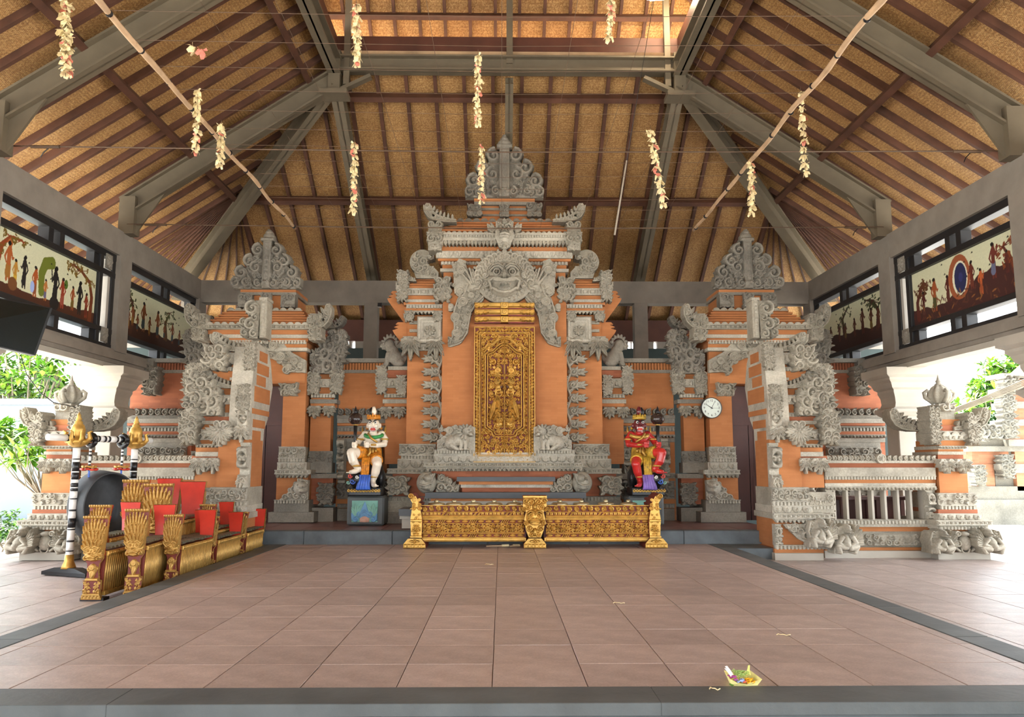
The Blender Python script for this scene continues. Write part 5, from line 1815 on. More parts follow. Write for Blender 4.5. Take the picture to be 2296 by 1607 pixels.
kf.flower(0, 40, 17, 8, 9, 2); kf.fan(0, 34, -PI / 2, 34, 7, 7, 2.2, 9, 1); kf.fan(8, 34, 0, 30, 6, 5, 1.6, 8, 1); kf.fan(-8, 34, PI, 30, 6, 5, 1.6, 8, 1); kf.curl(-8, 52, 9, 0, 1, 4); kf.curl(9, 52, 9, PI, -1, 4)
O(kf, 'corner_flower', 495, 1003, 11.6, 'stone_pale', .1); O(leafcap(36, 40), 'leaf_capital', 542, 994, 11.6, 'stone_pale')
O(band(48, 18, 'fringe', .85), 'leaf_band', 460, 984, 11.66, 'stone_pale')
O(band(22, 76, 'dense', .75, seed=3), 'upright_strip', 549, 960, 11.74, 'stone_pale'); O(band(22, 100, 'dense', .75, seed=5), 'upright_strip', 547, 1092, 11.61, 'stone_pale')
O(band(50, 9, 'fringe', .85), 'leaf_band', 465, 1004, 11.7, 'stone_pale')
O(leafcap(40, 40), 'leaf_capital', 448, 1066, 11.62, 'stone_pale'); O(leafcap(28, 38), 'leaf_capital', 478, 1064, 11.64, 'stone_pale')
O(band(82, 28, 'dense', .75, seed=6), 'scroll_frieze', 512, 1122, 11.58, 'stone_pale', .05); O(band(84, 10, 'dentil', .85), 'dentil_band', 512, 1133, 11.57, 'stone_pale')
O(band(62, 26, 'dense', .75, seed=7), 'scroll_frieze', 447, 1131, 11.63, 'stone_pale'); O(band(64, 9, 'dentil', .85), 'dentil_band', 448, 1141, 11.62, 'stone_pale')
O(band(90, 17, 'petal', .85), 'petal_band', 508, 1151, 11.52, 'stone_pale'); O(band(130, 11, 'meander', .85), 'meander_band', 486, 1162, 11.45, 'stone_pale'); O(band(126, 10, 'fringe', .85), 'leaf_band', 486, 1172, 11.5, 'stone_pale')
O(band(17, 48, 'dense', .6, seed=9), 'upright_strip', 540, 1222, 11.5, 'stone_pale')
sl = HF(84, 52, .7)
sl.poly([(40, 48), (-40, 50), (-40, 4), (-22, 0), (6, 14)], 2)
for x, z, R in ((30, 44, 6), (18, 38, 8), (4, 32, 9), (-10, 22, 11), (-26, 14, 12), (-10, 42, 8), (-28, 36, 11), (-36, 46, 6), (12, 46, 6)): sl.curl(x, z, R, x, -1, 4); sl.leaf(x, z, -2.3, R * 1.5, 3, 5, 3)
O(sl, 'scroll_relief', 489, 1222, 11.5, 'stone_pale'); O(band(122, 10, 'dentil', .85), 'dentil_band', 486, 1231, 11.5, 'stone_pale')
O(squat_figure(62, 74, .7, 1), 'crouching_figure', 446, 1226, 11.36, 'stone_pale', .15, flip=True); O(squat_figure(66, 76, .7, 1), 'crouching_figure', 390, 1240, 11.34, 'stone_pale', .15, flip=True)

# ------------------------------------------------------------------ low walls with upright slats
MSP = 2264
for side, L, R, label in ((-1, 182, 436, 'low stone wall with upright slats and scroll crest behind the hanging gong'), (1, 1850, 2098, 'low stone wall with upright slats and scroll crest at the right')):
    lw = thing('low_wall', label, 'wall', (at((L + R) / 2, 1250, 11.9)[0], 11.9, SIDE_Z))
    Y = 11.84
    a, b = (1868, 2076) if side > 0 else (MSP - 2076 + 4, MSP - 1868 + 16)
    rows(lw, [
        ('crest_base', 'stone', (L, R), 1030, 1038, Y), ('brick_course', 'brick_dark', (L, R), 1037, 1048, Y), ('cap_stone', 'stone', (L, R), 1048, 1067, Y - .14),
        ('stone_course', 'stone', (L, R), 1066, 1075, Y - .06), ('brick_course', 'brick', (L, R), 1074, 1084, Y - .04), ('stone_course', 'stone_pale', (L, R), 1083, 1099, Y - .07),
        ('end_block', 'stone', (L, a), 1098, 1166, Y - .04), ('end_block', 'stone', (b, R), 1098, 1166, Y - .04),
        ('stone_course', 'stone_pale', (L, R), 1165, 1181, Y - .07), ('brick_course', 'brick', (L, R), 1180, 1191, Y - .03), ('stone_course', 'stone', (L, R), 1191, 1228, Y - .02), ('brick_course', 'brick', (L, R), 1227, 1236, Y - .05), ('plinth', 'cream', (L, R), 1235, 1256, Y - .14)], 0, Y + .18)
    c = (L + R) / 2; w = R - L
    orn(band(w, 20, 'crest', .85), 'scroll_crest', lw, c, 1038, Y - .02, M['stone_pale'], .1, True)
    f = HF(24, 24, .7); f.dome(0, 12, 11, 11, 4, p=.2); f.ring(0, 12, 9.5, 1.6, 3); f.flower(0, 12, 6.5, 6, 4, 3)
    orn(f, 'crest_medallion', lw, c, 1040, Y - .06, M['stone_pale'], .1, True)
    orn(band(w, 8, 'dentil', .85), 'dentil_band', lw, c, 1075, Y - .07, M['stone_pale'])
    orn(band(w, 9, 'fringe', .85), 'leaf_band', lw, c, 1099, Y - .08, M['stone_pale'])
    orn(band(w, 9, 'dentil', .85), 'dentil_band', lw, c, 1174, Y - .08, M['stone_pale'])
    orn(band(w * .6, 26, 'dense', .85, seed=30), 'scroll_frieze', lw, c + w * .1, 1222, Y - .04, M['stone_pale'])
    for px in ((a - 8), (b + 8)): orn(band(16, 66, 'dense', .6, seed=31), 'upright_strip', lw, px, 1165, Y - .05, M['stone_pale'])
    for i in range(8):
        px = a + 4 + (b - a - 8) * i / 7
        x0 = at(px - 2.4, 1130, Y)[0]; x1 = at(px + 2.4, 1130, Y)[0]
        MB().box(x0, x1, Y, Y + .14, at(px, 1166, Y)[1], at(px, 1098, Y)[1]).build('slat', M['cream'], lw)

# ------------------------------------------------------------------ corner pillars
pl = thing('corner_pillar', 'carved brick and stone pillar with crown finial, behind the striped gong stand', 'pillar', (-6.5, 12.0, SIDE_Z))
pr = thing('corner_pillar', 'carved brick and stone pillar with crown finial, at the right end of the low wall', 'pillar', (6.6, 12.0, SIDE_Z))
PR = [
    ('neck_stone', 'stone', (2108, 2140), 920, 942, 11.9), ('brick_course', 'brick', (2108, 2152), 940, 954, 11.86), ('brick_course', 'brick_dark', (2107, 2165), 953, 967, 11.82), ('stone_course', 'stone_pale', (2110, 2173), 966, 987, 11.78),
    ('brick_course', 'brick', (2106, 2166), 986, 999, 11.82), ('stone_course', 'stone_pale', (2104, 2165), 999, 1007, 11.8), ('brick_course', 'brick', (2104, 2160), 1006, 1013, 11.82), ('stone_course', 'stone', (2103, 2166), 1012, 1019, 11.76), ('brick_course', 'brick_dark', (2103, 2160), 1018, 1030, 11.8),
    ('shaft', 'brick', (2105, 2169), 1029, 1107, 11.72), ('base_course', 'stone', (2104, 2188), 1105, 1143, 11.68), ('base_course', 'brick_dark', (2104, 2192), 1142, 1152, 11.62), ('base_course', 'stone_pale', (2103, 2203), 1151, 1167, 11.58), ('base_course', 'stone', (2100, 2226), 1166, 1178, 11.46),
    ('base_course', 'stone_pale', (2104, 2216), 1177, 1187, 11.52), ('base_course', 'brick', (2106, 2214), 1186, 1240, 11.56), ('plinth', 'cream', (2104, 2221), 1238, 1256, 11.5)]
rows(pr, PR, 0, 12.5, mir=MSP, parent2=pl)
Q = lambda f, nm, px, yb, Y, m='stone', bk=.06, cap=False, flip=True: orn2(f, nm, pl, pr, MSP - px, yb, Y, M[m], MSP, bk, cap, flip=not flip)
# (carvings below are drawn as they look on the right-hand pillar; flip=True mirrors the left one)
Q(corner_block(44, 18, 3), 'neck_carving', 2122, 922, 11.86, 'stone_pale', .3)
Q(karang(30, 96, 43), 'corner_leaf', 2097, 1000, 11.72, 'stone', .3); Q(karang(32, 78, 44), 'corner_leaf', 2183, 1000, 11.72, 'stone', .3)
rh = horn(84, 56, .7, 17)
for p, px, m in ((pr, 2180, True), (pr, 2058, False), (pl, MSP - 2180, False), (pl, MSP - 2058, True)):
    kx, kz = kpx(px, 940, 11.8)
    me = rh.mesh(kx, kz, kx * RELIEF, .2, True)
    place(me, 'roof_horn', M['stone'], p, (at(px, 966, 11.8)[0], 11.82 if px in (2180, MSP - 2180) else 12.1, at(px, 966, 11.8)[1]), mirror=m)
Q(band(62, 10, 'scallop_up', .6), 'scalloped_edging', 2142, 977, 11.75, 'stone_pale'); Q(band(62, 10, 'petal', .6), 'petal_band', 2142, 986, 11.75, 'stone_pale'); Q(band(62, 7, 'fringe', .6), 'leaf_band', 2134, 1006, 11.78, 'stone_pale')
Q(leafcap(40, 36), 'leaf_capital', 2121, 1064, 11.68, 'stone_pale'); Q(leafcap(40, 36), 'leaf_capital', 2157, 1064, 11.68, 'stone_pale')
Q(band(90, 27, 'dense', .75, seed=12), 'scroll_frieze', 2148, 1132, 11.66, 'stone_pale'); Q(band(82, 10, 'dentil', .85), 'dentil_band', 2147, 1142, 11.66, 'stone_pale'); Q(band(98, 15, 'petal', .85), 'petal_band', 2153, 1167, 11.56, 'stone_pale')
Q(band(126, 10, 'meander', .85), 'meander_band', 2163, 1177, 11.45, 'stone_pale'); Q(band(110, 9, 'dentil', .85), 'dentil_band', 2160, 1187, 11.5, 'stone_pale')
Q(squat_figure(72, 66, .7, 1), 'crouching_figure', 2212, 1240, 11.42, 'stone', .2, flip=True); Q(squat_figure(58, 62, .7, -1), 'crouching_figure', 2108, 1240, 11.42, 'stone', .2, flip=True)
vs = HF(56, 56, .7); vs.dome(0, 22, 15, 18, 10); vs.dome(0, 42, 11, 6, 11); vs.ring(0, 8, 9, 2, 3)
for s in (-1, 1): vs.curl(s * 18, 42, 8, 0, s, 4); vs.curl(s * 20, 20, 8, 2, s, 4); vs.line([(s * 14, 4), (s * 24, 12), (s * 22, 34)], 3, 3, 3)
Q(vs, 'vase_relief', 2162, 1238, 11.5, 'stone_pale')
# crown finial: ribbed bulb with four handles
for p, px in ((pr, 2107), (pl, MSP - 2107)):
    x, z = at(px, 905, 12.05); k = kpx(px, 880, 12.05)[0]
    MB().lathe([(.1, 0), (17 * k, 3 * k), (24 * k, 14 * k), (22 * k, 26 * k), (15 * k, 36 * k), (8 * k, 42 * k)], (x, 12.05, z), 48, 'z', 8, .12).build('bulb', M['stone'], p, smooth=True)
    MB().lathe([(8 * k, 40 * k), (9 * k, 43 * k), (5 * k, 46 * k), (6 * k, 50 * k), (3.5 * k, 53 * k), (1.2 * k, 62 * k), (0, 66 * k)], (x, 12.05, z), 16).build('spire', M['stone'], p, smooth=True)
    for dx, dy in ((-1, 0), (1, 0), (0, -1)):
        MB().tube([(x + dx * 14 * k, 12.05 + dy * 14 * k, z), (x + dx * 32 * k, 12.05 + dy * 32 * k, z + 14 * k), (x + dx * 34 * k, 12.05 + dy * 34 * k, z + 24 * k), (x + dx * 27 * k, 12.05 + dy * 27 * k, z + 29 * k), (x + dx * 20 * k, 12.05 + dy * 20 * k, z + 24 * k)], [5 * k, 4.5 * k, 4 * k, 4 * k, 3 * k], 8).build('handle', M['stone'], p, smooth=True)

# dark bench added behind the slatted wall, standing in for shade in its gaps
xa, xb = at(1872, 1160, 12.7)[0], at(2040, 1160, 12.7)[0]; zt = at(1970, 1112, 12.7)[1]
bn = thing('filler_bench', 'added dark wooden bench standing in for shade behind the slats of the right low wall', 'bench', ((xa + xb) / 2, 12.7, SIDE_Z))
MB().box(xa, xb, 12.45, 12.9, zt - .05, zt).build('seat', M['door'], bn, bevel=.006)
MB().box(xa + .05, xb - .05, 12.88, 12.92, SIDE_Z + .1, zt - .05).build('back_board', M['door'], bn)
MB().beam((xa + .1, 12.5, SIDE_Z + .25), (xb - .1, 12.5, SIDE_Z + .19), .05, .09).build('stretcher', M['bamboo'], bn)
for x in (xa + .04, (xa + xb) / 2, xb - .04):
    for y in (12.5, 12.85): MB().box(x - .03, x + .03, y - .03, y + .03, SIDE_Z, zt - .05).build('leg', M['door'], bn)

# ------------------------------------------------------------------ windows between beams, with painted boards
class Paint:
    """a picture laid down in flat colours on a grid of points"""

    def __init__(s, W, H, nx, nz, bgc):
        s.W = W; s.H = H
        s.x, s.z = np.meshgrid(np.linspace(0, W, nx), np.linspace(0, H, nz))
        s.c = np.zeros((nz, nx, 3)); s.c[:] = bgc
        s.nx, s.nz = nx, nz

    def m(s, mask, col): s.c[mask] = col

    def ell(s, x, z, rx, rz, col, a=0.0):
        c, n = math.cos(a), math.sin(a)
        u = (s.x - x) * c + (s.z - z) * n; v = -(s.x - x) * n + (s.z - z) * c
        s.m((u / rx) ** 2 + (v / rz) ** 2 < 1, col)

    def seg(s, a, b, r0, r1, col):
        dx, dz = b[0] - a[0], b[1] - a[1]; L = dx * dx + dz * dz + 1e-9
        t = np.clip(((s.x - a[0]) * dx + (s.z - a[1]) * dz) / L, 0, 1)
        d2 = (s.x - a[0] - t * dx) ** 2 + (s.z - a[1] - t * dz) ** 2
        s.m(d2 < (r0 + (r1 - r0) * t) ** 2, col)

    def line(s, pts, r0, r1, col):
        n = len(pts) - 1
        for i in range(n): s.seg(pts[i], pts[i + 1], r0 + (r1 - r0) * i / n, r0 + (r1 - r0) * (i + 1) / n, col)

    def figure(s, x, z, h, skin, cloth, face=1, arm=0, hat=False):
        s.seg((x - .05 * h, z), (x - .04 * h, z + .42 * h), .035 * h, .06 * h, skin); s.seg((x + .07 * h, z), (x + .04 * h, z + .42 * h), .035 * h, .06 * h, skin)
        s.line([(x - .02 * h, z + .18 * h), (x, z + .48 * h)], .11 * h, .085 * h, cloth)
        s.line([(x, z + .46 * h), (x + .01 * h * face, z + .78 * h)], .075 * h, .1 * h, skin)
        s.ell(x + .02 * h * face, z + .90 * h, .07 * h, .085 * h, skin)
        s.ell(x - .01 * h * face, z + .95 * h, .075 * h, .06 * h, (.05, .035, .02))
        if hat: s.line([(x - .1 * h, z + .96 * h), (x, z + 1.08 * h), (x + .1 * h, z + .96 * h)], .02 * h, .02 * h, skin)
        e = (x + face * .2 * h, z + (.62 if arm == 0 else .85) * h)
        s.line([(x + face * .09 * h, z + .74 * h), (x + face * .15 * h, z + .58 * h), e], .035 * h, .025 * h, skin)
        s.line([(x - face * .09 * h, z + .74 * h), (x - face * .17 * h, z + .58 * h), (x - face * .1 * h, z + .45 * h)], .035 * h, .025 * h, skin)

    def tree(s, pts, bark, leaf, rnd, n=26, spread=.28):
        s.line(pts, .055, .018, bark)
        for i in range(n):
            k = rnd.randrange(len(pts) // 2, len(pts)); b = pts[k]
            e = (b[0] + rnd.uniform(-spread, spread), b[1] + rnd.uniform(-spread * .6, spread * .3))
            s.seg(b, e, .008, .005, bark)
            for q in range(3): s.ell(e[0] + rnd.uniform(-.03, .03), e[1] + rnd.uniform(-.03, .03), .03, .014, leaf, rnd.uniform(0, 3))

    def birds(s, n, rnd, z0=.5):
        for i in range(n):
            x, z = rnd.uniform(.25, .95) * s.W, rnd.uniform(z0, .95) * s.H
            s.ell(x, z, .02, .009, (.12, .12, .03), .6); s.ell(x + .012, z, .018, .008, (.12, .12, .03), -.7)

    def ground(s, base, rnd, col, amp=.08):
        ph = [rnd.uniform(0, 6) for _ in range(4)]
        g = base + amp * .5 * (np.sin(s.x * 2.1 + ph[0]) + .5 * np.sin(s.x * 6 + ph[1]) + .3 * np.sin(s.x * 17 + ph[2]))
        s.m(s.z < g, col)

    def build(s, name, parent, X, Ya, Yb, za, flip):
        """upright board at x = X; flip: the picture runs from far to near"""
        t = s.x / s.W
        Y = Ya + (Yb - Ya) * ((1 - t) if flip else t)
        v = np.stack([np.full_like(Y, X), Y, za + s.z], -1).reshape(-1, 3)
        i = np.arange(s.nz * s.nx).reshape(s.nz, s.nx)
        q = np.stack([i[:-1, :-1], i[:-1, 1:], i[1:, 1:], i[1:, :-1]], -1).reshape(-1, 4)
        me = bpy.data.meshes.new(name)
        me.from_pydata(v.tolist(), [], q.tolist())
        ca = me.color_attributes.new('paint', 'FLOAT_COLOR', 'POINT')
        lin = np.where(s.c <= .04045, s.c / 12.92, ((s.c + .055) / 1.055) ** 2.4)
        ca.data.foreach_set('color', np.concatenate([lin.reshape(-1, 3), np.ones((v.shape[0], 1))], 1).astype(np.float32).ravel())
        me.materials.append(M['paint'])
        o = bpy.data.objects.new(name, me); link(o, parent)
        return o


CREAM = (.86, .86, .72); BROWN = (.30, .15, .08); SKIN = (.68, .36, .16); RUST = (.52, .22, .10); INK = (.10, .09, .09)
PW, PH = 2.55, .84


def picture(k):
    r = random.Random(40 + k)
    p = Paint(PW, PH, 300, 100, CREAM)
    p.c *= (1 - .06 * np.random.RandomState(k).rand(100, 300, 1))
    if k == 0:
        p.ground(.14, r, BROWN, .05)
        p.tree([(.10, .05), (.07, .35), (.14, .62), (.30, .76), (.55, .78)], (.55, .25, .10), (.45, .36, .10), r, 20, .16)
        p.tree([(2.42, .05), (2.45, .4), (2.36, .62), (2.1, .74), (1.85, .78)], (.45, .22, .1), (.48, .38, .12), r, 24, .18)
        p.figure(.30, .18, .52, SKIN, (.62, .42, .16), 1, 0, True); p.figure(.46, .14, .36, (.72, .52, .2), (.8, .65, .2), 1)
        p.ell(.42, .16, .1, .09, (.45, .28, .14)); p.figure(.66, .16, .44, INK, INK, -1)
        p.figure(.92, .1, .42, (.66, .32, .12), (.55, .3, .16), 1); p.ell(.86, .22, .05, .08, (.62, .7, .9))
        p.line([(1.08, .2), (1.06, .45), (1.14, .62), (1.3, .66)], .07, .09, (.42, .46, .14)); p.figure(1.18, .1, .3, (.72, .45, .2), (.4, .38, .5), 1)
        p.figure(1.42, .08, .56, INK, INK, -1, 1); p.ell(1.42, .1, .12, .1, INK)
        p.figure(1.62, .08, .44, (.58, .22, .12), (.6, .3, .22), -1); p.ell(1.7, .44, .05, .07, (.3, .42, .12))
        p.figure(1.9, .1, .36, (.6, .3, .14), (.45, .36, .14), 1); p.figure(2.1, .08, .5, INK, INK, -1); p.figure(2.3, .06, .38, (.55, .22, .12), (.4, .15, .08), -1)
        p.birds(12, r, .45)
    elif k == 1:
        p.ground(.26, r, (.22, .12, .08), .1)
        p.tree([(.2, .1), (.28, .4), (.2, .62), (.1, .74)], (.28, .16, .1), (.26, .3, .12), r, 20, .2); p.tree([(1.5, .2), (1.45, .5), (1.6, .72)], (.35, .24, .12), (.3, .34, .14), r, 18, .22)
        for x, h in ((.12, .34), (.25, .36), (.42, .3), (.62, .52), (.85, .34), (1.15, .5), (1.42, .3), (1.75, .4), (2.05, .32), (2.3, .3)): p.figure(x, .14 + r.uniform(0, .08), h, (.50, .28, .14), r.choice(((.55, .4, .16), (.22, .3, .32), (.4, .18, .1))), r.choice((-1, 1)))
        p.birds(8, r, .6)
    elif k == 2:
        p.ground(.26, r, (.25, .13, .12), .1)
        p.m((p.x > 1.0) & (p.z < .22 + .22 * np.clip((p.x - 1.0) / .9, 0, 1) + .02 * np.sin(p.x * 19)), (.26, .13, .12))
        p.tree([(.14, .1), (.12, .35), (.24, .55), (.36, .62)], (.36, .16, .12), (.36, .22, .1), r, 26, .2); p.tree([(2.5, .3), (2.42, .5), (2.3, .66)], (.36, .16, .12), (.5, .26, .12), r, 22, .2)
        p.figure(.3, .1, .4, (.32, .12, .1), (.34, .2, .16), 1); p.figure(.62, .14, .5, (.62, .32, .16), (.3, .3, .16), 1); p.figure(.98, .2, .4, (.34, .13, .1), (.34, .16, .12), 1)
        p.ell(1.28, .5, .27, .33, (.62, .34, .2)); p.ell(1.30, .48, .185, .25, (.9, .9, .8)); p.ell(1.31, .48, .15, .22, (.14, .16, .32)); p.ell(1.32, .49, .05, .07, (.2, .22, .42))
        p.figure(1.58, .26, .4, (.4, .16, .12), (.42, .2, .14), -1); p.figure(1.78, .14, .36, (.72, .36, .18), (.6, .3, .16), 1, 1); p.figure(2.08, .3, .48, (.42, .18, .14), (.4, .42, .52), 1, 1); p.figure(2.36, .3, .3, (.36, .15, .12), (.3, .12, .1), -1)
        for i in range(60): p.ell(r.uniform(0, 2.5), r.uniform(.02, .3), .05, .012, (.36, .2, .14) if i % 3 else (.55, .36, .18), r.uniform(0, 3))
        p.birds(9, r, .5)
    else:
        p.ground(.3, r, (.2, .11, .1), .08)
        p.tree([(2.3, .2), (2.35, .5), (2.2, .7), (2.0, .76)], (.26, .14, .1), (.2, .26, .12), r, 24, .24); p.tree([(1.1, .3), (1.05, .6), (1.2, .74)], (.26, .15, .1), (.24, .28, .12), r, 16, .2)
        for x, h in ((.2, .4), (.55, .36), (.9, .34), (1.15, .32), (1.5, .34), (1.8, .46), (2.1, .4), (2.35, .38)): p.figure(x, .2, h, (.34, .18, .12), r.choice(((.42, .34, .16), (.3, .14, .1))), r.choice((-1, 1)))
        p.birds(8, r, .65)
    return p


BK = M['black_frame']
wood_grey = plain('grey_weathered_edge', srgb(176, 170, 160), .7, .08, 3)
NAMES = ['painted board of villagers and black figures under arching trees, nearest on the left side', 'painted board with a row of standing figures, left side next to the carved wall',
         'painted board with a blue disc in a rock ring, nearest on the right side', 'dark painted board with a row of figures, right side next to the carved wall']
k = 0
for s in (-1, 1):
    for (ya, yb) in ((TRUSS[1] + .2, TRUSS[0] - .2), (TRUSS[0] + .2, YB + .0)):
        w = struct('window_%d' % (k + 1))
        X0 = .1 + s * (RX + .06); X1 = .1 + s * (RX + .22)
        z0, z1 = 3.03, 4.6
        pa, pb = ya + .13, yb - .52
        if k in (1, 3): pb = yb - .16
        if k == 2: pa, pb = ya + .12, yb - .46
        def bar(a, b, c, d, nm='frame_bar', x0=X0, x1=X1, m=BK):
            return MB().box(x0, x1, a, b, c, d).build(nm, m, w, bevel=.004)
        XH = X0 - s * .006
        bar(ya, yb, z1 - .11, z1, x0=XH); bar(ya, yb, z0, z0 + .07, x0=XH)
        bar(ya, ya + .12, z0, z1); bar(yb - .12, yb, z0, z1)
        bar(ya, yb, 4.2, 4.29, x0=XH); bar(ya, yb, 3.27, 3.35, x0=XH)
        if pb < yb - .2: bar(pb + .01, pb + .12, z0, z1); bar(yb - .2, yb - .12, z0, z1, 'frame_edge', X0 + s * .02, X1, wood_grey)
        mid = (pa + pb) / 2
        for a, b in ((4.29, z1 - .1), (z0 + .06, 3.27)):
            bar(mid - .2, mid - .07, a, b, 'mullion'); bar(mid + .09, mid + .22, a, b, 'mullion')
            bar(mid - .07, mid - .05, a, b, 'mullion_edge', X0 + s * .02, X1, wood_grey); bar(pb - .14, pb + .02, a, b, 'mullion', X0 + s * .03)
            if pb < yb - .2:
                f = HF(26, 26, .8, 0.0); f.flower(0, 13, 11, 8, 4, 1)
                me = f.mesh(.008, .009, .008, .02)
                place(me, 'carved_block', M['stone_dark'], w, (X0 - s * .02, yb - .26, a + .02), PI / 2 if s < 0 else -PI / 2)
        t = thing('painted_panel', NAMES[k], 'painting', (X0 + s * .06, (pa + pb) / 2, 3.35))
        MB().box(X0 + s * .05, X0 + s * .08, pa - .02, pb + .02, 3.34, 4.21).build('backing_board', BK, t)
        pk = picture(k); pk.H = .84
        pk.build('picture', t, X0 + s * .046, pa, pb, 3.355, s > 0)
        k += 1

# hanging screen at the left edge
sc = thing('screen', 'black flat screen hanging tilted under the beam at the left edge', 'screen')
pts = [(118, 690, 9.3), (80, 797, 9.15), (-150, 745, 8.1), (-150, 640, 8.25)]
P = [Vector((at(a, b, y)[0], y, at(a, b, y)[1])) for a, b, y in pts]
nrm = (P[1] - P[0]).cross(P[3] - P[0]).normalized()
if nrm.y > 0: nrm = -nrm
sc.location = (P[0] + P[2]) / 2
v = P + [p - nrm * .07 for p in P]
F = [(0, 3, 2, 1), (4, 5, 6, 7), (0, 1, 5, 4), (1, 2, 6, 5), (2, 3, 7, 6), (3, 0, 4, 7)]
mesh_obj('housing', v, F, plain('black_plastic', srgb(24, 25, 26), .5, .1, 6), sc)
c = (P[0] + P[1] + P[2] + P[3]) / 4
mesh_obj('glass', [c + (p - c) * .95 + nrm * .004 for p in P], [(0, 3, 2, 1)], plain('dark_screen_glass', srgb(16, 22, 22), .15, .05, 2), sc)
MB().tube([c - nrm * .08, c - nrm * .2 + Vector((-.2, 0, .3)), c + Vector((-.62, 0, .62))], .025).build('bracket', M['black'], sc)

# ------------------------------------------------------------------ painted guardian statues
def guardian(side, skin, cloth, hair, label, plabel, gem):
    """seated guardian with a club; drawn for the left one, mirrored for the right"""
    Y = 13.52
    k = kpx(832, 1020, Y)[0]
    ox = 832 if side < 0 else 2271 - 832
    def q(px, py, d=0.0):
        x, z = at(px if side < 0 else 2271 - px, py, Y)
        return Vector((x, Y - d, z))
    # pedestal
    xa = at(778, 1140, 13.28)[0] if side < 0 else at(1408, 1140, 13.28)[0]; xb = at(861, 1140, 13.28)[0] if side < 0 else at(1489, 1140, 13.28)[0]
    zt = at(820, 1112, 13.28)[1]
    p = thing('pedestal', plabel, 'pedestal', ((xa + xb) / 2, 13.55, REAR_Z))
    MB().box(xa, xb, 13.28, 13.78, REAR_Z, zt).build('block', M['andesite'], p, bevel=.03)
    f = HF(58, 48, .6, 0.0)
    zone = np.zeros(f.H.shape, int)
    f.rect(-29, 29, 0, 48, 1)
    def mark(mask, v): zone[mask] = v
    before = f.H.copy(); f.fan(-18, 14, PI / 2 - .2, 30, 6, 6, 2.6, 4, 1.2); f.fan(18, 14, PI / 2 + .2, 30, 6, 6, 2.6, 4, 1.2); mark(f.H > before + .3, 1)
    before = f.H.copy()
    ins = f.poly([(-15, 10), (15, 10), (0, 46)], 4.5); zone[ins] = 2
    for s in (-1, 1): f.curl(s * 12, 17, 6, PI / 2, -s, 3); f.curl(s * 20, 6, 7, PI / 2, -s, 2); f.leaf(s * 24, 2, PI / 2 - s * .3, 20, 5, 4, 2)
    mark((f.H > before + .3) & ~ins, 2)
    before = f.H.copy(); f.dome(0, 4, 11, 11, 5, z0=2); f.dome(0, 3, 7, 7, 8, z0=2); mark(f.H > before + .2, 3)
    kx, kz = kpx(820, 1146, 13.28)
    me = f.mesh(kx, kz, kx, .02)
    me.materials.append(M['panel_green']); me.materials.append(M['panel_leaf']); me.materials.append(M['panel_blue']); me.materials.append(M['panel_rose'])
    zq = zone[:-1, :-1].ravel(); n = len(zq); mi = np.zeros(len(me.polygons), np.int32); mi[:n] = zq; me.polygons.foreach_set('material_index', mi)
    o = bpy.data.objects.new('painted_relief', me); o.location = ((xa + xb) / 2 - .01, 13.275, at(820, 1170, 13.28)[1]); link(o, p)

    t = thing('guardian_statue', label, 'statue', (q(832, 1105).x, 13.55, zt))
    S_ = MB()
    zb = q(820, 1090).z
    # body as one surface
    pel = q(834, 1018, -.02); chest = q(836, 985, .02); neck = q(839, 966, .06); head = q(840, 953, .10)
    S_.tube([pel, q(835, 1003, 0), chest, q(838, 972, .02)], [17 * k, 16 * k, 19 * k, 12 * k], 12)
    S_.ball(q(836, 982, .04), (20 * k, 14 * k, 13 * k)); S_.ball(q(835, 1002, .05), (17 * k, 14 * k, 12 * k))
    S_.tube([chest, neck, head], [10 * k, 8 * k, 8 * k], 10)
    S_.ball(head, (13.5 * k, 13 * k, 15 * k), 16, 12); S_.ball(q(840, 961, .17), (10 * k, 8 * k, 8 * k)); S_.ball(q(841, 951, .21), (3.4 * k, 4 * k, 3 * k))
    for d in (-6, 6): S_.ball(q(840 + d * 1.15, 956, .18), (4.5 * k, 4 * k, 4 * k))
    for d in (-14, 14): S_.ball(q(840 + d, 955, .08), (3 * k, 4 * k, 6 * k))
    # legs: raised one on the rock, other down
    S_.tube([q(826, 1020, .05), q(812, 1016, .24), q(798, 1016, .40)], [13 * k, 12.5 * k, 10.5 * k], 12)
    S_.tube([q(798, 1016, .40), q(802, 1034, .40), q(812, 1050, .36)], [10.5 * k, 10 * k, 6 * k], 12)
    S_.tube([q(813, 1051, .32), q(806, 1056, .42), q(796, 1058, .48)], [6.5 * k, 6 * k, 4 * k], 10)
    S_.tube([q(842, 1020, .05), q(849, 1030, .24), q(853, 1041, .36)], [13 * k, 12.5 * k, 10 * k], 12)
    S_.tube([q(853, 1041, .36), q(849, 1058, .34), q(842, 1078, .28)], [10 * k, 9.5 * k, 5.5 * k], 12)
    S_.tube([q(842, 1080, .26), q(846, 1086, .38), q(852, 1087, .46)], [6.5 * k, 5.5 * k, 3.6 * k], 10)
    for foot, sx in ((q(795, 1058, .50), -1), (q(853, 1087, .47), 1)):
        for i in range(5): S_.ball(foot + Vector(((i - 2) * 2.2 * k * (1 if side < 0 else -1), -.01 - .008 * (2 - abs(i - 2)), -.004)), (1.7 * k, 3.2 * k, 1.6 * k), 8, 6)
    for c_, r_ in ((q(798, 1016, .40), 10.8), (q(853, 1041, .36), 10.4), (q(812, 1050, .36), 6.6), (q(842, 1078, .28), 6.2), (q(820, 974, .02), 9), (q(856, 974, .02), 9), (q(804, 998, .14), 6), (q(864, 996, .12), 7), (q(826, 1020, .05), 13.5), (q(842, 1020, .05), 13.5)): S_.ball(c_, r_ * k, 14, 10)
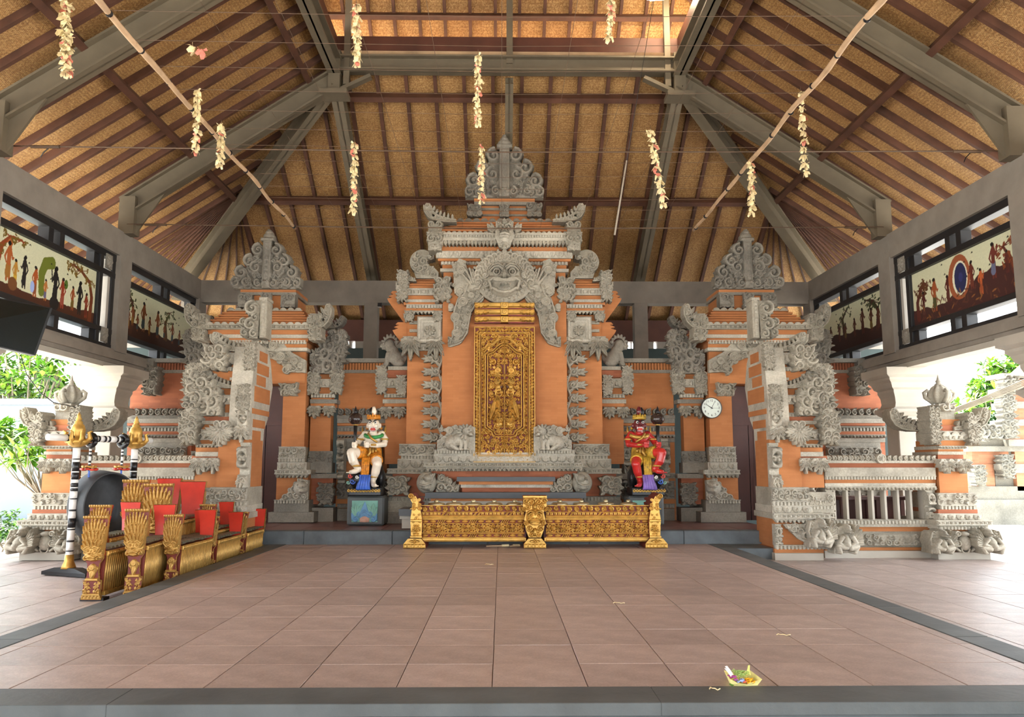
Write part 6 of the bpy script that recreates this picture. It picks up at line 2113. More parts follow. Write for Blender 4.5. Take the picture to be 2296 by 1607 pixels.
    # arms
    S_.tube([q(820, 974, .02), q(808, 986, .04), q(804, 998, .14)], [8 * k, 7 * k, 5.5 * k], 10)
    S_.tube([q(804, 998, .14), q(803, 999, .2), q(803, 998, .26)], [5.5 * k, 5 * k, 5 * k], 10)
    S_.tube([q(856, 974, .02), q(865, 985, .05), q(864, 996, .12)], [8 * k, 7.5 * k, 6.5 * k], 10)
    S_.tube([q(864, 996, .12), q(850, 999, .24), q(834, 998, .28)], [6.5 * k, 6 * k, 4.6 * k], 10)
    # hands: palms with four curled fingers and a thumb
    for (cx, cy, dd, dr) in ((803, 998, .27, 1), (829, 998, .30, -1)):
        S_.ball(q(cx, cy, dd), (5 * k, 3.2 * k, 6 * k), 10, 8)
        for i in range(4):
            yy = cy - 4.9 + i * 3.4; L = (.9, 1.0, .95, .8)[i]
            S_.tube([q(cx - 5 * dr, yy, dd + .01), q(cx - 6 * dr * L, yy, dd + .05), q(cx + 1 * dr, yy, dd + .065), q(cx + 5.5 * dr * L, yy, dd + .045)], [1.45 * k, 1.45 * k, 1.4 * k, 1.2 * k], 8)
        S_.tube([q(cx + 4 * dr, cy - 3, dd + .01), q(cx + 5 * dr, cy - 7, dd + .035), q(cx + 1.5 * dr, cy - 8.5, dd + .05)], [1.7 * k, 1.6 * k, 1.3 * k], 8)
    b = S_.build('body', skin, t, smooth=True)
    rm = b.modifiers.new('remesh', 'REMESH'); rm.mode = 'VOXEL'; rm.voxel_size = .0058; rm.use_smooth_shade = True
    sm = b.modifiers.new('smooth', 'SMOOTH'); sm.iterations = 4; sm.factor = .5
    # face
    e = MB()
    for d in (-6, 6): e.ball(q(840 + d, 948, .185), 3.2 * k, 10, 8)
    e.build('eyes', M['white'], t, smooth=True, kind='stuff')
    e = MB()
    for d in (-6, 6): e.ball(q(840 + d, 948.3, .207), 1.6 * k, 8, 6); e.tube([q(840 + d * .25, 946.5, .215), q(840 + d * 1.0, 943.2, .205), q(840 + d * 1.9, 942.2, .165)], [1.1 * k, 1.6 * k, .7 * k], 6)
    e.build('brows', M['black'], t, smooth=True, kind='stuff')
    MB().ball(q(841, 963, .215), (6.5 * k, 3.5 * k, 5.6 * k), 14, 10).build('mouth', M['red'], t, smooth=True)
    e = MB()
    for i in range(6):
        xx = 836 + i * 2
        e.ball(q(xx, 959.5, .238 - abs(i - 2.5) * .004), (1.0 * k, .8 * k, 1.4 * k), 6, 5); e.ball(q(xx, 967, .236 - abs(i - 2.5) * .004), (1.0 * k, .8 * k, 1.2 * k), 6, 5)
    for d in (-1, 1): e.tube([q(841 + d * 5.5, 959, .235), q(841 + d * 6.5, 964, .24)], [1.4 * k, .4 * k], 6)
    e.build('teeth', M['white'], t, smooth=True, kind='stuff')
    # crown, hair, ornaments
    e = MB(); hc_ = q(840, 939, .10)
    e.lathe([(14.5 * k, -2 * k), (15 * k, 1 * k), (14 * k, 4 * k), (12 * k, 7 * k), (9 * k, 8 * k)], hc_, 20, 'z', 10, .05)
    for i in range(7):
        a = -PI * .92 + i * PI * .84 / 6
        e.tube([hc_ + Vector((13.5 * k * math.cos(a), 13.5 * k * math.sin(a), 3 * k)), hc_ + Vector((14 * k * math.cos(a), 14 * k * math.sin(a), (9 + (3 if i == 3 else 0)) * k))], [3 * k, .6 * k], 6)
    for d in (-15, 15): e.lathe([(0, -2 * k), (4 * k, 0), (0, 2 * k)], q(840 + d, 960, .06), 10, 'y')
    e.build('crown', cloth, t, smooth=True)
    e = MB(); e.ball(q(838, 934, .04), (10 * k, 10 * k, 8 * k)); e.tube([q(835, 934, .03), q(833, 922, .02), q(836, 914, .02)], [6 * k, 6 * k, 4 * k], 10)
    e.build('hair_bun', M['black'], t, smooth=True)
    MB().tube([q(840, 934, .08), q(841, 922, .09), q(840, 913, .08)], [5 * k, 5.5 * k, 3.5 * k], 10).build('hair_tip', hair, t, smooth=True)
    e = MB()
    pts = [q(840 + 19 * math.cos(a), 975 + 6 * math.sin(a) , .08 + .09 * math.sin(a)) for a in np.linspace(0, PI, 11)]
    e.tube(pts, 4.2 * k, 8); e.build('collar', gem, t, smooth=True)
    e = MB()
    e.tube([q(829, 972, .16), q(838, 984, .22), q(850, 992, .2)], [2.5 * k] * 3, 6)
    for (a, b_, dd, r) in ((809, 985, .05, 7.6), (864, 985, .06, 8.2), (843, 998, .27, 5.8), (804, 998, .19, 6.2), (808, 1044, .38, 8.2), (845, 1068, .31, 7.8)):
        e.lathe([(r * k, -2.2 * k), ((r + 1.6) * k, 0), (r * k, 2.2 * k)], q(a, b_, dd), 14)
    for d in (-1, 1): e.tube([q(838 + d * 19, 978, .02), q(838 + d * 25, 966, -.02), q(838 + d * 26, 954, -.04)], [4 * k, 3 * k, .6 * k], 6)
    e.build('gold_ornaments', M['gold'], t, smooth=True, kind='stuff')
    # loincloth and hanging sash
    e = MB()
    e.tube([q(835, 1004, .0), q(835, 1020, .02)], [20 * k, 22 * k], 16); e.ball(q(834, 1022, .06), (22 * k, 18 * k, 10 * k))
    e.tube([q(826, 1019, .06), q(813, 1015, .25), q(808, 1014, .3)], [15 * k, 15 * k, 14.5 * k], 12); e.tube([q(842, 1021, .06), q(849, 1032, .25), q(850, 1034, .28)], [15 * k, 15 * k, 14.5 * k], 12)
    o = e.build('loincloth', cloth, t, smooth=True)
    rm = o.modifiers.new('remesh', 'REMESH'); rm.mode = 'VOXEL'; rm.voxel_size = .012; rm.use_smooth_shade = True
    e = MB()
    for i in range(5): e.tube([q(822 + i * 6, 1003 + 1.5 * abs(i - 2), .19 + .02 * (2 - abs(i - 2))), q(820 + i * 7, 1013 + 3 * (2 - abs(i - 2)), .24)], [3 * k, 2.4 * k], 6)
    e.tube([q(834, 1002, .23), q(836, 1014, .28), q(832, 1022, .30), q(828, 1018, .29)], [3 * k, 3.4 * k, 2.6 * k, 1.4 * k], 8)
    e.build('waist_folds', M['gold'], t, smooth=True, kind='stuff')
    e = MB()
    for i in range(4):
        x0 = 819 + i * 4.2
        e.tube([q(x0 + 2, 1026, .30), q(x0 + 1, 1045, .31), q(x0, 1068, .33)], [3 * k, 3 * k, 3.2 * k], 8)
    e.build('sash', cloth, t, smooth=True)
    e = MB()
    for i in range(5):
        x0 = 815 + i * 5
        e.tube([q(x0 + 1, 1064, .335), q(x0 - 1, 1080, .36), q(x0 - 4 + i, 1096, .40)], [3.2 * k, 3.6 * k, 4.4 * k], 8)
    e.build('sash_end', M['sash_blue'] if side < 0 else M['sash_violet'], t, smooth=True)
    # rock seat and rim
    e = MB()
    e.ball(q(834, 1062, -.02), (27 * k, 26 * k, 36 * k)); e.ball(q(805, 1074, .26), (17 * k, 20 * k, 17 * k)); e.ball(q(856, 1072, .02), (9 * k, 20 * k, 22 * k))
    e.box(q(786, 1100).x, q(859, 1100).x, 13.26, 13.84, zt, q(820, 1092).z)
    o = e.build('rock', M['black'], t, smooth=True)
    rm = o.modifiers.new('remesh', 'REMESH'); rm.mode = 'VOXEL'; rm.voxel_size = .018; rm.use_smooth_shade = True
    e = MB()
    for i in range(11):
        c_ = q(789 + i * 6.6, 1099, .275); e.lathe([(1.2 * k, 0), (3.2 * k, -.012), (3.6 * k, 0)], c_, 10, 'y'); e.ball(c_ + Vector((0, -.01, .02)), 1.8 * k, 8, 6)
    e.build('gold_rim', M['gold'], t, smooth=True, kind='stuff')
    for (a, b_, r, m) in ((797, 1066, 5, 'red'), (803, 1078, 6, 'sash_blue'), (812, 1068, 4, 'white'), (793, 1080, 4, 'panel_leaf')):
        e = MB(); pts = []
        for i in range(14): th = i / 13 * 8; rr = r * (1 - i / 16); pts.append(q(a + rr * math.cos(th), b_ + rr * math.sin(th), .52 - .004 * abs(a - 803)))
        e.tube(pts, 1.2 * k, 6); e.build('rock_swirl', M[m], t, smooth=True)
    # club held in the hand
    c = thing('club', 'black ribbed club held upright by the ' + ('white' if side < 0 else 'red') + ' statue', 'club', q(803, 998, .30))
    cl = MB().tube([q(803, 1012, .30), q(803.5, 985, .30), q(804, 952, .28)], [2.8 * k, 3.2 * k, 4.6 * k], 10); cl.build('shaft', M['black'], c, smooth=True)
    MB().lathe([(2 * k, -13 * k), (9 * k, -11.5 * k), (14 * k, -5 * k), (14.5 * k, 0), (13 * k, 7 * k), (8 * k, 12 * k), (3 * k, 13 * k)], q(804, 941, .28), 32, 'z', 8, .06).build('club_head', M['club'], c, smooth=True)
    chd = [o_ for o_ in c.children if o_.name.startswith('club_head')][0]
    MB().lathe([(5.5 * k, 0), (4 * k, 5 * k), (2 * k, 11 * k), (0, 17 * k)], q(804, 929, .28), 12).build('spike', M['black'], chd, smooth=True)
    MB().lathe([(4 * k, -2 * k), (6 * k, 0), (4 * k, 2 * k)], q(804, 929.5, .28), 16).lathe([(4 * k, -2 * k), (6 * k, 0), (4 * k, 2 * k)], q(804, 954, .28), 16).build('gold_band', M['gold'], chd, smooth=True, kind='stuff')


def dark_head(m, z0):
    """the head is painted a darker maroon than the limbs"""
    t = m.node_tree; b = t.nodes['Principled BSDF']; src = b.inputs['Base Color'].links[0].from_socket
    tc = t.nodes.new('ShaderNodeTexCoord'); sp = t.nodes.new('ShaderNodeSeparateXYZ'); mr = t.nodes.new('ShaderNodeMapRange'); mx = t.nodes.new('ShaderNodeMix'); mx.data_type = 'RGBA'
    t.links.new(tc.outputs['Object'], sp.inputs[0]); t.links.new(sp.outputs[2], mr.inputs[0]); mr.inputs[1].default_value = z0 - .02; mr.inputs[2].default_value = z0 + .02
    t.links.new(mr.outputs[0], mx.inputs[0]); t.links.new(src, mx.inputs[6]); mx.inputs[7].default_value = srgb(104, 30, 36); t.links.new(mx.outputs[2], b.inputs['Base Color'])


M['panel_green'] = plain('sea_green_paint', srgb(120, 172, 158), .6, .1, 8); M['panel_leaf'] = plain('leaf_green_paint', srgb(136, 186, 168), .6, .1, 8)
M['panel_blue'] = plain('soft_blue_paint', srgb(112, 158, 196), .6, .1, 8); M['panel_rose'] = plain('rose_beige_paint', srgb(206, 160, 140), .6, .1, 8)
M['skin_white'] = plain('ivory_paint', srgb(240, 226, 204), .3, .05, 6, coat=.4); M['skin_red'] = plain('deep_red_paint', srgb(196, 44, 40), .3, .14, 5, coat=.4); dark_head(M['skin_red'], at(840, 968, 13.5)[1])
M['cloth_orange'] = plain('orange_gold_cloth_paint', srgb(226, 142, 42), .4, .35, 26, bump=.3); M['cloth_gold'] = plain('gold_cloth_paint', srgb(206, 166, 58), .4, .35, 26, bump=.3)
M['sash_blue'] = plain('blue_paint', srgb(72, 112, 206), .4, .2, 14); M['sash_violet'] = plain('violet_paint', srgb(140, 112, 190), .4, .2, 14)
M['green_paint'] = plain('green_paint', srgb(52, 140, 70), .4, .25, 16); M['club'] = plain('brown_black_lacquer', srgb(52, 38, 34), .25, .2, 5, coat=.5)
guardian(-1, M['skin_white'], M['cloth_orange'], M['skin_white'], 'white-skinned guardian statue in orange cloth seated on a black rock', 'grey stone pedestal with blue and green relief under the white guardian', M['green_paint'])
guardian(1, M['skin_red'], M['cloth_gold'], M['skin_red'], 'red-skinned guardian statue in gold cloth seated on a black rock', 'grey stone pedestal under the red guardian, behind the gilded gong rack', M['gold'])

# ------------------------------------------------------------------ gilded gong rack before the step (long kettle-gong rack)
GM = [M['maroon'], M['gold']]
TY = 11.62
k = kpx(1200, 1170, TY)[0]
tx, tz_ = at(1199, 1226, TY)
rack = thing('gong_rack', 'long gilded rack of kettle gongs carved with scrolls and a central mask, before the altar', 'gong rack', (tx, TY + .2, 0))
zz = lambda py: at(1199, py, TY)[1]
xx = lambda px: at(px, 1170, TY)[0]
for (a, b) in ((944, 1176), (1224, 1456)):
    w = b - a; c = (a + b) / 2
    f = HF(w, 82, .7, 0.0)
    f.rect(-w / 2, w / 2, 0, 9, 3, 1); f.rect(-w / 2, w / 2, 2, 4, 4)                    # bottom moulding
    for z0 in (11, 42.5):                                                              # lozenge bands
        f.rect(-w / 2, w / 2, z0 - 1.5, z0 - .5, 3); f.rect(-w / 2, w / 2, z0 + 6.5, z0 + 7.5, 3)
        n = 13
        for i in range(n):
            x = -w / 2 + (i + .5) * w / n
            if i % 4 == 2:
                for q in range(4): f.seg((x - 8 + q * 4.4, z0), (x - 4 + q * 4.4, z0 + 6), 1, 1, 1.5)
            else: f.dome(x, z0 + 3, w / n * .42, 2.6, 3); f.ring(x, z0 + 3, 2, .6, 1)
    f.rect(-w / 2, w / 2, 20, 21.5, 3.2); f.rect(-w / 2, w / 2, 40, 41, 3.2)
    n = 7
    for i in range(n):                                                                  # main openwork panel
        x = -w / 2 + (i + .5) * w / n; st = w / n
        f.flower(x, 30.5, 7.5, 7, 4, .6); f.ring(x, 30.5, 8.6, 1.1, 1)
        for s in (-1, 1):
            f.curl(x + s * st * .36, 35, 4.4, PI / 2, s, .6); f.curl(x + s * st * .36, 26, 4.4, -PI / 2, -s, .6); f.leaf(x + s * st * .45, 30, PI / 2 * s, 8, 2.4, 4, .6); f.leaf(x + s * st * .3, 30, PI - PI / 2 * s, 8, 2.4, 4, .6)
    f.rect(-w / 2, w / 2, 51, 53, 3.4); f.rect(-w / 2, w / 2, 53.5, 56.5, 4.4, 1); f.rect(-w / 2, w / 2, 57, 58.2, 3)
    n = 26
    for i in range(n):                                                                  # fret band
        x = -w / 2 + (i + .5) * w / n
        if i % 8 in (5, 6): f.seg((x - 3, 59.5), (x + 1, 64.5), .9, .9, 1.5); f.seg((x, 59.5), (x + 4, 64.5), .9, .9, 1.5)
        else: f.rect(x - 3.2, x + 3.2, 59.6, 64.6, 3.2); f.rect(x - 1.2, x + 1.2, 61, 63.4, 4)
    f.rect(-w / 2, w / 2, 65.5, 67, 3.2)
    n = 15
    for i in range(n):                                                                  # openwork crest band
        x = -w / 2 + (i + .5) * w / n
        f.curl(x, 74, 6.2, i * 1.3, 1 if i % 2 else -1, .6); f.leaf(x + 5, 70, PI / 2 + .5, 10, 2.6, 4, .8); f.leaf(x - 5, 78, -PI / 2 + .6, 9, 2.4, 4, .8)
    f.rect(-w / 2, w / 2, 80, 82, 3)
    orn(f, 'carved_panel', rack, c, 1214, TY + .05, GM, .04, thr=.75)
    MB().box(xx(a - 4), xx(b + 4), TY + .02, TY + .42, zz(1214), zz(1205)).build('bottom_rail', M['gold'], rack, bevel=.006)
    MB().box(xx(a - 4), xx(b + 4), TY + .09, TY + .4, zz(1205), zz(1140)).build('side_board', M['maroon'], rack)
# end posts flaring into scrolls, the middle mask, the feet
ep = HF(40, 104, .6)
ep.poly([(-12, 0), (12, 0), (13, 40), (9, 60), (8, 74), (-2, 92), (-12, 98), (-18, 90), (-10, 76), (-12, 56), (-14, 40)], 4)
ep.scrolls(-11, 11, 3, 88, 7.5, 31, 3, inside=lambda x, z: True)
ep.curl(-13, 92, 7, 0, 1, 5); ep.rect(-13, 13, 36, 40, 8); ep.rect(-13, 13, 0, 4, 8); ep.flower(0, 20, 8, 8, 5, 4)
orn(ep, 'end_post', rack, 934, 1204, TY - .02, GM, .44, thr=1.0)
kx, kz = kpx(934, 1150, TY)
place(ep.mesh(kx, kz, kx * RELIEF, .44, False, 1.0), 'end_post', GM, rack, (xx(1466), TY - .02, zz(1204)), mirror=True)
mk = HF(62, 96, .6)
mk.poly([(-14, 0), (14, 0), (20, 16), (24, 40), (20, 56), (27, 70), (26, 92), (-26, 92), (-27, 70), (-20, 56), (-24, 40), (-20, 16)], 4)
mk.dome(0, 46, 20, 18, 15, p=.4)
for s in (-1, 1):
    mk.dome(s * 8, 50, 4.5, 4.2, 18); mk.ring(s * 8, 50, 4.8, 1, 14); mk.line([(s * 3, 57), (s * 10, 60), (s * 17, 55)], 2, 1.5, 14); mk.dome(s * 13, 41, 6, 6, 15); mk.dome(s * 3.6, 44, 3, 2.6, 21)
    mk.curl(s * 20, 82, 8, 0, s, 6); mk.curl(s * 8, 80, 8, PI, -s, 6); mk.curl(s * 16, 68, 7, 2, s, 5); mk.curl(s * 20, 32, 6, 1, s, 5); mk.curl(s * 12, 20, 7, 0, s, 5); mk.curl(s * 7, 7, 6, 0, -s, 5); mk.leaf(s * 22, 58, PI / 2 - s * .6, 14, 4, 5, 4)
mk.line([(-9, 36), (0, 38), (9, 36)], 2, 2, 16); mk.line([(-8, 31), (0, 30), (8, 31)], 2, 2, 15); mk.rect(-7, 7, 32, 35.5, 16); mk.dome(0, 68, 6, 9, 14); mk.rect(-27, 27, 88, 94, 9, 1); mk.dome(0, 12, 6, 10, 10)
orn(mk, 'mask_post', rack, 1199, 1204, TY - .06, GM, .2, thr=1.0, label='central gilded mask post')
ft = HF(50, 23, .6)
ft.poly([(-25, 0), (25, 0), (25, 10), (15, 22), (-15, 22), (-25, 10)], 3)
ft.rect(-25, 25, 0, 10, 4, 1); ft.dentils(-24, 24, 2, 8, 8, 6); ft.curl(0, 16, 4.5, 0, 1, 4); ft.leaf(-3, 16, PI, 9, 2.5, 3, 4); ft.leaf(3, 16, 0, 9, 2.5, 3, 4)
for px, m in ((931, False), (1199, False), (1469, True)):
    kx, kz = kpx(px, 1215, TY)
    place(ft.mesh(kx, kz, kx * RELIEF, .46, False, 1.0), 'foot', GM, rack, (xx(px), TY - .03, .004), mirror=m)
MB().box(xx(926), xx(1474), TY + .1, TY + .42, zz(1141), zz(1138)).build('rack_bed', M['maroon'], rack)
# kettle gongs on the rack
kg = None
for i, px in enumerate((975, 1016, 1060, 1108, 1155, 1258, 1308, 1364, 1416)):
    x = xx(px); z = zz(1136.5)
    if kg is None:
        kg = thing('kettle_gong', 'small bossed bronze kettle gong lying on the gilded rack', 'gong', (x, TY + .26, z), 'kettle gongs on the gilded rack')
        MB().lathe([(.085, 0), (.118, .012), (.122, .035), (.10, .05), (.05, .055)], (x, TY + .26, z), 24).build('bowl', M['bronze_light'], kg, smooth=True)
        kb_ = kg.children[0]
        MB().lathe([(.034, .05), (.034, .075), (.026, .092), (0, .096)], (x, TY + .26, z), 14).build('boss', M['bronze_light'], kb_, smooth=True)
    else:
        c = copy_tree(kg); c.location.x = x
    (kg if i == 0 else c)['label'] = 'bossed bronze kettle gong on the gilded rack, ' + ('first', 'second', 'third', 'fourth', 'fifth', 'sixth', 'seventh', 'eighth', 'ninth')[i] + ' from the left end'
# two beaters lying under the rack
for i, (a, b, n) in enumerate(((1090, 1141, 'long pale wooden beater on the floor under the gilded rack'), (1143, 1166, 'short pale wooden beater beside the mask foot under the rack'))):
    t = thing('beater', n, 'beater', (xx(a), TY + .2, .02), 'beaters under the rack')
    MB().tube([(xx(a), TY + .12, .016), (xx(b), TY + .2, .016)], [.008, .016], 8).build('stick', M['bamboo'], t)
    MB().tube([(xx(b) - .1, TY + .17, .02), (xx(b) + .0, TY + .2, .02)], [.018, .018], 8).build('head', M['palm'], t)

# ------------------------------------------------------------------ metallophones
def plawah():
    """carved end board: fan of feathers over a mask, on a waist and a block foot (100 x 330 units)"""
    f = HF(112, 330, 1.5)
    m1 = f.poly([(-28, 78), (28, 78), (24, 110), (26, 140), (40, 160), (44, 220), (54, 330), (-54, 330), (-44, 220), (-40, 160), (-26, 140), (-24, 110)], 4)
    m2 = f.poly([(-44, 0), (44, 0), (40, 18), (36, 22), (38, 78), (-38, 78), (-36, 22), (-40, 18)], 4)
    f.rect(-54, 54, 318, 330, 9, 2); f.beads(-54, 54, 324, 5, 8)
    for row, (z0, L, n) in enumerate(((200, 122, 9), (188, 92, 9), (180, 62, 7))):
        for i in range(n):
            o = i - (n - 1) / 2
            a = PI / 2 - o * (.075, .14, .24)[row]
            f.leaf(o * (6.0, 5.6, 5.5)[row], z0, a, L * (1 - .012 * o * o), 7.5 + row * .5, 8 + 3 * row, 4 + 3 * row)
    f.dome(0, 184, 38, 34, 22, p=.4)
    for s in (-1, 1):
        f.dome(s * 14, 194, 8, 7, 28); f.ring(s * 14, 194, 9, 2, 20); f.line([(s * 5, 206), (s * 16, 211), (s * 30, 202)], 3.4, 2.4, 22); f.dome(s * 7, 182, 6, 5, 32); f.curl(s * 26, 166, 12, 0, s, 14, 1.2); f.curl(s * 34, 186, 9, 0, s, 8); f.dome(s * 28, 166, 6, 6, 28)
        f.curl(s * 14, 120, 10, 0, s, 5); f.leaf(s * 12, 104, PI / 2, 30, 7, 8, 4)
    f.dome(0, 188, 5, 12, 30); f.line([(-16, 168), (0, 172), (16, 168)], 4, 4, 22); f.line([(-12, 160), (0, 158), (12, 160)], 4, 4, 20)
    f.dome(0, 128, 14, 14, 14); f.disc(0, 128, 12, 6, 10); f.leaf(0, 118, -PI / 2, 36, 12, 10, 4)
    f.rect(-40, 40, 74, 84, 12, 2); f.scrolls(-36, 36, 26, 74, 14, 77, 4); f.rect(-44, 44, 16, 24, 9, 2); f.rect(-46, 46, 0, 14, 6, 2)
    f.petals(-44, 44, 3, 13, 16, 8)
    f.H[~(m1 | m2)] = -1
    return f


PLW = plawah()
ME_P = PLW.mesh(1, 1, 1.4, 8, False, 5.0)
mi = np.zeros(len(ME_P.polygons), np.int32); ME_P.polygons.foreach_get('material_index', mi)
flat = np.zeros(len(ME_P.polygons), bool); ME_P.polygons.foreach_get('use_smooth', flat)
mi[~flat] = 1; ME_P.polygons.foreach_set('material_index', mi)
FAN = []


def metallophone(x, ya, yb, ht, w, label, nkeys=10, rot=0.0, bar_group='metallophones beside the stage'):
    """bar instrument lying along the stage edge: two carved end boards, fluted sides, bronze bars on top"""
    t = thing('metallophone', label, 'metallophone', (x, (ya + yb) / 2, SIDE_Z), bar_group)
    sc_ = ht / 330.0; sx = w / 108.0
    for y, rz, near in ((ya, 0, True), (yb, PI, False)):
        o = bpy.data.objects.new('end_board', ME_P)
        if not len(ME_P.materials): ME_P.materials.append(M['maroon']); ME_P.materials.append(M['gold_old'])
        o.location = (x, y, SIDE_Z + .012); o.rotation_euler = (0, 0, rz); o.scale = (sx, sx, sc_)
        link(o, t)
        # red inner face, curved outwards at the top
        g = 1 if near else -1
        mb = MB(); N = 8
        vs = []; fs = []
        for i in range(N + 1):
            u = i / N
            zq = SIDE_Z + .012 + ht * (.52 + .47 * u); hw = w * (.36 + .14 * u ** 1.5)
            yq = y + g * (.03 + .012 - .02 * math.sin(u * PI))
            vs += [(x - hw, yq, zq), (x + hw, yq, zq)]
        for i in range(N): fs.append((2 * i, 2 * i + 1, 2 * i + 3, 2 * i + 2) if g < 0 else (2 * i + 1, 2 * i, 2 * i + 2, 2 * i + 3))
        mesh_obj('red_inner_face', vs, fs, M['red'], o, smooth=True)
        MB().box(x - w * .46, x + w * .46, min(y + g * .0, y + g * .12), max(y + g * .0, y + g * .12), SIDE_Z, SIDE_Z + .03).build('base_foot', M['black'], t)
    # body
    zb0, zb1 = SIDE_Z + ht * .08, SIDE_Z + ht * .57
    yA, yB = ya + .05, yb - .05
    hw0, hw1 = w * .28, w * .36
    MB().add([(x - hw0, yA, zb0), (x + hw0, yA, zb0), (x + hw0, yB, zb0), (x - hw0, yB, zb0), (x - hw1, yA, zb1), (x + hw1, yA, zb1), (x + hw1, yB, zb1), (x - hw1, yB, zb1)],
             [(0, 3, 2, 1), (4, 5, 6, 7), (0, 1, 5, 4), (1, 2, 6, 5), (2, 3, 7, 6), (3, 0, 4, 7)]).build('sound_box', M['maroon'], t)
    n = int((yB - yA) / .042)
    fl = MB()
    for i in range(n):
        y0 = yA + (i + .5) * (yB - yA) / n
        fl.tube([(x + hw0 + .004, y0, zb0 + .02), (x + hw1 + .004, y0, zb1 - .03)], .0125, 6)
    fl.build('fluted_side', M['gold_old'], t, smooth=True, kind='stuff')
    rb = MB().box(x + hw1 - .01, x + hw1 + .022, yA, yB, zb1 - .035, zb1 + .012).box(x - hw1 - .022, x - hw1 + .01, yA, yB, zb1 - .035, zb1 + .012)
    rb.box(x + hw0 - .01, x + hw0 + .03, yA, yB, zb0 - .02, zb0 + .02)
    rb.build('rail', M['gold'], t, bevel=.005)
    bd = MB()
    for i in range(int((yB - yA) / .04)): bd.ball((x + hw1 + .02, yA + .02 + i * .04, zb1 - .01), .014, 8, 5)
    bd.build('beads', M['gold_old'], t, smooth=True, kind='stuff')
    bar = MB()
    L = w * .40; d = (yB - yA) / nkeys
    bar.add([(-L, -d * .42, 0), (L, -d * .42, 0), (L, d * .42, 0), (-L, d * .42, 0), (-L * .96, -d * .2, .022), (L * .96, -d * .2, .022), (L * .96, d * .2, .022), (-L * .96, d * .2, .022)],
            [(0, 3, 2, 1), (4, 5, 6, 7), (0, 1, 5, 4), (1, 2, 6, 5), (2, 3, 7, 6), (3, 0, 4, 7)])
    me = bpy.data.meshes.new('bar'); me.from_pydata(bar.v, [], bar.f); me.materials.append(M['bar_bronze'])
    for i in range(nkeys):
        o = bpy.data.objects.new('bronze_bar', me); o.location = (x, yA + d * (i + .5), zb1 + .03); o.rotation_euler = (0, random.uniform(-.05, .05), random.uniform(-.03, .03))
        link(o, t)
    t.rotation_euler.z = rot
    return t


M['bar_bronze'] = plain('grey_green_bronze', srgb(118, 116, 98), .42, .2, 8, metal=.7)
metallophone(-3.95, 8.12, 9.06, .80, .245, 'front metallophone nearest the viewer, its carved end board left of the others')
metallophone(-3.68, 8.28, 9.22, .86, .235, 'metallophone with a tall carved end board between the two other front ones', rot=.11)
metallophone(-3.475, 8.82, 9.84, .77, .205, 'metallophone along the stage kerb, nearest of the three in that line')
metallophone(-3.505, 10.03, 10.98, .68, .20, 'metallophone along the stage kerb, middle one of the line')
metallophone(-3.505, 11.17, 12.02, .67, .20, 'metallophone along the stage kerb, farthest of the line by the step')
metallophone(-4.40, 9.12, 9.88, .86, .24, 'metallophone standing just in front of the dark hanging gong')
metallophone(-3.725, 9.48, 10.36, .74, .19, 'metallophone in the middle row, half hidden behind the kerb line')
metallophone(-3.74, 10.56, 11.3, .80, .20, 'far metallophone behind the kerb line, its gold end board facing the viewer')
metallophone(-4.06, 9.72, 11.0, 1.08, .34, 'largest metallophone with the big bright red end board', 5, rot=.06)
metallophone(-4.47, 10.12, 11.15, 1.12, .32, 'big metallophone beside the hanging gong, left of the largest one', 5)

# ------------------------------------------------------------------ gong on its striped stand
A = Vector((-5.12, 9.92, 0)); B = Vector((-4.78, 10.72, 0))
st = thing('gong_stand', 'black and white striped gong stand with gold crown finials', 'gong stand', (A.x, A.y, SIDE_Z))


def striped(p, q, r, name, parent, bands, n=12):
    """a pole of white and black lengths"""
    mb = MB(); p = Vector(p); q = Vector(q)
    for i in range(len(bands) - 1):
        mb.cur = i % 2
        mb.tube([p.lerp(q, bands[i]), p.lerp(q, bands[i + 1])], r + (.001 if i % 2 else 0), n)
    return mb.build(name, [M['white'], M['black']], parent, smooth=True)


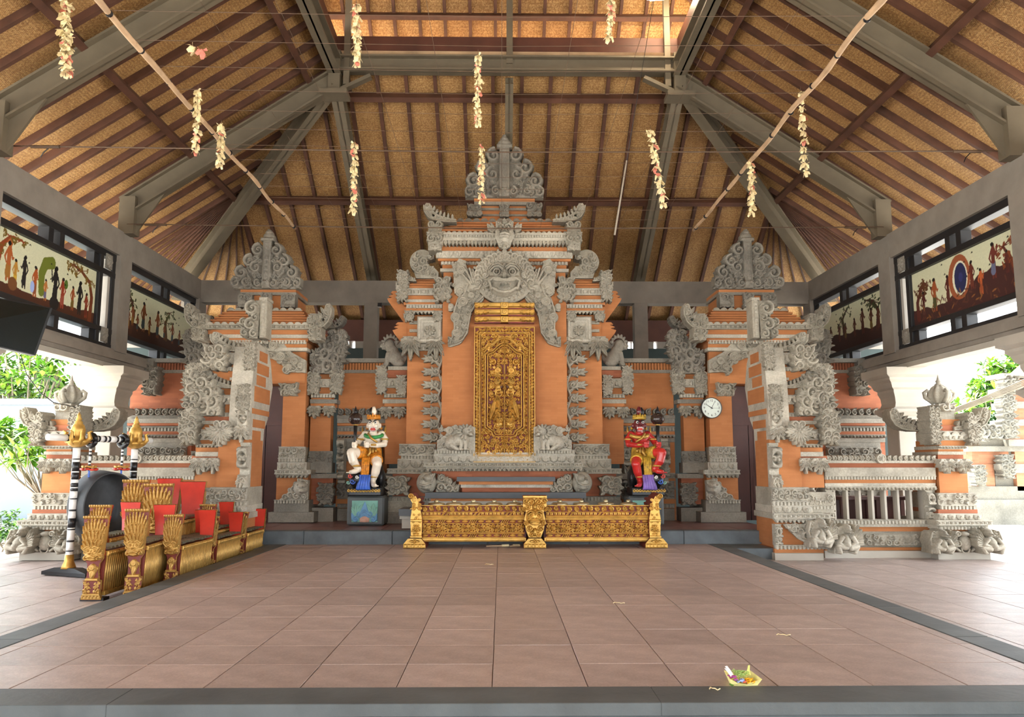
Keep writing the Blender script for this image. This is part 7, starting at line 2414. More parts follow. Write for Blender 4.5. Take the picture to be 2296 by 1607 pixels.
ZB = 1.475
pb = [0, .12, .13, .20, .215, .30, .31, .32, .40, .46, .475, .56, .57, .63, .655, .665, .70, .73, .79, .80, .88, .90, .91, 1]
d = (B - A).normalized()
for P in (A, B):
    striped((P.x, P.y, SIDE_Z + .12), (P.x, P.y, ZB - .12), .042, 'post', st, pb)
    MB().lathe([(.085, 0), (.075, .03), (.055, .08), (.048, .16)], (P.x, P.y, SIDE_Z + .09), 20).build('gold_socket', M['gold'], st, smooth=True)
    f = MB(); nrm = Vector((d.y, -d.x, 0))
    fo = [P + nrm * a + d * b for a, b in ((-.36, -.07), (.36, -.07), (.36, .07), (-.36, .07))]
    fi = [P + nrm * a + d * b for a, b in ((-.16, -.06), (.16, -.06), (.16, .06), (-.16, .06))]
    f.add([(v.x, v.y, SIDE_Z + .01) for v in fo] + [(v.x, v.y, SIDE_Z + .05) for v in fo] + [(v.x, v.y, SIDE_Z + .10) for v in fi],
          [(0, 1, 5, 4), (1, 2, 6, 5), (2, 3, 7, 6), (3, 0, 4, 7), (4, 5, 9, 8), (5, 6, 10, 9), (6, 7, 11, 10), (7, 4, 8, 11), (8, 9, 10, 11), (3, 2, 1, 0)])
    f.build('base_foot', M['black'], st)
    MB().lathe([(.045, -.13), (.10, -.10), (.135, -.07), (.13, -.045), (.09, -.03), (.075, .02), (.085, .07), (.07, .13), (.045, .16), (.05, .175), (.03, .19), (.038, .21), (.022, .235), (.026, .25), (.01, .28), (0, .30)], (P.x, P.y, ZB + .02), 24).build('crown', M['gold'], st, smooth=True)
    lf = MB()
    for i in range(8):
        a = i * PI / 4; u = Vector((math.cos(a), math.sin(a), 0)); c = Vector((P.x, P.y, ZB))
        lf.tube([c + u * .09 + Vector((0, 0, -.06)), c + u * .15 + Vector((0, 0, 0)), c + u * .13 + Vector((0, 0, .07)), c + u * .165 + Vector((0, 0, .085))], [.03, .026, .018, .008], 7)
    lf.build('crown_leaves', M['gold'], st, smooth=True, kind='stuff')
bars = [0, .16, .19, .205, .22, .235, .25, .36, .40, .44, .46, .50, .52, .54, .56, .62, .64, .66, .70, .80, .82, .84, .86, 1]
striped(A - d * .40 + Vector((0, 0, ZB)), B + d * .26 + Vector((0, 0, ZB)), .04, 'cross_bar', st, bars)
gc = (A + B) / 2 + Vector((0, 0, .655)); ax = Vector((d.y, -d.x, 0))
gong = thing('hanging_gong', 'large dark bronze gong with deep rim hanging from the striped stand', 'gong', gc)
prof = [(0, -.16), (.10, -.165), (.11, -.15), (.33, -.14), (.42, -.12), (.435, -.09), (.41, .13), (.40, .15), (.385, .13), (.40, -.08), (.30, -.11), (0, -.12)]
mb = MB(); v = []; N = 48
for r, h in prof:
    for i in range(N):
        a = 2 * PI * i / N
        v.append(gc + ax * h + d * (r * math.cos(a)) + Vector((0, 0, r * math.sin(a))))
mb.add(v, [(i * N + q, i * N + (q + 1) % N, (i + 1) * N + (q + 1) % N, (i + 1) * N + q) for i in range(len(prof) - 1) for q in range(N)])
mb.build('bowl', M['bronze'], gong, smooth=True)
for e in (-.24, .24):
    top = gc + d * e + Vector((0, 0, ZB - gc.z)); bot = gc + d * e + Vector((0, 0, .37))
    hp = thing('gong_rope', 'striped black and white rope holding the gong, ' + ('near' if e < 0 else 'far') + ' side, with a red and yellow rosette', 'rope', top)
    mb = MB()
    ring = [top + ax * (.075 * math.cos(a)) + Vector((0, 0, .07 * math.sin(a) - .02)) for a in np.linspace(0, 2 * PI, 13)]
    mb.tube(ring, .03, 8); mb.build('black_loop', M['black'], hp, smooth=True)
    striped(top - Vector((0, 0, .09)), bot + Vector((0, 0, .06)), .016, 'rope_length', hp, [0, .06, .12, .2, .26, .34, .42, .6, .68, .74, .8, .9, 1], 8)
    MB().tube([bot + Vector((0, 0, .06)), bot - Vector((0, 0, .02))], .012, 8).build('blue_cord', M['sash_blue'], hp)
    c = bot + Vector((0, 0, .09))
    for m, r, dz in (('red', .075, -.02), ('gold', .06, .012)):
        mb = MB()
        for i in range(9):
            a = 2 * PI * i / 9
            mb.ball(c + Vector((r * math.cos(a), r * math.sin(a), dz + .008 * (i % 2))), (.034, .034, .014), 8, 5)
        mb.build('rosette_' + ('red' if m == 'red' else 'yellow'), M[m], hp, smooth=True)

# ------------------------------------------------------------------ poles, cables and garlands under the roof
def hang_plane(px, py, Z):
    x, y = ground(px, py, Z); return Vector((x, y, Z))


HZ = 5.08
pL = at(662, 493, 13.2)[0]; pR = at(1557, 490, 13.2)[0]
for x, nm, s in ((pL, 'weathered bamboo pole hung level under the left half of the roof', -1), (pR, 'weathered bamboo pole hung level under the right half of the roof', 1)):
    t = thing('bamboo_pole', nm, 'pole', (x, 9, HZ))
    pts = []; rr = []
    for i in range(41):
        y = 4.2 + 9.05 * i / 40
        pts.append((x + .012 * math.sin(i * .9), y, HZ + .01 * math.sin(i * .7))); rr.append(.030 - .008 * i / 40 + (.004 if i % 5 == 0 else 0))
    MB().tube(pts, rr, 8).build('culm', M['bamboo'], t, smooth=True)
    for i in range(14):
        y = 4.8 + i * .64
        MB().lathe([(.031, -.012), (.034, 0), (.031, .012)], (x, y, HZ), 10, 'y').build('tie', M['black'], t)
for i, (y, za) in enumerate(((9.95, HZ + .06), (13.28, HZ + .05))):
    t = thing('steel_cable', 'rusty steel cable stretched across the hall between the ' + ('nearer' if i == 0 else 'farther') + ' roof posts', 'cable', (0.1, y, za))
    MB().tube([(-6.28, y, za + .03), (-3, y, za), (0, y, za - .02), (3, y, za), (6.48, y, za + .03)], .009, 6).build('wire', M['iron'], t)
    for s in (-1, 1):
        x = .1 + s * 5.9
        MB().tube([(x - .18, y, za + .02), (x + .18, y, za + .02)], .022, 8).build('turnbuckle', M['iron'], t)
        MB().tube([(x + .05, y, za + .01), (x - .02, y, za - .06), (x - .05, y, za - .12)], .007, 6).build('loose_end', M['black'], t)
# thin strings tied from pole to pole, and a few along the hall
strings = thing('string_grid', 'thin strings stretched between the two bamboo poles under the roof', 'strings', (0, 9, HZ))
for i in range(17):
    y = 5.2 + i * .5
    MB().tube([(pL, y, HZ + .02), (0, y, HZ - .02), (pR, y, HZ + .02)], .0028, 4).build('string', M['iron'], strings)
for i in range(9):
    x = -2.6 + i * .65
    MB().tube([(x, 5, HZ + .03), (x, 13.25, HZ + .03)], .0022, 4).build('string', M['iron'], strings)
p0 = Vector((at(1378, 527, 11.0)[0], 11.0, at(1378, 527, 11.0)[1])); p1 = Vector((at(1405, 360, 11.0)[0], 11.0, at(1405, 360, 11.0)[1])); p2 = Vector((at(1466, 0, 10.2)[0], 10.2, at(1466, 0, 10.2)[1]))
t = thing('hanging_rod', 'thin grey rod hanging slanted from the roof right of the central crown', 'rod', p0)
MB().tube([p0, p1], [.014, .012], 6).build('rod', plain('grey_rod', srgb(150, 138, 122), .6, .1, 6), t)
MB().tube([p1, p2], .004, 5).build('cord', M['black'], t)

# one dried palm flower: four folded petals under a knot
def palm_flower(seed):
    r = random.Random(seed); mb = MB()
    n = r.choice((4, 4, 5))
    for i in range(n):
        a = 2 * PI * i / n + r.uniform(-.25, .25)
        u = Vector((math.cos(a), math.sin(a), 0)); w = Vector((-math.sin(a), math.cos(a), 0))
        o = r.uniform(.034, .05); dz = r.uniform(-.055, -.03)
        mb.cur = 1 if r.random() < .08 else 0
        a0, a1 = u * .006 + Vector((0, 0, .012)), u * o * .6 + Vector((0, 0, dz * .35 + .008))
        tip = u * o + Vector((0, 0, dz))
        mb.add([a0 - w * .004, a0 + w * .004, a1 + w * .027, tip + w * .016, tip - w * .012 + u * .006, a1 - w * .025, a1 + u * .010 + Vector((0, 0, -.012))],
               [(0, 1, 6), (1, 2, 6), (2, 3, 6), (3, 4, 6), (4, 5, 6), (5, 0, 6)])
    for i in range(2):
        a = r.uniform(0, 6.28); u = Vector((math.cos(a), math.sin(a), 0)); w = Vector((-math.sin(a), math.cos(a), 0))
        mb.add([u * .008 + w * .008, u * .008 - w * .008, u * .045 + Vector((0, 0, .012)) - w * .01, u * .04 + Vector((0, 0, .022)) + w * .012], [(0, 1, 2, 3)])
    mb.lathe([(.004, .018), (.007, .01), (.004, -.006)], (0, 0, 0), 6)
    me = bpy.data.meshes.new('palm_flower')
    me.from_pydata([tuple(v) for v in mb.v], [], mb.f)
    me.materials.append(M['palm']); me.materials.append(M['palm_pink'])
    me.polygons.foreach_set('material_index', mb.m)
    return me


PF = [palm_flower(i) for i in range(7)]
GAR = [
    (150, 8, 147, 172, 13, 1.35, 'thick garland of dried palm flowers at the upper left edge'), (444, 200, 440, 348, 10, 1.1, 'garland of dried palm flowers hanging across the left bamboo pole'),
    (496, 278, 493, 376, 9, 1.1, 'short garland of dried palm flowers touching the left bamboo pole lower down'), (799, 8, 800, 150, 11, 1.15, 'garland of dried palm flowers before the upper left roof post'),
    (1072, 122, 1070, 281, 12, 1.05, 'long garland of dried palm flowers high above the central crown'), (1371, 0, 1368, 90, 8, 1.15, 'garland of dried palm flowers cut by the top edge of the photo'),
    (795, 318, 793, 478, 12, 1.0, 'thin garland of dried palm flowers by the left back girder'), (1080, 326, 1079, 458, 10, .95, 'garland of dried palm flowers hanging in front of the central crown'),
    (1459, 290, 1488, 468, 11, 1.15, 'slanting garland of dried palm flowers by the right back girder'), (1795, 202, 1807, 398, 11, 1.1, 'long garland of dried palm flowers right of the right bamboo pole'),
    (1684, 364, 1686, 484, 10, 1.0, 'garland of dried palm flowers behind the end of the right bamboo pole')]
rg = random.Random(11)
for gi, (xa, ya, xb, yb, n, sc_, lab) in enumerate(GAR):
    top = hang_plane(xa, min(ya, 480), HZ - .02) if ya < 470 else None
    Y = top.y
    if gi in (6, 7, 10): Y = min(Y, 12.9)
    if gi == 9: Y = 9.6
    a = Vector((at(xa, ya, Y)[0], Y, at(xa, ya, Y)[1])); b = Vector((at(xb, yb, Y)[0], Y, at(xb, yb, Y)[1]))
    t = thing('palm_garland', lab, 'garland', a, 'dried palm garlands')
    kk = kpx(xa, (ya + yb) / 2, Y)[0] / .0055
    MB().tube([Vector((a.x, a.y, max(a.z + .05, HZ))), a, b], .0025, 4).build('thread', M['iron'], t)
    for i in range(n):
        c = a.lerp(b, (i + .3) / n)
        o = bpy.data.objects.new('palm_flower', PF[rg.randrange(7)])
        s = sc_ * kk * rg.uniform(.9, 1.2)
        o.location = c + Vector((rg.uniform(-.008, .008), 0, 0)); o.rotation_euler = (rg.uniform(-.35, .35), rg.uniform(-.35, .35), rg.uniform(0, 6.28)); o.scale = (s, s, s * (1.1 if gi else .9))
        link(o, t)
        if gi == 0:
            o2 = o.copy(); o2.location = o.location + Vector((rg.uniform(-.03, .03), 0, .02)); o2.rotation_euler = (rg.uniform(-.5, .5), .3, rg.uniform(0, 6)); COL.objects.link(o2)
for px, py, lab in ((434, 108, 'single dried palm flower caught on a string at the upper left'), (452, 114, 'pink-tinted palm flower beside the single one on a string')):
    q = hang_plane(440, 112, HZ); x, z = at(px, py, q.y)
    o = bpy.data.objects.new('palm_flower', PF[2 if px < 440 else 4].copy()); o.location = (x, q.y, z); o.rotation_euler = (.5, 1.0, px); o.scale = (1.2, 1.2, 1.2)
    if px > 440: o.data.materials[0] = M['palm_pink']
    COL.objects.link(o); tag(o, lab, 'flower')

# ------------------------------------------------------------------ wall clock
cx, cz = at(1596.5, 914, 14.02); ck = kpx(1596, 914, 14.02)[0]
clock = thing('wall_clock', 'round white wall clock with black rim on the brick pier by the right door', 'clock', (cx, 14.06, cz))
R = 23.5 * ck
MB().lathe([(R, .06), (R, -.02), (R * .97, -.035), (R * .94, -.03), (R * .93, -.012)], (cx, 14.06, cz), 40, 'y').build('rim', plain('dark_grey_rim', srgb(84, 84, 82), .35, .05, 4, metal=.4), clock, smooth=True)
MB().lathe([(R * .94, 0), (R * .94, -.013), (0, -.013)], (cx, 14.06, cz), 40, 'y').build('dial', plain('clock_dial', srgb(226, 234, 222), .5, .01, 2), clock)
dial = clock.children[-1] if clock.children[-1].name.startswith('dial') else [c for c in clock.children if c.name.startswith('dial')][0]
for h in range(1, 13):
    a = PI / 2 - h * PI / 6
    cu = bpy.data.curves.new('numeral', 'FONT'); cu.body = str(h); cu.size = R * .30; cu.align_x = 'CENTER'; cu.align_y = 'CENTER'; cu.extrude = .001
    cu.materials.append(M['black'])
    o = bpy.data.objects.new('numeral', cu)
    me = bpy.data.meshes.new_from_object(o); bpy.data.objects.remove(o); bpy.data.curves.remove(cu)
    o = bpy.data.objects.new('numeral', me); o.location = (cx + R * .70 * math.cos(a), 14.045, cz + R * .70 * math.sin(a)); o.rotation_euler = (PI / 2, 0, 0)
    link(o, dial)
for nm, a, L, w in (('hour_hand', math.radians(148), .58, .035), ('minute_hand', math.radians(62), .74, .022), ('second_hand', math.radians(-2), .66, .01)):
    u = Vector((math.cos(a), 0, math.sin(a))); v = Vector((-math.sin(a), 0, math.cos(a))); c = Vector((cx, 14.042 - .002 * (nm[0] == 's'), cz))
    MB().add([c - u * R * .14 + v * R * w, c - u * R * .14 - v * R * w, c + u * R * L - v * R * w * .6, c + u * R * L + v * R * w * .6], [(0, 1, 2, 3)]).build(nm, M['black'], clock)
MB().lathe([(R * .05, -.004), (0, -.006)], (cx, 14.042, cz), 10, 'y').build('pivot', M['black'], clock)

# ------------------------------------------------------------------ offering on the stage edge
ox, oy = ground(1660, 1531)
off = thing('offering_tray', 'small palm-leaf offering tray of flowers on the stage edge', 'offering', (ox, oy, 0))
leafm = plain('pale_yellow_leaf', srgb(240, 230, 150), .6, .1, 20); k = .00228
T = lambda px, py, d=0.0: Vector((ox + (px - 1660) * k, oy + d, max(.002, (1534 - py) * k)))
mb = MB()
fr = [T(1632, 1524, -.05), T(1643, 1532, -.06), T(1664, 1534, -.065), T(1694, 1531, -.05)]
bk_ = [T(1640, 1522, .07), T(1650, 1530, .08), T(1668, 1530, .085), T(1690, 1528, .07)]
mb.add([(v.x, v.y, .003) for v in fr + bk_], [(0, 1, 5, 4), (1, 2, 6, 5), (2, 3, 7, 6)])
rimf = [T(1629, 1518, -.07), T(1643, 1526, -.08), T(1664, 1528, -.085), T(1702, 1518, -.07)]
rimb = [T(1634, 1515, .09), T(1650, 1520, .095), T(1670, 1520, .1), T(1696, 1515, .085)]
for A_, B_ in ((fr, rimf), (bk_, rimb)):
    b0 = [Vector((v.x, v.y, .003)) for v in A_]
    mb.add(b0 + B_, [(0, 1, 5, 4), (1, 2, 6, 5), (2, 3, 7, 6)])
for i in (0, 3):
    mb.add([Vector((fr[i].x, fr[i].y, .003)), Vector((bk_[i].x, bk_[i].y, .003)), rimb[i], rimf[i]], [(0, 1, 2, 3)])
tr = mb.build('leaf_tray', leafm, off)
tr.modifiers.new('thickness', 'SOLIDIFY').thickness = .002
for (pts, m, nm, d) in (([(1634, 1516), (1628, 1507), (1620, 1497), (1624, 1498), (1631, 1508), (1639, 1516)], 'white', 'white_leaf_strip', -.03), ([(1637, 1516), (1630, 1505), (1624, 1495), (1629, 1494), (1636, 1503), (1643, 1514)], 'white', 'white_leaf_strip', -.01),
                        ([(1674, 1516), (1680, 1505), (1682, 1496), (1686, 1496), (1685, 1508), (1688, 1518)], None, 'folded_leaf', .02)):
    o = mesh_obj(nm, [T(a, b, d) for a, b in pts], [tuple(range(len(pts)))], M[m] if m else plain('yellow_green_leaf', srgb(214, 214, 112), .6, .1, 10), off)
    o.modifiers.new('thickness', 'SOLIDIFY').thickness = .004
ro = random.Random(5)
for nm, c, rgb, n, sp in (('purple_petals', (1639, 1517), (170, 70, 140), 7, 6), ('blue_petals', (1652, 1523), (160, 176, 222), 6, 7), ('orange_petals', (1677, 1523), (250, 178, 20), 9, 7), ('red_petals', (1667, 1528), (226, 100, 74), 4, 5)):
    mb = MB()
    for i in range(n):
        p = T(c[0] + ro.uniform(-sp, sp), c[1] + ro.uniform(-3, 3), -.05 + ro.uniform(-.02, .05)); mb.ball(p, (.009, .009, .005), 8, 5)
        mb.ball(p + Vector((.006, -.004, .004)), (.006, .008, .004), 6, 4)
    mb.build(nm, plain(nm.replace('petals', 'petal'), srgb(*rgb), .6, .15, 30), off, smooth=True, kind='stuff')
mb = MB()
for i in range(60):
    p = T(1662 + ro.uniform(-12, 12), 1516 + ro.uniform(-3, 5), ro.uniform(-.03, .06)); q_ = p + Vector((ro.uniform(-.03, .03), ro.uniform(-.02, .02), ro.uniform(.0, .02)))
    mb.tube([p, (p + q_) / 2 + Vector((0, 0, .008)), q_], .0022, 4)
mb.build('shredded_greens', plain('pale_green_shreds', srgb(160, 186, 100), .6, .2, 30), off, kind='stuff')
# a green leaf under the tray and a few scraps on the floor
o = MB().add([T(1626, 1530, -.06), T(1640, 1524, -.03), T(1644, 1529, -.05), T(1632, 1533, -.075)], [(0, 3, 2, 1)]).build('green_leaf', plain('green_leaf', srgb(70, 110, 40), .5, .1, 10), off)
for px, py, lab in ((1603, 1547, 'white scrap of leaf lying on the dark nosing stone'), (1388, 1353, 'curved pale straw on the stage tiles right of centre'), (1097, 1266, 'curled pale straw on the tiles before the gilded rack'), (1757, 1425, 'tiny white scrap on the tiles at the right')):
    x, y = ground(px, py); w = .035 if py > 1500 else .06
    pts = [Vector((x + w * (i / 6 - .5) * 1.6, y + .02 * math.sin(i * 1.1), .006 + .004 * (i % 2))) for i in range(7)]
    o = MB().tube(pts, .0035, 5).build('straw_scrap', M['palm'], None, smooth=True); tag(o, lab, 'scrap')
# small boxes on the columns
for s, px, lab in ((1, 1980, 'small beige junction box on the inner face of the right column'), (-1, 291, 'small beige switch on the inner face of the left column')):
    Yc = 13.2; z = at(px, 937 if s > 0 else 930, Yc)[1]; x = .1 + s * (RX + .17 - .21) + (-s * .03)
    t = thing('junction_box', lab, 'box', (x, Yc, z))
    MB().box(x - .03, x + .03, Yc - .1, Yc + .08, z - .13, z + .09).build('case', plain('beige_plastic', srgb(186, 172, 146), .6, .06, 6), t, bevel=.006)
    MB().box(x - s * .034 - .004, x - s * .034 + .004, Yc - .05, Yc + .04, z - .06, z + .03).build('cover', M['cream'], t)
# cables drooping past the left beam
t = thing('loose_cable', 'black cable drooping from the left beam past the corner pillar', 'cable', (-6.0, 11, 2.7))
pts = [Vector((at(a, b, y)[0], y, at(a, b, y)[1])) for a, b, y in ((46, 795, 10.2), (60, 840, 10.4), (90, 880, 10.8), (120, 902, 11.2), (170, 913, 11.6))]
MB().tube(pts, .006, 6).build('wire', M['black'], t, smooth=True)

# floodlights fixed to the rear piers
for px, py, lab in ((850, 683, 'small dark floodlight on the rear pier left of the central portal'), (1432, 683, 'small dark floodlight on the rear pier right of the central portal')):
    Yc = 16.9; x, z = at(px, py, Yc)
    t = thing('floodlight', lab, 'lamp', (x, Yc, z))
    MB().frustum((x - .05, x + .05, Yc - .06, Yc + .06), (x - .07, x + .07, Yc - .05, Yc + .07), z - .05, z + .07).build('housing', M['black'], t, bevel=.006)
    MB().box(x - .045, x + .045, Yc - .055, Yc + .05, z - .058, z - .05).build('lens', M['white'], t)
    s = 1 if px < 1000 else -1
    MB().tube([(x, Yc, z + .05), (x - s * .14, Yc - .05, z + .05)], .014, 6).build('bracket', M['black'], t)

# tube lamp hung under the upper roof, its end just inside the top edge of the photo
x, z = at(1478, 0, 12.7)
lamp = thing('tube_lamp', 'lit tube lamp under the upper roof at the top edge, right of centre', 'lamp', (x, 12.7, z))
tm = bpy.data.materials.new('lit_tube'); tm.use_nodes = True
pb_ = tm.node_tree.nodes['Principled BSDF']; pb_.inputs['Emission Color'].default_value = (1, .80, .52, 1); pb_.inputs['Emission Strength'].default_value = 110
MB().tube([(x - .15, 12.7, z), (x + .95, 12.7, z + .12)], .018, 10).build('tube', tm, lamp, smooth=True)
MB().beam((x - .2, 12.72, z + .045), (x + 1.0, 12.72, z + .175), .06, .04).build('holder', M['white'], lamp)
MB().tube([(x + .4, 12.72, z + .1), (x + .4, 12.72, 10.35)], .006, 6).build('cord', M['black'], lamp)

# ------------------------------------------------------------------ outside, left: whitewashed wall and trees
lw = struct('wall_left')
MB().box(-19, -6.6, 19.9, 20.2, -.5, 2.62).build('wall_panel', plain('pale_blue_wall', srgb(126, 136, 144), .85, .04, .8), lw)
MB().box(-19, -6.6, 19.84, 20.26, 2.62, 2.76).build('coping', M['render_white'], lw)
MB().box(-16.2, -16.0, 6, 19.9, -.5, 2.62).build('wall_panel', M['render_white'], lw)
MB().box(-16, -7.6, 19.3, 19.9, -.5, -.2).build('wall_foot', plain('blue_grey_kerb', srgb(150, 160, 170), .8, .1, 2), lw)

LEAF = [plain('bright_leaf', srgb(150, 190, 60), .45, .25, 3), plain('mid_leaf', srgb(96, 146, 44), .45, .25, 3), plain('dark_leaf', srgb(44, 84, 34), .5, .25, 3)]
BARK = plain('grey_bark', srgb(140, 126, 108), .85, .2, 6, bump=.3)


def leafy_tree(name, label, cat, base, clusters, L, W, mats, seed, trunk_r=.07, n=14, group=None):
    """trunk and limbs with whorls of long leaves at their ends; clusters = points"""
    r = random.Random(seed)
    t = thing(name, label, cat, base, group)
    base = Vector(base)
    mb = MB()
    fork = base + Vector((r.uniform(-.1, .1), 0, (min(c[2] for c in clusters) - base.z) * .6))
    mb.tube([base, (base + fork) / 2 + Vector((.05, 0, 0)), fork], [trunk_r, trunk_r * .85, trunk_r * .7], 8)
    mb.build('trunk', BARK, t, smooth=True)
    br = MB(); lf = MB()
    for c in clusters:
        c = Vector(c)
        if r.random() < .6:
            m = fork.lerp(c, .5) + Vector((r.uniform(-.15, .15), r.uniform(-.15, .15), -.1))
            br.tube([fork, m, c], [trunk_r * .45, trunk_r * .35, trunk_r * .2], 5)
        for i in range(n):
            a = r.uniform(0, 2 * PI); e = r.uniform(-.5, 1.1)
            u = Vector((math.cos(a) * math.cos(e), math.sin(a) * math.cos(e), math.sin(e))); w = u.cross(Vector((0, 0, 1))).normalized(); up = w.cross(u)
            l = L * r.uniform(.7, 1.15); ww = W * r.uniform(.8, 1.2)
            s0 = c + Vector((r.uniform(-.06, .06),) * 3)
            lf.cur = r.choice((0, 0, 1, 1, 2)) if len(mats) > 1 else 0
            p1 = s0 + u * l * .45; p2 = s0 + u * l - Vector((0, 0, l * .22))
            lf.add([s0, p1 + w * ww + up * .01, p1 - Vector((0, 0, .012)), p1 - w * ww + up * .01, p2], [(0, 2, 1), (0, 3, 2), (1, 2, 4), (2, 3, 4)])
    if br.v: br.build('branches', BARK, t, smooth=True, kind='stuff')
    lf.build('foliage', mats, t, kind='stuff')
    return t


def blob(cx, cy, cz, rx, ry, rz, n, seed):
    r = random.Random(seed); out = []
    while len(out) < n:
        u, v, w = r.uniform(-1, 1), r.uniform(-1, 1), r.uniform(-1, 1)
        q = u * u + v * v + w * w
        if .25 < q < 1: out.append((cx + u * rx, cy + v * ry, cz + w * rz))
    return out


P3 = lambda px, py, Y: (at(px, py, Y)[0], Y, at(px, py, Y)[1])
leafy_tree('frangipani_tree', 'bright leafy frangipani tree over the pale wall at the left', 'tree', (P3(60, 1000, 21)[0], 21, -.5), blob(*P3(85, 835, 21), 2.0, 1.0, .75, 120, 1), .40, .062, LEAF, 1)
leafy_tree('frangipani_tree', 'leafy frangipani tree farther right, behind the left column', 'tree', (P3(170, 1000, 23.5)[0], 23.5, -.5), blob(*P3(165, 850, 23.5), 1.3, 1.0, 1.2, 80, 2), .40, .06, LEAF, 2)
leafy_tree('frangipani_tree', 'young bright green branch of leaves before the white wall at the left edge', 'tree', (P3(98, 1200, 14.5)[0], 14.5, -.5), blob(*P3(42, 990, 14.5), .75, .4, .34, 34, 3), .33, .045, LEAF[:2], 3, .03)
leafy_tree('small_shrub', 'small green shrub at the foot of the white wall, left edge', 'shrub', (P3(5, 1230, 16)[0], 16, -.5), blob(*P3(6, 1180, 16), .3, .3, .3, 26, 4), .14, .03, LEAF[1:], 4, .02)
# wire fence panels leaning behind the pillar
t = thing('wire_fence', 'pale diagonal wire fence behind the left column', 'fence', P3(200, 850, 19.1))
for i in range(9):
    a = P3(120 + i * 12, 810, 19.1); b = P3(180 + i * 10, 880, 19.0)
    MB().tube([a, b], .012, 5).build('fence_wire', M['white'], t)
for i in range(4):
    a = P3(126 + i * 10, 830 + i * 14, 19.05); b = P3(215 + i * 4, 790 + i * 22, 19.05)
    MB().tube([a, b], .010, 5).build('fence_wire', M['white'], t)

# ------------------------------------------------------------------ outside, right: street, shrine wall, tree
M['stone_far'] = m_stone('darkened_far_stone', srgb(128, 124, 112)); M['brick_far'] = m_brick('darkened_far_brick', srgb(170, 116, 84), srgb(156, 104, 74))  # stone and brick set darker to keep the far wall from overexposing
road = struct('road')
MB().box(6.8, 40, 8, 60, -.52, -.46).build('road_surface', plain('pale_asphalt', srgb(214, 212, 208), .9, .06, .5), road)  # road in an even pale grey
kb = struct('trim_5')
for i in range(8):
    MB().box(11.5 + i * 1.1, 12.58 + i * 1.1, 19.6, 19.9, -.5, -.28).build('kerb_stone', M['andesite'] if i % 2 else M['cream'], kb)
sh = thing('shrine_wall', 'weathered brick and stone temple wall with carved gate across the street, right edge', 'wall', (P3(2240, 1100, 21)[0], 21.2, -.5))
SY = 21.0
rows(sh, [
    ('wall_course', 'stone_far', (2168, 2400), 1120, 1180, SY - .2), ('wall_course', 'stone_far', (2172, 2400), 1090, 1120, SY - .1), ('wall_panel', 'brick_far', (2176, 2230), 1040, 1092, SY), ('wall_panel', 'stone_far', (2230, 2280), 1010, 1092, SY + .05),
    ('wall_course', 'stone_far', (2170, 2300), 1000, 1012, SY - .12), ('wall_course', 'stone_far', (2176, 2270), 985, 1000, SY), ('wall_panel', 'brick_far', (2180, 2262), 1012, 1042, SY + .02),
    ('gate_pier', 'brick_far', (2272, 2330), 850, 1100, SY - .1), ('gate_course', 'stone_far', (2262, 2330), 985, 1000, SY - .25), ('gate_course', 'stone_far', (2258, 2330), 940, 954, SY - .25), ('gate_course', 'stone_far', (2262, 2330), 900, 915, SY - .25), ('gate_course', 'stone_far', (2256, 2330), 868, 884, SY - .3), ('gate_course', 'stone_far', (2266, 2330), 1040, 1060, SY - .2), ('gate_course', 'stone_far', (2250, 2330), 836, 846, SY - .3)], 0, SY + .5)
for px, py, w, h, sd in ((2262, 985, 40, 60, 1), (2258, 930, 36, 46, 2), (2264, 880, 40, 40, 3), (2190, 990, 44, 40, 4), (2228, 985, 40, 34, 5), (2258, 1075, 34, 60, 6), (2196, 1090, 30, 50, 7)):
    orn(karang(w, h, 200 + sd, 1.0), 'corner_leaf', sh, px, py, SY - .3, M['stone_far'], .2)
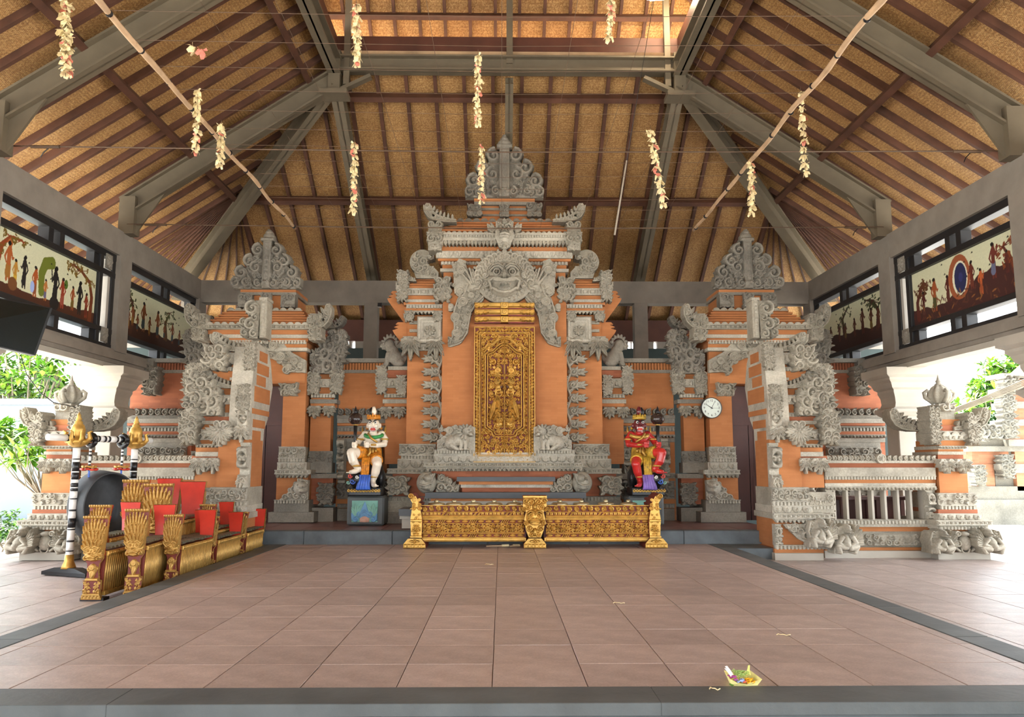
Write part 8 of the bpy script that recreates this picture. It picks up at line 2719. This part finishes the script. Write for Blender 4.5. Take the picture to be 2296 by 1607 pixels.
rf = MB().add([P3(2262, 840, 20.4), P3(2420, 852, 20.4), P3(2420, 800, 21.4), P3(2300, 806, 21.4)], [(0, 1, 2, 3)]); rf.build('eave', M['concrete'], sh)
leafy_tree('street_tree', 'dense bright leafy tree behind the temple wall at the right', 'tree', (P3(2250, 1000, 25)[0], 25, -.5), blob(*P3(2255, 890, 25), 1.15, 1.0, 1.25, 130, 9), .42, .07, LEAF, 9)
leafy_tree('street_tree', 'low pale green tree top between the corner pillar and the street tree', 'tree', (P3(2165, 1000, 27)[0], 27, -.5), blob(*P3(2165, 925, 27), .9, .6, .35, 40, 10), .38, .06, LEAF[:2], 10)
leafy_tree('dark_shrub', 'dark green bushes behind the right pillar', 'shrub', (P3(2225, 1000, 23)[0], 23, -.5), blob(*P3(2225, 965, 23), 1.1, .5, .5, 60, 12), .4, .07, LEAF[2:], 12)  # foliage in the darkest leaf tone only
dk = thing('dark_shed', 'dark grey shed wall under the street tree', 'shed', (P3(2215, 1000, 28)[0], 28.2, -.5))
MB().box(P3(2195, 980, 28)[0], P3(2262, 980, 28)[0], 28, 29, -.5, P3(2220, 962, 28)[2]).build('wall_panel', plain('dark_grey_block', srgb(74, 82, 90), .9, .2, 2), dk)
rr = thing('red_roof', 'bit of red tiled roof seen between the right column and corner pillar', 'roof', P3(2058, 915, 26))
mb = MB()
for i in range(7):
    for j in range(6):
        x0, z0 = P3(2046 + i * 6, 930 - j * 6, 26)[0], P3(2050, 930 - j * 6, 26)[2]
        mb.box(x0, x0 + .085, 26 + j * .12, 26.2 + j * .12, z0, z0 + .07)
mb.build('roof_tile', plain('red_roof_tile', srgb(206, 104, 80), .8, .15, 3), rr, kind='stuff')
pw = thing('overhead_wires', 'bundle of grey overhead wires crossing the street at the right', 'wires', P3(2200, 890, 22))
for i in range(5):
    MB().tube([P3(2100, 930 + i * 2, 19.5), P3(2200, 892 + i * 3, 19), P3(2330, 836 + i * 4, 18)], .014, 5).build('wire', M['steel'], pw)
MB().tube([P3(2100, 788, 19.5), P3(2200, 793, 19), P3(2330, 795, 18)], .012, 5).build('wire', M['steel'], pw)
